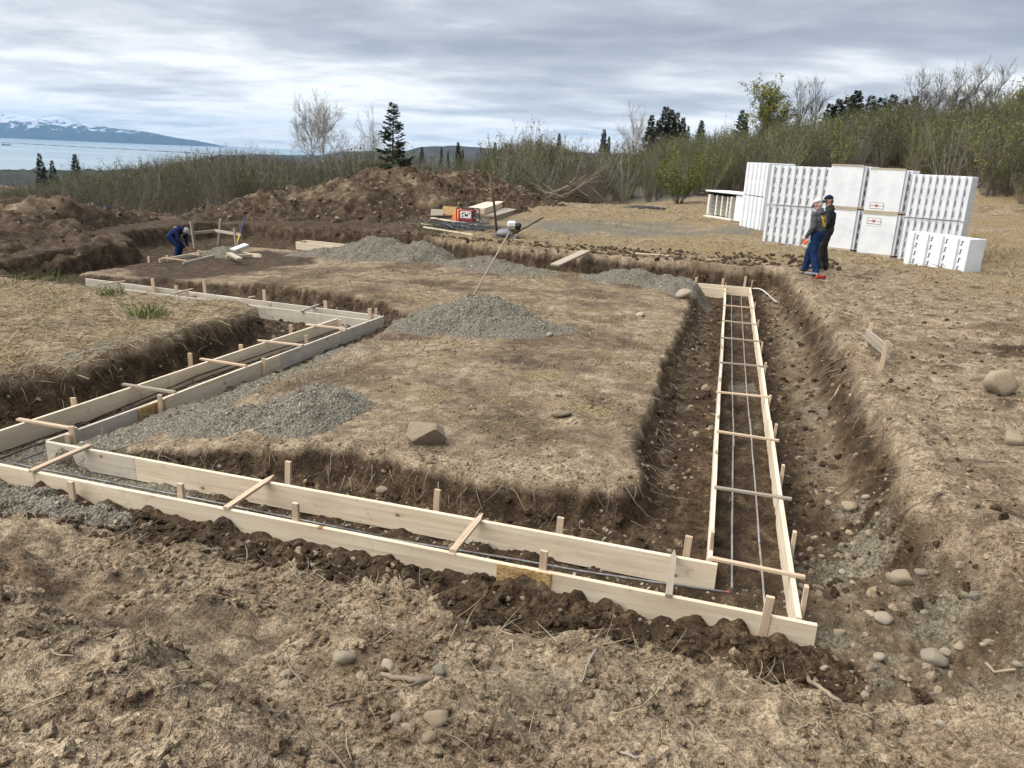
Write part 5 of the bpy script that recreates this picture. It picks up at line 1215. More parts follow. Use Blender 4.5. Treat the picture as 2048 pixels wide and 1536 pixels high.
# plate compactor
def compactor():
    c = on_ground(1013, 474); o = thing('plate_compactor', 'plate compactor with white engine tank and long handle, by the lone upright pole', 'compactor', c, R(12))
    V = [(-.42, -.25, .10), (-.30, -.25, .02), (.30, -.25, .02), (.42, -.25, .10), (-.42, .25, .10), (-.30, .25, .02), (.30, .25, .02), (.42, .25, .10)]
    pl_ = MB().add(V, [(0, 1, 5, 4), (1, 2, 6, 5), (2, 3, 7, 6)]).build('base_plate', M_GREYP, o); pl_.modifiers.new('t', 'SOLIDIFY').thickness = .03
    dome = MB().tube([(-.05, 0, .06), (-.05, 0, .16), (-.05, 0, .22), (-.05, 0, .25)], [.30, .30, .24, .10], 16).build('belt_guard', M_GREYP, o, True)
    MB().box((.22, 0, .20), (.34, .34, .12), bev=.02).build('engine_deck', M_RUST, o)
    MB().box((.16, 0, .42), (.30, .34, .20), bev=.05).build('fuel_tank', M_WHITE, o)
    MB().box((.36, 0, .36), (.18, .32, .22), bev=.04).build('engine', M_BLACK, o); MB().tube([(.40, -.2, .38), (.40, .2, .38)], .07, 10).build('exhaust', M_BLACK, o, True)
    for s in (-1, 1): MB().tube([(.25, s*.20, .12), (.62, s*.2, .34), (1.14, s*.17, .66)], .014, 8).build('handle', M_BLACK, o, True)
    MB().tube([(1.14, -.17, .66), (1.17, 0, .68), (1.14, .17, .66)], .014, 8).build('handle_grip', M_BLACK, o, True)
    pb = c + Vector((-.28, -.12, .0)); top = at_y(980, 345, pb.y)
    pole = thing('pole', 'tall rusty pole standing upright beside the plate compactor', 'pole', pb)
    MB().tube([(0, 0, 0), (top-pb)*.5 + Vector((.015, 0, 0)), top-pb], [.034, .040, .044], 8).build('shaft', M_RUST, pole, True)
    MB().tube([top-pb, (top-pb)*1.004 + Vector((0, 0, .01))], [.05, .05], 8).build('top_plate', M_BLACK, pole, True); MB().tube([(0, 0, 0), (.006, 0, .16)], [.05, .036], 8).build('foot', plain('orange_paint', (.35, .10, .03), .6), pole, True)
compactor()
# generator
def generator():
    c = on_ground(935, 447); o = thing('generator', 'red portable generator with white control panel and black tube frame', 'generator', c, R(-8))
    MB().box((0, -.02, .30), (.62, .36, .46), bev=.03).build('housing', M_RED, o)
    pn = MB().box((.02, -.212, .34), (.46, .02, .26), bev=.006).build('control_panel', M_WHITE, o)
    for (x, z, w_, h_) in ((-.13, .38, .05, .06), (.0, .33, .06, .08), (.07, .33, .05, .08), (.15, .40, .04, .05), (-.06, .42, .05, .03), (-.13, .28, .07, .04)):
        MB().box((x+.02, -.226, z), (w_, .012, h_)).build('socket', M_BLACK, pn)
    for y in (-.24, .22):
        MB().tube([(-.34, y, .02), (-.36, y, .06), (-.36, y, .54), (-.32, y, .58), (.36, y, .58), (.40, y, .54), (.40, y, .06), (.38, y, .02)], .017, 8).build('frame_tube', M_BLACK, o, True)
    for x in (-.36, .40):
        for z in (.05, .55): MB().tube([(x, -.24, z), (x, .22, z)], .015, 8).build('frame_tube', M_BLACK, o, True)
    MB().box((.36, 0, .33), (.10, .3, .22), bev=.03).build('muffler', M_GREYP, o); MB().box((0, 0, .55), (.4, .3, .06), bev=.02).build('fuel_tank', M_BLACK, o)
    return c
gc = generator()
def drape(name, label, cat, c, sx, sy, h, mat, seed, n=26, yaw=0.0, fold=1.0):
    """crumpled cloth or sheet lying on the ground"""
    X, Y = np.meshgrid(np.linspace(-1, 1, n), np.linspace(-1, 1, n)); r2 = X*X+Y*Y
    zz = h*np.clip(1-r2, 0, 1)**.7 + fold*.25*h*fbm(X, Y, 1.6, 4, seed) + .01; k = 1-.25*np.abs(fbm(X, Y, 1.0, 2, seed+2))
    c_, s_ = math.cos(yaw), math.sin(yaw); xx = X*sx*k; yy = Y*sy*k; wx = c.x + xx*c_-yy*s_; wy = c.y + xx*s_+yy*c_
    g = ground(wx.ravel(), wy.ravel())[0].reshape(n, n); V = np.stack([wx, wy, np.maximum(g, g.mean()-.05) + np.clip(zz, .008, None)], -1).reshape(-1, 3)
    i = np.arange(n-1)[:, None]*n+np.arange(n-1)[None]; o = np_mesh(name, V, np.stack([i, i+1, i+1+n, i+n], -1).reshape(-1, 4), mat); o.modifiers.new('t', 'SOLIDIFY').thickness = .006; tag(o, label, cat); return o
drape('cloth', 'crumpled orange cloth draped behind the red generator', 'cloth', gc + Vector((-.42, .35, 0)), .35, .3, .5, M_ORANGE, 1200)
drape('ground_sheet', 'crumpled black fabric sheet on the straw in the clearing', 'fabric sheet', on_ground(1291, 417), 1.1, .7, .12, M_BLACK, 1210)
# lumber
def stack_of(label, base, yaw, L, cols, rows, w_, h_, mat, group, seed, jitter=.05, name='lumber_stack'):
    o = thing(name, label, 'lumber', base, yaw, group); rn = random.Random(seed)
    for r_ in range(rows):
        for c_ in range(cols):
            k = plank_mesh(L*rn.uniform(.95, 1.03), w_*.96, h_*.95, .006, seed=seed+r_*10+c_).build('plank', mat, o)
            k.location = (rn.uniform(-jitter, jitter), c_*w_ + rn.uniform(-.006, .006), (r_+1)*h_ + .02)
            k.rotation_euler = (0, 0, rn.uniform(-.006, .006))
    return o
la = on_ground(968, 441); lb = on_ground(1014, 417); yl = math.atan2((lb-la).y, (lb-la).x)
stack_of('neat stack of fresh pale boards behind the red generator', la, yl, (lb-la).length*1.0, 3, 6, .24, .075, M_WOOD, 'timber lying by the generator', 130)
stack_of('flat pile of dark weathered boards right of the fresh stack', on_ground(992, 443), yl-.05, (lb-la).length*1.05, 4, 3, .22, .07, M_GREYWOOD, 'timber lying by the generator', 140)
rn = random.Random(5)
for k, (px, py, L, w_, yaw, lab, mt) in enumerate(((842, 452, 1.5, .22, .15, 'wide pale offcut at the left of the scrap timber', M_WOOD), (868, 440, 2.2, .2, .05, 'long board lying flat on the scrap timber heap', M_GREYWOOD), (880, 436, 1.7, .24, -.1, 'short board on top of the scrap timber heap', M_SKID),
      (860, 447, 2.0, .18, -.2, 'tilted board at the front of the scrap timber heap', M_WOOD), (890, 446, 1.9, .16, -.3, 'narrow slanting board in the scrap timber heap', M_GREYWOOD), (846, 461, 2.0, .07, -.22, 'thin pale batten lying nearest the trench', M_WOOD), (856, 441, 1.3, .3, .3, 'dark plywood offcut in the scrap timber heap', M_RUST), (905, 440, 1.4, .2, .05, 'board end sticking out left of the generator', M_SKID))):
    lie(on_ground(px, py), L, w_, .04, yaw, 'board_offcut', lab, 'board', mt, .05+.045*(k % 4), rn.uniform(-.06, .06), 'scrap timber', seed=150+k)
for k, (px, py, w_, h_, yaw, lab, mt) in enumerate(((873, 432, .5, .34, .2, 'pale rounded plywood offcut standing in the scrap timber', M_SKID), (896, 430, .62, .42, -.1, 'square plywood offcut standing left of the generator', M_OSB), (946, 418, .7, .3, 0.05, 'plywood sheet end behind the red generator', M_OSB))):
    p = on_ground(px, py+8); o_ = MB().box((0, 0, h_/2+.1), (w_, .03, h_), bev=.004).build('plywood_offcut', mt, None, False, p); o_.rotation_euler = (-.35, 0, yaw); tag(o_, lab, 'plywood', 'scrap timber')
def tangle():
    c = on_ground(935, 459); o = thing('wire_heap', 'flat tangled heap of dark bent rods in front of the generator', 'wire heap', c); r = np.random.default_rng(3)
    n = 110; a0 = r.normal(0, .35, n); st_ = np.stack([r.normal(-.2, .75, n), r.normal(0, .32, n), .04+.16*r.uniform(0, 1, n)], -1)
    L_ = r.uniform(.5, 1.6, n); D = np.stack([np.cos(a0), np.sin(a0), r.normal(0, .05, n)], -1); Pp = grow(st_ - D*L_[:, None]*.5, D, L_, 6, -.01, .08, r); Pp[:, :, 2] = np.clip(Pp[:, :, 2], .01, .3)
    nm = NM().tubes(Pp, np.full((n, 6), .009), 0, 4); k = link('rod', nm.mesh('rod', [plain('blue_grey_steel', (.075, .08, .092), .5, .4, .3)]), o); k['kind'] = 'stuff'
    n = 9; a0 = r.uniform(0, 6.28, n); D = np.stack([np.cos(a0)*.8, np.sin(a0)*.5, r.uniform(.1, .8, n)], -1); Pp = grow(np.stack([r.normal(0, .5, n), r.normal(0, .2, n), np.full(n, .12)], -1), D, r.uniform(.4, .8, n), 5, -.15, .1, r)
    k2 = link('loose_rod', NM().tubes(Pp, np.full((n, 5), .008), 0, 4).mesh('loose_rod', [M_REBAR_L]), o); k2['kind'] = 'stuff'
tangle()
# small things by the men and along the trench
p = on_ground(1640, 558); o_ = thing('drill', 'red cordless tool lying on the ground by the men', 'power tool', p, .2)
o_.scale = (.8, .8, .8); MB().box((0, 0, .06), (.26, .10, .11), bev=.03).build('body', M_RED, o_); MB().tube([(.0, 0, .05), (-.16, -.04, .03)], [.04, .03], 8).build('handle', M_RED, o_, True); MB().box((.12, 0, .06), (.05, .11, .12), bev=.012).build('battery', plain('dark_red', (.16, .02, .02), .5), o_)
p = on_ground(1622, 552); o_ = thing('nail_gun', 'grey and black tool lying beside the red one', 'power tool', p, -.2)
MB().box((0, 0, .05), (.32, .08, .07), bev=.02).build('body', M_GREYP, o_); MB().tube([(.02, 0, .05), (.10, -.12, .03)], .026, 8).build('handle', M_BLACK, o_, True); MB().tube([(-.16, 0, .05), (-.24, .03, .03)], [.03, .018], 8).build('nose', M_BLACK, o_, True)
def cord(label, pts, r_, mat, name='cord', cat='cord'):
    pts = [Vector(q) for q in pts]; dense = []
    for i in range(len(pts)-1):
        p0, p1, p2, p3 = pts[max(i-1, 0)], pts[i], pts[i+1], pts[min(i+2, len(pts)-1)]
        for k in range(6):
            t = k/6; dense.append(.5*((2*p1) + (p2-p0)*t + (2*p0-5*p1+4*p2-p3)*t*t + (3*p1-p0-3*p2+p3)*t**3))
    dense.append(pts[-1]); o = MB().tube([q-pts[0] for q in dense], r_, 6).build(name, mat, None, True, pts[0]); tag(o, label, cat); return o
M_HOSE = plain('white_hose', (.62, .60, .54), .5)
cord('pale hose looping from the far end of the right form into the trench', [P(1506, 577, .03), P(1520, 578, .08), P(1534, 587, .02), P(1548, 600, -.1), P(1562, 608, -.16)], .016, M_HOSE, 'hose', 'hose')
q = on_ground(1125, 537, .2); cord('white ring of rope lying near the plank ramp', [q + Vector((.24*math.cos(a), .17*math.sin(a), .03+.02*math.sin(a*2))) for a in np.linspace(0, 5.6, 9)], .016, M_HOSE, 'rope', 'rope')
# brush pile
def brush():
    c = at_y(1140, 399, 46.0); c.z = gz(c.x, c.y) - .02
    o = thing('brush_pile', 'heap of uprooted brush with long bare stems at the edge of the clearing', 'brush pile', c); r = np.random.default_rng(8)
    n = 9; a = r.uniform(0, 6.28, n)
    for k in range(18):
        L_ = r.uniform(1.2, 3.4); d_ = np.array([[r.choice([-1, 1])*r.uniform(.3, 1), r.normal()*.3, r.uniform(.0, .5)]]); s_ = np.array([[r.normal()*1.1, r.normal()*.4, .1+r.uniform(0, .5)]])
        link('branch', NM().tubes(grow(s_, d_, np.array([L_]), 7, .0, .13, r), (np.linspace(.055, .018, 7))[None], 0, 5).mesh('branch', [M_ROOT if k % 3 == 0 else M_TWIG]), o)
    for k in range(4):
        s_ = np.array([[-.7+.3*k, r.normal()*.2, .6]]); d_ = np.array([[1.0, .1, .55+.08*k]]); link('branch', NM().tubes(grow(s_, d_, np.array([3.6+.4*k]), 7, .02, .05, r), (np.linspace(.028, .006, 7))[None], 0, 5).mesh('branch', [M_TWIG]), o)
    n = 700; st_ = np.stack([r.normal(-.1, 1.4, n), r.normal(.2, .5, n), np.abs(r.normal(0, .6, n))], -1); st_[:, 2] *= np.exp(-(st_[:, 0]/1.9)**2)
    D = np.stack([r.normal(.35, .7, n), r.normal(0, .5, n), r.normal(.18, .3, n)], -1); t_ = link('twig', NM().tubes(grow(st_, D, r.uniform(.4, 1.7, n), 4, .0, .12, r), np.full((n, 4), .010)*np.linspace(1, .4, 4)[None]).mesh('twig', [M_TWIG]), o); t_['kind'] = 'stuff'
    def hf(x, y): g = ground(x, y, False)[0]; return g + .85*np.exp(-((x-c.x+.3)/1.3)**2-((y-c.y-.4)/.6)**2)-.12 + .15*fbm(x, y, 2, 3, 77)
    patch('dirt_clump', 'dark root-filled soil under the brush pile', 'dirt clump', c.x-2.4, c.x+2.2, c.y-1, c.y+1.8, .08, hf, lambda x, y, d: np.stack([0*x, 0*x, .95+0*x, 0*x], -1))
brush()
# ------------------------------------------------------------------ people
def skin_m(): return plain('skin', (.48, .27, .19), .55, .3, 0, .06)
M_SKIN = skin_m(); M_HAIRG = plain('grey_hair', (.42, .40, .38), .8); M_HAIRD = plain('dark_hair', (.05, .035, .025), .8)
def cloth_m(name, col, var=.25):
    m, t, b = new_mat(name); c = t.new('ShaderNodeTexCoord'); n = t.noise(c.outputs['Object'], 9, 5, .6); n2 = t.noise(c.outputs['Object'], 240, 2, .5)
    t.link(t.ramp(n, [(.3, tuple(x*(1-var) for x in col)), (.7, tuple(x*(1+var) for x in col))]), b.inputs['Base Color']); b.inputs['Roughness'].default_value = .92; b.inputs['Specular IOR Level'].default_value = .1
    bump(t, b, t.math('ADD', t.noise(c.outputs['Object'], 22, 3, .6), t.math('MULTIPLY', n2, .15)), .6, .02); return m
M_JEAN = cloth_m('blue_denim', (.014, .033, .092)); M_HOOD = cloth_m('grey_hoodie', (.085, .087, .092)); M_JACK = cloth_m('charcoal_jacket', (.030, .031, .034)); M_TROU = cloth_m('dark_trousers', (.040, .040, .038)); M_NAVY = cloth_m('navy_sweatshirt', (.018, .024, .075)); M_SHOE = plain('dark_shoe', (.045, .042, .042), .6)
M_CAPW = cloth_m('white_cap', (.58, .58, .62), .08); M_CAPN = cloth_m('navy_cap', (.012, .016, .035)); M_GLOVE = plain('yellow_glove', (.60, .42, .04), .7); M_TAN = plain('tan_glove', (.42, .26, .10), .8)
def person(label, loc, rz, J, mats, cap=None, emblem=None, gloves=None, hold=None, scale=1.0, beltz=None):
    """one continuous body from tapered limbs; J = joints in the person's own frame (x right, y ahead, z up)"""
    root = thing('person', label, 'person', loc, rz); root.scale = (scale,)*3
    V3 = lambda k: Vector(J[k]); caps = []
    def c(a, ra, b, rb, reg): caps.append((Vector(a), ra, Vector(b), rb, reg))
    hip = V3('hip'); che = V3('chest'); nk = V3('neck'); hd = V3('head'); up = (che-hip).normalized(); rt = V3('rt') if 'rt' in J else Vector((1, 0, 0)); fw = up.cross(rt) if False else rt.cross(up)*-1
    fw = up.cross(rt); fw = -fw if fw.dot(V3('fw')) < 0 else fw
    c(hip - rt*.085, .125, hip + rt*.085, .125, 'legs'); c(hip - up*.02, .15, hip + up*.10, .15, 'legs')
    c(hip + up*.12, .155, che - up*.02, .165, 'top'); c(hip + up*.14 - rt*.07, .12, che - rt*.10, .125, 'top'); c(hip + up*.14 + rt*.07, .12, che + rt*.10, .125, 'top')
    for s, sd in ((-1, 'l'), (1, 'r')):
        sh = V3('sh_'+sd) if 'sh_'+sd in J else che + rt*s*.185 + up*.10
        el = V3('el_'+sd); wr = V3('wr_'+sd); c(che + rt*s*.09 + up*.09, .10, sh, .078, 'top'); c(sh, .075, el, .058, 'top'); c(el, .058, wr, .043, 'top')
        hdir = (wr-el).normalized(); ha = wr + hdir*.03; pm = wr + hdir*.09; reg = 'hand'
        c(wr, .030, ha, .034, reg); side_ = hdir.cross(Vector((0, 0, 1))); side_ = side_.normalized() if side_.length > .1 else rt
        c(ha - side_*.02, .024, pm - side_*.025, .020, reg); c(ha + side_*.02, .024, pm + side_*.025, .020, reg)
        cd = V3('curl_'+sd) if 'curl_'+sd in J else Vector((0, .5, -.3))
        for f in range(4):
            b0 = pm + side_*(-.033+.022*f); L_ = (.038, .046, .043, .033)[f]; m_ = b0 + hdir*L_; e_ = m_ + (hdir*.4+cd).normalized()*L_*.9; c(b0, .010, m_, .0095, reg); c(m_, .0095, e_, .008, reg)
        tb = ha + side_*.038*(-s); c(tb, .012, tb + (hdir*.7 - side_*s*.5).normalized()*.04, .011, reg); c(tb + (hdir*.7 - side_*s*.5).normalized()*.04, .011, tb + (hdir*.9 - side_*s*.1).normalized()*.075, .009, reg)
        hj = hip + rt*s*.09; kn = V3('kn_'+sd); an = V3('an_'+sd); toe = V3('toe_'+sd)
        c(hj, .12, kn, .088, 'legs'); c(kn, .088, kn*.55+an*.45, .084, 'legs'); c(kn*.55+an*.45, .084, an + Vector((0, 0, .0)), .078, 'legs')
        c(an + Vector((0, 0, -.045)) - (toe-an)*.22, .042, toe, .036, 'shoe')
    c(nk - up*.02, .068, nk + (hd-nk)*.5, .058, 'skin')
    fh = Vector(J['face']).normalized(); hu = (hd-nk).normalized(); hr = fh.cross(hu).normalized(); hu = hr.cross(fh)
    c(hd + hu*.035 - fh*.02, .092, hd + hu*.03 + fh*.02, .086, 'skin'); c(hd - hu*.02, .078, hd - hu*.075 + fh*.035, .048, 'skin')
    c(hd + fh*.095 + hu*.01, .011, hd + fh*.118 - hu*.022, .016, 'skin')
    c(hd - hr*.083 - fh*.005 + hu*.01, .018, hd - hr*.088 - fh*.01 - hu*.03, .013, 'skin'); c(hd + hr*.083 - fh*.005 + hu*.01, .018, hd + hr*.088 - fh*.01 - hu*.03, .013, 'skin')
    c(hd - fh*.045 + hu*.045, .080, hd - fh*.055 - hu*.02, .066, 'hair')
    c(nk - up*.055, .098, nk - up*.01 - fw*.02, .088, 'top'); c(nk - up*.05 - fw*.08 - rt*.06, .05, nk - up*.05 - fw*.08 + rt*.06, .05, 'top')
    bm = bmesh.new()
    for (a, ra, b, rb, reg) in caps:
        d_ = b-a; L_ = max(d_.length, 1e-4); q_ = d_.normalized().to_track_quat('Z', 'Y').to_matrix().to_4x4() if d_.length > 1e-4 else Matrix.Identity(4)
        n = 14; rings = []
        prof = [(-math.cos(t)*ra, math.sin(t)*ra) for t in np.linspace(.12, math.pi/2, 4)] + [(L_ - math.cos(t)*rb, math.sin(t)*rb) for t in np.linspace(math.pi/2, math.pi-.12, 4)]
        for (z_, r_) in prof: rings.append([bm.verts.new(a + (q_ @ Vector((r_*math.cos(2*math.pi*j/n), r_*math.sin(2*math.pi*j/n), z_)))) for j in range(n)])
        for i in range(len(rings)-1):
            for j in range(n): bm.faces.new((rings[i][j], rings[i][(j+1) % n], rings[i+1][(j+1) % n], rings[i+1][j]))
        bm.faces.new(rings[0][::-1]); bm.faces.new(rings[-1])
    me = bpy.data.meshes.new('raw'); bm.to_mesh(me); bm.free(); tmp = bpy.data.objects.new('raw', me); COL.objects.link(tmp)
    rm = tmp.modifiers.new('r', 'REMESH'); rm.mode = 'VOXEL'; rm.voxel_size = .0085; sm_ = tmp.modifiers.new('s', 'SMOOTH'); sm_.factor = .5; sm_.iterations = 3
    dg = bpy.context.evaluated_depsgraph_get(); body = bpy.data.meshes.new_from_object(tmp.evaluated_get(dg)); bpy.data.objects.remove(tmp)
    nvx = len(body.vertices); VC = np.empty(nvx*3); body.vertices.foreach_get('co', VC); VC = VC.reshape(-1, 3); VN = np.empty(nvx*3); body.vertices.foreach_get('normal', VN); VN = VN.reshape(-1, 3)
    fold = (VC[:, 2] > .12) & (VC[:, 2] < hd.z-.2); ang = np.arctan2(VN[:, 1], VN[:, 0]); wv_ = .011*fbm(ang*1.2 + VC[:, 2]*5, VC[:, 2]*11 - ang, 1.0, 3, 61) ; VC = VC + VN*(wv_*fold)[:, None]; body.vertices.foreach_set('co', VC.ravel())
    body.name = 'body'; body.materials.clear(); regs = ['top', 'legs', 'skin', 'hand', 'hair', 'shoe']
    for k in regs: body.materials.append(mats[k])
    nv = len(body.polygons); C_ = np.empty(nv*3); body.polygons.foreach_get('center', C_); C_ = C_.reshape(-1, 3); best = np.full(nv, 1e9); mi = np.zeros(nv, np.int32)
    for (a, ra, b, rb, reg) in caps:
        a_ = np.array(a); d_ = np.array(b-a); t = np.clip(((C_-a_) @ d_)/(d_ @ d_+1e-12), 0, 1); ds = np.linalg.norm(C_-a_-t[:, None]*d_, axis=1) - (ra+(rb-ra)*t); k = ds < best; best[k] = ds[k]; mi[k] = regs.index(reg)
    body.polygons.foreach_set('material_index', mi); body.polygons.foreach_set('use_smooth', np.ones(nv, bool)); body.update()
    link('body', body, root)
    for s in (-1, 1): MB().tube([hd + fh*.083 + hr*s*.032 + hu*.016, hd + fh*.092 + hr*s*.032 + hu*.016], .009, 8).build('eye', M_HAIRD, root, True)
    MB().tube([hd + fh*.080 - hr*.022 - hu*.058, hd + fh*.090 - hu*.058, hd + fh*.080 + hr*.022 - hu*.058], .004, 5).build('mouth', plain('lip', (.25, .10, .08), .5), root, True)
    if cap:
        mc, mb_ = cap; cp = MB(); n = 18; V = []; cc = hd + hu*.045 - fh*.012
        for i, t in enumerate(np.linspace(0, math.pi/2, 7)):
            for j in range(n):
                a = 2*math.pi*j/n; V.append(cc + (fh*math.cos(a)*.108 + hr*math.sin(a)*.098)*math.cos(t) + hu*(.098*math.sin(t)))
        Fq = [(i*n+j, i*n+(j+1) % n, (i+1)*n+(j+1) % n, (i+1)*n+j) for i in range(6) for j in range(n)]; cp_ = cp.add(V, Fq).build('cap', mc, root, True); cp_.modifiers.new('t', 'SOLIDIFY').thickness = .006
        V = []
        for i, rr in enumerate((.100, .14, .185)):
            for j in range(9):
                a = (j-4)/4*1.0; V.append(cc + fh*math.cos(a)*rr*(1.0 if i < 2 else .97) + hr*math.sin(a)*min(rr, .105) + hu*(-.004-.020*i - .03*(a*a)*.4))
        Fq = [(i*9+j, i*9+j+1, (i+1)*9+j+1, (i+1)*9+j) for i in range(2) for j in range(8)]; br = MB().add(V, Fq).build('brim', mb_, cp_, True); br.modifiers.new('t', 'SOLIDIFY').thickness = .006
    if emblem:
        V = []; cen = che - fw*.0 + up*.0; n = 20
        V2 = []
        for rr in (.045, .115):
            for j in range(n):
                a = 2*math.pi*j/n; k = 1+.18*math.sin(3*a+.5); V.append((rt*math.cos(a)*.85 + up*math.sin(a)*1.15)*rr*k)
        deps = []
        from mathutils.bvhtree import BVHTree
        bv = BVHTree.FromPolygons([v.co for v in body.vertices], [p_.vertices[:] for p_ in body.polygons])
        VV = []
        for v in V:
            h_ = bv.ray_cast(che - up*.03 + v - fw*.6, fw); VV.append((h_[0] if h_[0] else che - up*.03 + v - fw*.17) - fw*.006)
        MB().add(VV, [(j, (j+1) % n, n+(j+1) % n, n+j) for j in range(n)]).build('back_print', emblem, root, True)
    return root
base_m = dict(top=M_HOOD, legs=M_JEAN, skin=M_SKIN, hand=M_SKIN, hair=M_HAIRG, shoe=M_SHOE)
# man in the grey hoodie, mid-stride along the lip, facing left
p1 = on_ground(1620, 549, .47)
J1 = dict(fw=(0, 1, 0), hip=(0, 0, .95), chest=(0, .04, 1.30), neck=(0, .06, 1.50), head=(0, .13, 1.635), face=(0, .93, -.36),
          el_l=(-.27, -.02, 1.13), wr_l=(-.25, .13, .90), el_r=(.27, .04, 1.13), wr_r=(.20, .22, .94), curl_l=(.3, .4, -.5), curl_r=(-.3, .4, -.5),
          kn_l=(-.10, -.02, .52), an_l=(-.10, -.16, .10), toe_l=(-.11, .02, .045), kn_r=(.10, .22, .53), an_r=(.10, .26, .12), toe_r=(.11, .44, .05))
person('man in grey hooded sweatshirt, blue jeans and white cap, head bowed, holding an orange-ended tool', p1 + Vector((.04, -.02, .0)), R(52), J1, base_m, (M_CAPW, plain('grey_brim', (.10, .10, .12), .8)), M_YEL, scale=1.01)
tl = thing('utility_knife', 'small orange and white tool in the hand of the man in the grey hoodie', 'hand tool', p1 + Vector((-.24, -.14, .80)), R(52))
MB().box((0, 0, -.03), (.05, .10, .12), Euler((.5, 0, 0)), bev=.015).build('body', plain('orange_plastic', (.75, .15, .03), .4), tl); MB().tube([(0, -.02, .02), (0, .03, .16)], .012, 6).build('blade', M_WHITE, tl)
# man in the charcoal jacket behind him, turning to him
p2 = on_ground(1628, 541, .47)
m2_ = dict(base_m, top=M_JACK, legs=M_TROU, hair=M_HAIRD, hand=M_GLOVE)
J2 = dict(fw=(0, 1, 0), hip=(0, 0, .97), chest=(0, .01, 1.33), neck=(0, .03, 1.53), head=(.0, .08, 1.67), face=(-.35, .9, -.22),
          el_l=(-.29, .0, 1.16), wr_l=(-.20, .25, 1.04), el_r=(.30, .0, 1.16), wr_r=(.22, .26, 1.02), curl_l=(.3, .4, -.5), curl_r=(-.3, .4, -.5),
          kn_l=(-.10, .10, .53), an_l=(-.11, .08, .10), toe_l=(-.13, .26, .05), kn_r=(.10, .04, .53), an_r=(.10, -.08, .10), toe_r=(.12, .10, .05))
person('man in charcoal jacket, navy cap and yellow gloves standing close behind the hooded man', p2 + Vector((.20, .28, 0)), R(78), J2, m2_, (M_CAPN, M_CAPN), None, scale=1.02)
# worker bending down in the far trench
p3 = at_y(357, 520, 20.6); p3.z = gz(p3.x, p3.y)
p3 = P(355, 520, -.26)
m3_ = dict(base_m, top=M_NAVY, hair=M_HAIRD, hand=M_TAN)
J3 = dict(fw=(0, .85, -.5), hip=(0, -.14, .78), chest=(0, .12, .98), neck=(0, .27, 1.0), head=(0, .37, .95), face=(0, .45, -.9), sh_l=(-.2, .17, .98), sh_r=(.2, .17, .98),
          el_l=(-.24, .22, .70), wr_l=(-.12, .32, .48), el_r=(.24, .24, .70), wr_r=(.12, .34, .46), curl_l=(.3, .4, -.5), curl_r=(-.3, .4, -.5),
          kn_l=(-.11, .10, .46), an_l=(-.12, -.02, .10), toe_l=(-.13, .16, .05), kn_r=(.11, .14, .46), an_r=(.12, .04, .10), toe_r=(.13, .22, .05))
person('worker in navy sweatshirt and blue jeans bending over the low form at the far left', p3, R(-82), J3, m3_, (plain('grey_cap', (.30, .31, .33), .8), M_CAPN), plain('gold_print', (.45, .26, .08), .8), scale=.84)
# somebody standing behind the berm: only the cap shows
p4 = at_y(208, 413, 25.5); m4_ = dict(base_m, top=M_NAVY, hair=M_HAIRD)
J4 = dict(J2, face=(.3, .9, -.1)); person('person behind the left berm, only a dark blue cap showing over it', Vector((p4.x, p4.y, p4.z-1.80)), R(-60), J4, m4_, (cloth_m('blue_cap', (.05, .06, .11)), M_CAPN), None, scale=1.0)
# ------------------------------------------------------------------ stones, clods, straw, roots and twigs
def stone_mesh(name, seed, mat, flat=.75, rough_=.22, sub=2, facet=0.0):
    bm = bmesh.new(); bmesh.ops.create_icosphere(bm, subdivisions=sub, radius=1.0); r = np.random.default_rng(seed)
    k = [(Vector(r.normal(size=3)).normalized(), r.uniform(.5, .88)) for _ in range(int(5+facet*7))]; off = r.uniform(0, 50, 3)
    for v in bm.verts:
        d = v.co.normalized(); rr = 1.0
        nse = math.sin(d.x*2.1+off[0])*math.sin(d.y*2.7+off[1])*math.sin(d.z*2.3+off[2]) + .5*math.sin(d.x*5+off[1])*math.sin(d.y*4.4+off[2])
        rr += rough_*nse
        p_ = d*rr
        for (nv, lim) in k:
            e = p_.dot(nv) - lim
            if e > 0: p_ -= nv*e*min(1, .5+.5*facet)
        v.co = Vector((p_.x*r.uniform(.98, 1.02), p_.y*.85, p_.z*flat))
    me = bpy.data.meshes.new(name); bm.to_mesh(me); bm.free(); me.materials.append(mat)
    me.polygons.foreach_set('use_smooth', [facet < .5 and sub > 1]*len(me.polygons)); return me
ROCKS = {'round': [stone_mesh('cobble', 1300+i, M_PALE, .7, .12, 3) for i in range(4)], 'dusty': [stone_mesh('rock', 1310+i, M_ROCK, .75, .20, 3, .4) for i in range(4)], 'sharp': [stone_mesh('rock', 1320+i, M_ROCK, .85, .16, 4, .95) for i in range(3)], 'blue': [stone_mesh('rock', 1330+i, M_BLUE, .75, .15, 3, .5) for i in range(2)]}
def rock(label, px, py, wpx, kind, v=0, z0=.4, hk=1.0, yaw=0.0, sink=.25, cat='rock', group='loose stones'):
    p = on_ground(px, py, z0); dist = (p - Vector((0, 0, CAM_Z))).length; s = wpx/2/F_PX*dist*1.05
    o = link(('cobble' if kind == 'round' else 'rock'), ROCKS[kind][v % len(ROCKS[kind])], None, (p.x, p.y, p.z + s*hk*(.7-sink)), yaw, (s, s, s*hk)); o.rotation_euler = (random.uniform(-.2, .2), random.uniform(-.2, .2), yaw); tag(o, label, 'rock', group); return o
rock('large angular boulder sitting near the front of the pad', 857, 885, 86, 'sharp', 1, .12, .85, .6, .2, group='boulders')
rock('big rounded boulder on the right bank at the picture edge', 1998, 785, 54, 'dusty', 1, .55, 1.1, .5, .1, group='boulders')
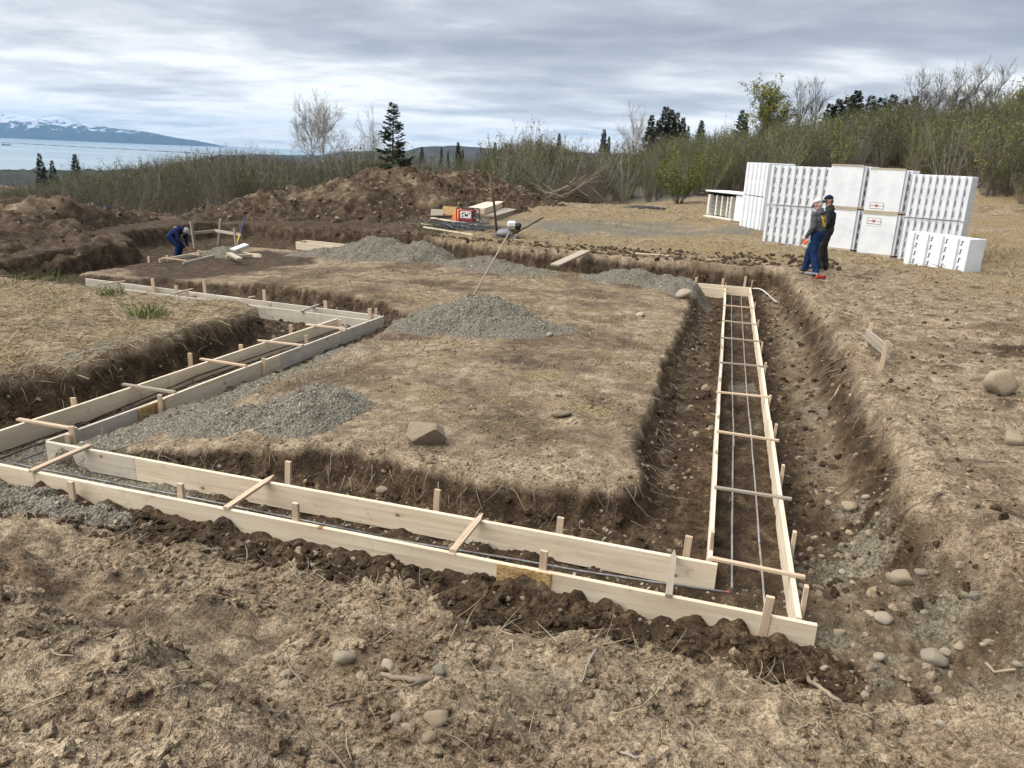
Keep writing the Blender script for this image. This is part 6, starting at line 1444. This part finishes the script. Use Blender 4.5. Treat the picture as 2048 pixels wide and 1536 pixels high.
rock('rounded rock half buried at the right edge below the big boulder', 2024, 886, 42, 'dusty', 2, .55, .8, 1.2)
rock('flat buried rock in the middle of the pad', 1122, 830, 40, 'dusty', 3, .12, .6, .4, .45)
rock('whitish boulder at the far right corner of the pad', 1368, 595, 34, 'round', 1, .2, .8, .3)
rock('pale cobble on the pad right of the gravel cone', 1280, 632, 17, 'round', 0, .12, .8)
rock('tan oblong stone in the middle of the pad', 1100, 672, 14, 'round', 2, .12, 1.0, 1.0)
rock('pale stone on the far left of the grassy bank', 385, 598, 16, 'dusty', 0, .28, 1.1)
rock('flat stone beside the soil patch on the grassy bank', 350, 608, 15, 'dusty', 2, .28, .6)
rock('pale stone jutting from the front wall of the pad', 392, 912, 24, 'dusty', 1, -.02, .9, .8, .1)
rock('grey stone low in the front wall of the pad', 765, 985, 26, 'dusty', 3, -.1, .9, .2, .2)
for k, (px, py, w_, kd, v, lab) in enumerate((
    (1766, 1240, 34, 'round', 0, 'white cobble high in the stony hollow at the lower right'), (1759, 1318, 26, 'round', 3, 'cream cobble low in the stony hollow at the lower right'), (1866, 1322, 48, 'round', 1, 'largest pale grey stone in the stony hollow'),
    (1891, 1306, 20, 'round', 2, 'white round stone just right of the largest in the hollow'), (1918, 1296, 24, 'dusty', 1, 'tan angular stone at the right of the hollow'), (1818, 1202, 16, 'blue', 0, 'blue-grey stone at the top of the stony hollow'), (1848, 1226, 14, 'round', 2, 'long cream stone upright in the hollow'),
    (1948, 1195, 24, 'blue', 1, 'blue-grey slab stuck upright in the right bank'), (1804, 1160, 50, 'dusty', 0, 'big crumbling block above the stony hollow'), (1902, 1105, 24, 'round', 0, 'pale stone on the right slope above the hollow'), (1825, 1058, 16, 'round', 1, 'pale stone under the dark roots on the right slope'),
    (1700, 1016, 30, 'dusty', 1, 'tilted flat rock at the foot of the right bank'), (1732, 997, 18, 'round', 3, 'pale oval stone against the right bank'), (1655, 1008, 18, 'dusty', 2, 'tan stone in the right trench near its bank'), (1842, 1148, 24, 'dusty', 3, 'rounded lump of earth-covered rock on the right slope'), (1966, 1290, 14, 'round', 0, 'small white stone near the right edge of the hollow'),
    (1712, 1372, 18, 'round', 2, 'cream stone on the near lip below the hollow'), (1881, 1449, 19, 'round', 3, 'cream oval cobble in the foreground at the right'), (1740, 1340, 20, 'dusty', 1, 'brown stone on the lip of the stony hollow'), (1670, 1320, 16, 'dusty', 2, 'brown rounded stone below the near end of the right form'),
    (570, 1351, 22, 'round', 1, 'white egg-shaped stone in the left foreground'), (572, 1374, 34, 'dusty', 0, 'larger dull stone under the white egg-shaped one'), (555, 1342, 12, 'round', 0, 'small grey stone touching the white egg-shaped one'), (875, 1441, 46, 'dusty', 1, 'wide brown stone in the middle foreground'), (858, 1478, 34, 'dusty', 3, 'flat dusty stone below the wide brown one'),
    (790, 1440, 26, 'round', 1, 'pale stone left of the wide brown one'), (813, 1457, 22, 'round', 2, 'small pale stone between the flat and the wide brown ones'), (602, 1497, 14, 'round', 3, 'upright cream stone at the bottom edge, left of centre'), (575, 1494, 24, 'dusty', 2, 'brown stone at the bottom edge, left of centre'), (500, 1430, 42, 'dusty', 0, 'rounded earthy stone at the left foreground'),
    (877, 1345, 36, 'blue', 0, 'flat grey stone right of the broken branch'), (775, 1336, 34, 'round', 2, 'flat whitish stone behind the broken branch'), (690, 1318, 44, 'round', 0, 'flat pale slab of rock left of the broken branch'), (816, 1195, 14, 'round', 1, 'pale stone on the near lip in the middle'),
    (632, 1108, 14, 'dusty', 1, 'tan stone in the dark spoil before the front form'), (1018, 1195, 28, 'blue', 1, 'dark round stone in the spoil before the front form'), (1055, 1342, 10, 'round', 3, 'small yellowish stone in the right foreground'), (300, 1340, 34, 'dusty', 3, 'angular clod of rock in the left foreground'),
    (1392, 868, 14, 'dusty', 0, 'stone at the foot of the pad\'s right wall'), (1378, 942, 10, 'round', 2, 'upper of two tan stones at the foot of the pad\'s right wall'), (1370, 957, 9, 'round', 0, 'lower of two tan stones at the foot of the pad\'s right wall'), (1411, 779, 22, 'dusty', 1, 'flat stone beside the right form, halfway down'))):
    rock(lab, px, py, w_*.92, kd, v, .3 if px < 1650 else .1, .9, k*1.1, .42)
# countless small pieces
PEB = [stone_mesh('pebble', 1400+i, [M_ROCK, M_PALE, M_BLUE, M_ROCK, M_ROCK][i], .75, .2, 1, .6) for i in range(5)]
M_CLOD = earth_material('clod_earth'); 
def clod_mesh(seed, moist):
    me = stone_mesh('clod', seed, M_CLOD, .8, .42, 2, .75); a = me.attributes.new('mask', 'FLOAT_COLOR', 'POINT'); a.data.foreach_set('color', np.tile(np.array([0, 0, moist, 0], np.float32), len(me.vertices))); return me
CLOD_D = [clod_mesh(1420+i, .05) for i in range(4)]; CLOD_M = [clod_mesh(1430+i, .85) for i in range(4)]
def gravel_mesh(seed, v):
    me = stone_mesh('gravel', seed, plain('gravel_stone_%d' % seed, v, .9, .2, 0, .2, 8), .75, .2, 1, .8); return me
GRV = [gravel_mesh(1440, (.22, .198, .152)), gravel_mesh(1441, (.30, .274, .215)), gravel_mesh(1442, (.41, .383, .315)), gravel_mesh(1443, (.25, .212, .154))]
def spread(name, meshes, weights, x, y, smin, smax, seed, sink=.25, power=2.2, zf=None, flat=True):
    r = np.random.default_rng(seed); n = len(x); s = smin + (smax-smin)*r.uniform(0, 1, n)**power
    z = ground(x, y)[0] if zf is None else zf(x, y); idx = r.choice(len(meshes), n, p=np.array(weights)/sum(weights))
    rt = np.stack([r.normal(0, .5, n), r.normal(0, .5, n), r.uniform(0, 6.28, n)], -1); sc = s[:, None]*np.stack([r.uniform(.8, 1.3, n), r.uniform(.8, 1.2, n), r.uniform(.7, 1.1, n)], -1)
    return scatter(name, meshes, np.stack([x, y, z + s*(.6-sink-.25)], -1), rt, sc, idx)
r = np.random.default_rng(77)
def near_pts(n, x0, x1, y0, y1, cond=None, p=1.0):
    x = r.uniform(x0, x1, n); y = y0 + (y1-y0)*r.uniform(0, 1, n)**p
    if cond is not None: k = cond(x, y); x, y = x[k], y[k]
    return x, y
def info_of(x, y): return ground(x, y, False)[1]
# foreground clods and pebbles
x, y = near_pts(17000, -4.2, 3.4, 1.2, 4.3, lambda x, y: (fbm(x, y, 1.1, 3, 1501) > -.25) & (np.abs(x) < 1.0+y))
spread('dirt_clod', CLOD_D, [1]*4, x, y, .006, .042, 1500, .3, 3.2)
x, y = near_pts(1500, -4.2, 3.4, 1.2, 4.3, lambda x, y: np.abs(x) < 1.0+y); spread('pebble', PEB, [3, 1.2, .4, 3, 3], x, y, .004, .020, 1510, .3, 3.0)
# lumps in the spoil against the forms and in the trenches
x, y = near_pts(2600, -6.2, 1.2, 4.1, 4.95, lambda x, y: y + .031*x < 4.83); spread('dirt_clod', CLOD_M, [1]*4, x, y, .008, .055, 1520, .45, 2.6)
x, y = near_pts(14000, -8.0, 2.4, 4.2, 21, lambda x, y: ((info_of(x, y)['out'] < .8) & (info_of(x, y)['pad'] < .8)) & ~((x > .2) & (x < .84) & (y > 5)) & ~((y + .031*x > 4.8) & (y + .031*x < 5.55)) & ~((x > -7.05) & (x < -5.75) & (y < 12.6)), 1.4)
spread('dirt_clod', CLOD_M + CLOD_D, [3]*4 + [1]*4, x, y, .008, .060, 1530, .35, 2.6)
x, y = near_pts(5200, -8, 2.6, 4.6, 21, lambda x, y: (info_of(x, y)['out'] < .9) & (info_of(x, y)['pad'] < .6) & ((x > .9) | (x < -.0)) & ~((y + .031*x > 4.8) & (y + .031*x < 5.55)), 1.5); spread('pebble', PEB, [3, 2, 1, 2, 2], x, y, .006, .038, 1540, .3, 3.0)
x, y = near_pts(750, .85, 3.4, 4.1, 6.9, lambda x, y: info_of(x, y)['out'] < .98); spread('cobble', PEB + ROCKS['round'][:2] + ROCKS['dusty'][:2], [3, 1.5, .6, 3, 3, .5, .5, 1.5, 1.5], x, y, .008, .055, 1550, .35, 3.4)
# clods on pad, banks, mounds
x, y = near_pts(17000, -9.5, -.3, 6.3, 19, lambda x, y: (info_of(x, y)['pad'] > .9) & (fbm(x, y, .8, 3, 1561) > -.1), 1.3); spread('dirt_clod', CLOD_D, [1]*4, x, y, .006, .034, 1560, .35, 3.4)
x, y = near_pts(2200, -9.5, -.3, 6.3, 19, lambda x, y: info_of(x, y)['pad'] > .9, 1.3); spread('pebble', PEB, [3, 2, .5, 2, 2], x, y, .005, .032, 1570, .3, 4.0)
x, y = near_pts(6000, 1.8, 8, 5.5, 26, lambda x, y: info_of(x, y)['out'] > .9, 1.2); spread('dirt_clod', CLOD_D, [1]*4, x, y, .008, .055, 1580, .35, 3.4)
def mound_pts(n, x0, x1, y0, y1, hf):
    x, y = near_pts(n, x0, x1, y0, y1); h = hf(x, y); k = h > gzv(x, y)+.02; return x[k], y[k]
x, y = mound_pts(4200, -30, -15, 11, 26, H1); spread('dirt_clod', CLOD_D + CLOD_M, [2]*4 + [4]*4, x, y, .015, .10, 1590, .4, 3.6, H1)
x, y = mound_pts(8000, -26, -5, 23, 46, H2); spread('dirt_clod', CLOD_D + CLOD_M, [3]*4 + [3]*4, x, y, .015, .12, 1595, .4, 3.6, H2)
# gravel stones on the heaps
for k, (lobes, hf) in enumerate(HEAPS):
    xs, ys = [], []
    for (cx, cy, hh, rx, ry, a) in lobes:
        n = int(2300*rx*ry*(1.0 if cy < 15 else .45)); q = np.sqrt(r.uniform(0, 1, n))*1.12; t = r.uniform(0, 6.283, n); c, s = math.cos(a), math.sin(a)
        u = q*np.cos(t)*rx; v = q*np.sin(t)*ry; xs.append(cx+u*c-v*s); ys.append(cy+u*s+v*c)
    x = np.concatenate(xs); y = np.concatenate(ys); x = np.append(x, lobes[0][0]); y = np.append(y, lobes[0][1])
    def zz(x, y, hf=hf): return np.maximum(hf(x, y), ground(x, y)[0])
    spread('gravel', GRV, [4, 4, 1.5, 2], x, y, .006, .024 if lobes[0][1] < 15 else .03, 1600+k, .3, 2.6, zz)
# gravel along the left forms
x, y = near_pts(2600, -6.05, -5.1, 5.9, 12.8); spread('gravel', GRV, [4, 4, 2, 2], x, y, .006, .026, 1620, .3, 2.6)
x, y = near_pts(1600, -6.9, -6.0, 5.2, 12.5); spread('gravel', GRV, [4, 4, 2, 2], x, y, .006, .028, 1625, .3, 2.6)
x, y = near_pts(1200, -6.6, .8, 5.0, 5.7); spread('gravel', GRV, [4, 3, 2, 3], x, y, .005, .026, 1626, .3, 2.8)
x, y = near_pts(5200, 1.7, 5.5, 5, 21, lambda x, y: (info_of(x, y)['out'] > .9) & (fbm(x, y, .9, 2, 1586) > .05), 1.2); spread('dirt_clod', CLOD_M + CLOD_D, [1]*4 + [5]*4, x, y, .010, .055, 1585, .42, 3.4)
x, y = near_pts(2600, -13, 3, 20.8, 23.6, lambda x, y: info_of(x, y)['out'] > .9); spread('dirt_clod', CLOD_M, [1]*4, x, y, .015, .10, 1587, .42, 3.4)
# straw and dry grass: bent blades lying and standing
def blades(name, x, y, L0, L1, mat, seed, up=.25, wid=.0035, zf=None, seg=3, curl=.35):
    r_ = np.random.default_rng(seed); n = len(x); z = (ground(x, y)[0] if zf is None else zf(x, y)); L_ = r_.uniform(L0, L1, n); a = r_.uniform(0, 6.283, n); e = np.abs(r_.normal(up, .25, n))
    D = np.stack([np.cos(a)*np.cos(e), np.sin(a)*np.cos(e), np.sin(e)], -1); Pp = np.zeros((n, seg+1, 3)); Pp[:, 0] = np.stack([x, y, z+.004], -1)
    bend = r_.normal(0, curl, (n, 3))*np.array([1, 1, .3]); bend[:, 2] -= .25
    for i in range(1, seg+1):
        D = D + bend/seg; D /= np.linalg.norm(D, axis=1, keepdims=True); Pp[:, i] = Pp[:, i-1] + D*(L_/seg)[:, None]
    Pp[:, :, 2] = np.maximum(Pp[:, :, 2], (z+.003)[:, None] - .02)
    sd_ = np.cross(D, r_.normal(size=(n, 3))); sd_ /= np.linalg.norm(sd_, axis=1, keepdims=True)+1e-9; wd = np.linspace(1, .35, seg+1)[None, :, None]*wid*r_.uniform(.6, 1.5, n)[:, None, None]
    V = np.stack([Pp - sd_[:, None]*wd, Pp + sd_[:, None]*wd], 2).reshape(-1, 3)
    b_ = (np.arange(n)*(seg+1)*2)[:, None] + (np.arange(seg)*2)[None]; Q = np.stack([b_, b_+1, b_+3, b_+2], -1).reshape(-1, 4)
    return np_mesh(name, V, Q, mat, None, False, 'stuff')
x, y = near_pts(9500, -17, -7.25, 6.2, 12.5, lambda x, y: (info_of(x, y)['out'] > .8) & (fbm(x, y, .7, 2, 1701) > -.35) & (x > -1.35*y)); blades('dry_grass', x, y, .12, .40, M_STRAW, 1700, .22, .005)
x, y = near_pts(420, -2.6, 2.4, 1.5, 4.3, lambda x, y: np.abs(x) < .6+.9*y); blades('straw', x, y, .05, .20, M_STRAW, 1710, .15, .0018)
x, y = near_pts(600, -5.5, 1.0, 3.7, 4.45); blades('straw', x, y, .08, .26, M_STRAW, 1720, .25, .0024)
x, y = near_pts(9000, -12, 9, 21.0, 44, lambda x, y: (info_of(x, y)['out'] > .9) & (fbm(x, y, .5, 2, 1731) > -.15) & (sd_poly(x, y, [(-9, 26), (2, 26), (2, 33), (-9, 33)]) > 0)); blades('dry_grass', x, y, .10, .32, M_STRAW, 1730, .4, .010, None, 2)
x, y = near_pts(5000, 2.2, 9, 8, 27, lambda x, y: (info_of(x, y)['out'] > .95) & (fbm(x, y, .6, 2, 1741) > .1)); blades('dry_grass', x, y, .06, .22, M_STRAW, 1740, .25, .0035, None, 2)
x, y = near_pts(4000, -10, -.5, 7, 19, lambda x, y: (info_of(x, y)['pad'] > .95) & (fbm(x, y, .9, 2, 1751) > .1)); blades('straw', x, y, .05, .18, M_STRAW, 1750, .12, .0035, None, 2)
x, y = near_pts(7000, -9, 2.6, 5.5, 21.5, lambda x, y: (np.abs(sd_poly(x, y, DUG)-.10) < .16) & (x > -9) & (info_of(x, y)['out'] > .9)); blades('dry_grass', x, y, .06, .22, M_STRAW, 1770, .1, .003, None, 3, .5)
# green tufts
gx, gy = [], []
for (px, py, n, s) in ((300, 634, 170, .16), (222, 592, 110, .14), (100, 556, 130, .35), (60, 560, 80, .3), (1960, 520, 160, .6), (1760, 480, 60, .4), (1240, 452, 70, .6), (1080, 560, 10, .2), (858, 458, 90, .3), (890, 470, 40, .3), (1480, 440, 90, .6), (1900, 480, 150, .8), (1540, 390, 200, 2.0), (1280, 385, 300, 3.0), (1180, 396, 160, 2.0)):
    p = on_ground(px, py); gx.append(r.normal(p.x, s, n)); gy.append(r.normal(p.y, s*.8, n))
blades('grass', np.concatenate(gx), np.concatenate(gy), .10, .30, M_GRASS, 1760, 1.0, .006, None, 3, .3)
# roots hanging from the cut edges
def roots():
    r_ = np.random.default_rng(1800); pts = []; edge = DUG[25:41] + DUG[:4] + PAD[:18] + DUG[12:22]
    P0 = []; D0 = []; LL = []
    for poly, sgn, n, cond in ((DUG, -1, 1300, lambda a: a[1] > 4.6), (PAD, 1, 1000, lambda a: a[1] < 19)):
        m_ = len(poly); seg = [(poly[i], poly[(i+1) % m_]) for i in range(m_)]; ln = np.array([math.hypot(b[0]-a[0], b[1]-a[1]) for a, b in seg]); ch = r_.choice(m_, n, p=ln/ln.sum())
        for c_ in ch:
            a, b = seg[c_]; t = r_.uniform(); q = (a[0]+(b[0]-a[0])*t, a[1]+(b[1]-a[1])*t)
            if not cond(q) or q[0] < -9.5: continue
            nx, ny = -(b[1]-a[1])/ln[c_], (b[0]-a[0])/ln[c_]
            if sd_poly(np.array([q[0]+nx*.05]), np.array([q[1]+ny*.05]), poly)[0]*sgn < 0: nx, ny = -nx, -ny
            nx, ny = nx, ny; off = r_.uniform(-.12, .10); P0.append((q[0]+nx*off, q[1]+ny*off)); D0.append((nx*.8+r_.normal()*.5, ny*.8+r_.normal()*.5, r_.uniform(-.9, .25))); LL.append(r_.uniform(.08, .38))
    P0 = np.array(P0); z = ground(P0[:, 0], P0[:, 1])[0]; P3 = np.concatenate([P0, (z+.01)[:, None]], 1); S = grow(P3, np.array(D0), np.array(LL), 6, -.16, .16, r_)
    g = ground(S[:, :, 0].ravel(), S[:, :, 1].ravel())[0].reshape(S.shape[:2]); S[:, 1:, 2] = np.maximum(S[:, 1:, 2], g[:, 1:]+.004)
    nm = NM().tubes(S, (.0038*r_.uniform(.5, 1.6, len(S)))[:, None]*np.linspace(1, .35, 6)[None], 0, 3); o = link('root_fibre', nm.mesh('root_fibre', [M_ROOT])); o['kind'] = 'stuff'
roots()
# small twigs everywhere in front and on the right bank
x, y = near_pts(420, -3.6, 3.0, 1.4, 4.4, lambda x, y: np.abs(x) < .6+.95*y); x2, y2 = near_pts(420, 1.9, 6, 6, 18, lambda x, y: info_of(x, y)['out'] > .95); x = np.append(x, x2); y = np.append(y, y2)
r_ = np.random.default_rng(1810); a = r_.uniform(0, 6.28, len(x)); e = np.abs(r_.normal(.05, .25, len(x))); S = grow(np.stack([x, y, ground(x, y)[0]+.006], -1), np.stack([np.cos(a)*np.cos(e), np.sin(a)*np.cos(e), np.sin(e)], -1), r_.uniform(.05, .24, len(x)), 5, -.05, .13, r_)
g = ground(S[:, :, 0].ravel(), S[:, :, 1].ravel())[0].reshape(S.shape[:2]); S[:, :, 2] = np.maximum(S[:, :, 2], g+.003)
o = link('twig', NM().tubes(S, (.0028*r_.uniform(.5, 1.5, len(x)))[:, None]*np.linspace(1, .45, 5)[None], 0, 4).mesh('twig', [M_TWIG])); o['kind'] = 'stuff'
# sticks one can pick out
def stick(label, pix, r0, r1, mat, lift=.01, name='stick', z0=.6, wob=.006):
    pts = []
    for (px, py) in pix: p = on_ground(px, py, z0); p.z += lift; pts.append(p)
    d_ = []
    for a_, b_ in zip(pts, pts[1:]):
        for k in range(3): q = a_.lerp(b_, k/3) + Vector((random.uniform(-wob, wob), random.uniform(-wob, wob), random.uniform(-.3, 1)*wob)); q.z = max(q.z, gz(q.x, q.y)+r1); d_.append(q)
    d_.append(pts[-1]); o0 = d_[0].copy(); rr = list(np.linspace(r0, r1, len(d_)))
    o = MB().tube([q-o0 for q in d_], rr, 7).build(name, mat, None, True, o0); tag(o, label, 'stick', 'loose sticks'); return o
stick('thick broken branch with splintered end in the middle foreground', [(762, 1352), (784, 1360), (815, 1362), (840, 1368), (866, 1364)], .012, .017, M_TWIG, .012, 'branch', .6, .007)
stick('long thin stick running left from the broken branch', [(850, 1372), (790, 1390), (720, 1404), (652, 1420)], .008, .005, M_TWIG, .02)
stick('curved pale stick at the left foreground', [(612, 1410), (570, 1412), (524, 1436)], .005, .003, M_ROOT)
stick('dark forked twig at the left foreground', [(555, 1295), (580, 1340), (604, 1372), (616, 1374)], .006, .004, M_TWIG)
stick('straight grey stick leaning in the right foreground', [(1190, 1308), (1172, 1345), (1162, 1375)], .006, .004, M_STEMG, .03)
stick('pale stick lying straight below the front form', [(1290, 1362), (1315, 1368), (1336, 1372)], .005, .003, M_ROOT, .02)
stick('long curved dead stem in the right foreground', [(1340, 1355), (1310, 1395), (1278, 1425), (1220, 1434)], .005, .003, M_STRAW, .02)
stick('dark curved stick in the right foreground', [(1372, 1440), (1386, 1460), (1388, 1490)], .009, .007, M_TWIG, .01)
stick('dark short stick right of centre in the foreground', [(1372, 1412), (1400, 1410), (1424, 1408)], .007, .006, M_TWIG, .01)
stick('grey stick at the bottom edge right of centre', [(1236, 1510), (1270, 1524), (1310, 1526)], .006, .004, M_STEMG, .02)
stick('thick root half buried below the near end of the right form', [(1612, 1362), (1640, 1376), (1660, 1395), (1682, 1406)], .014, .012, M_ROOT, .006, 'root')
stick('pale stick on the near lip at the right edge', [(1966, 1352), (2000, 1348), (2030, 1344)], .010, .008, M_ROOT, .02)
stick('slim stick at the lower right foreground', [(1588, 1462), (1610, 1456), (1630, 1448)], .007, .004, M_ROOT, .01)
stick('dark stick on the right slope above the hollow', [(1920, 922), (1960, 925), (2010, 930)], .009, .006, M_TWIG, .02)
stick('pale bark strip lying in the right trench', [(1658, 804), (1668, 802), (1679, 800)], .014, .010, M_ROOT, .01, 'stick', 0)
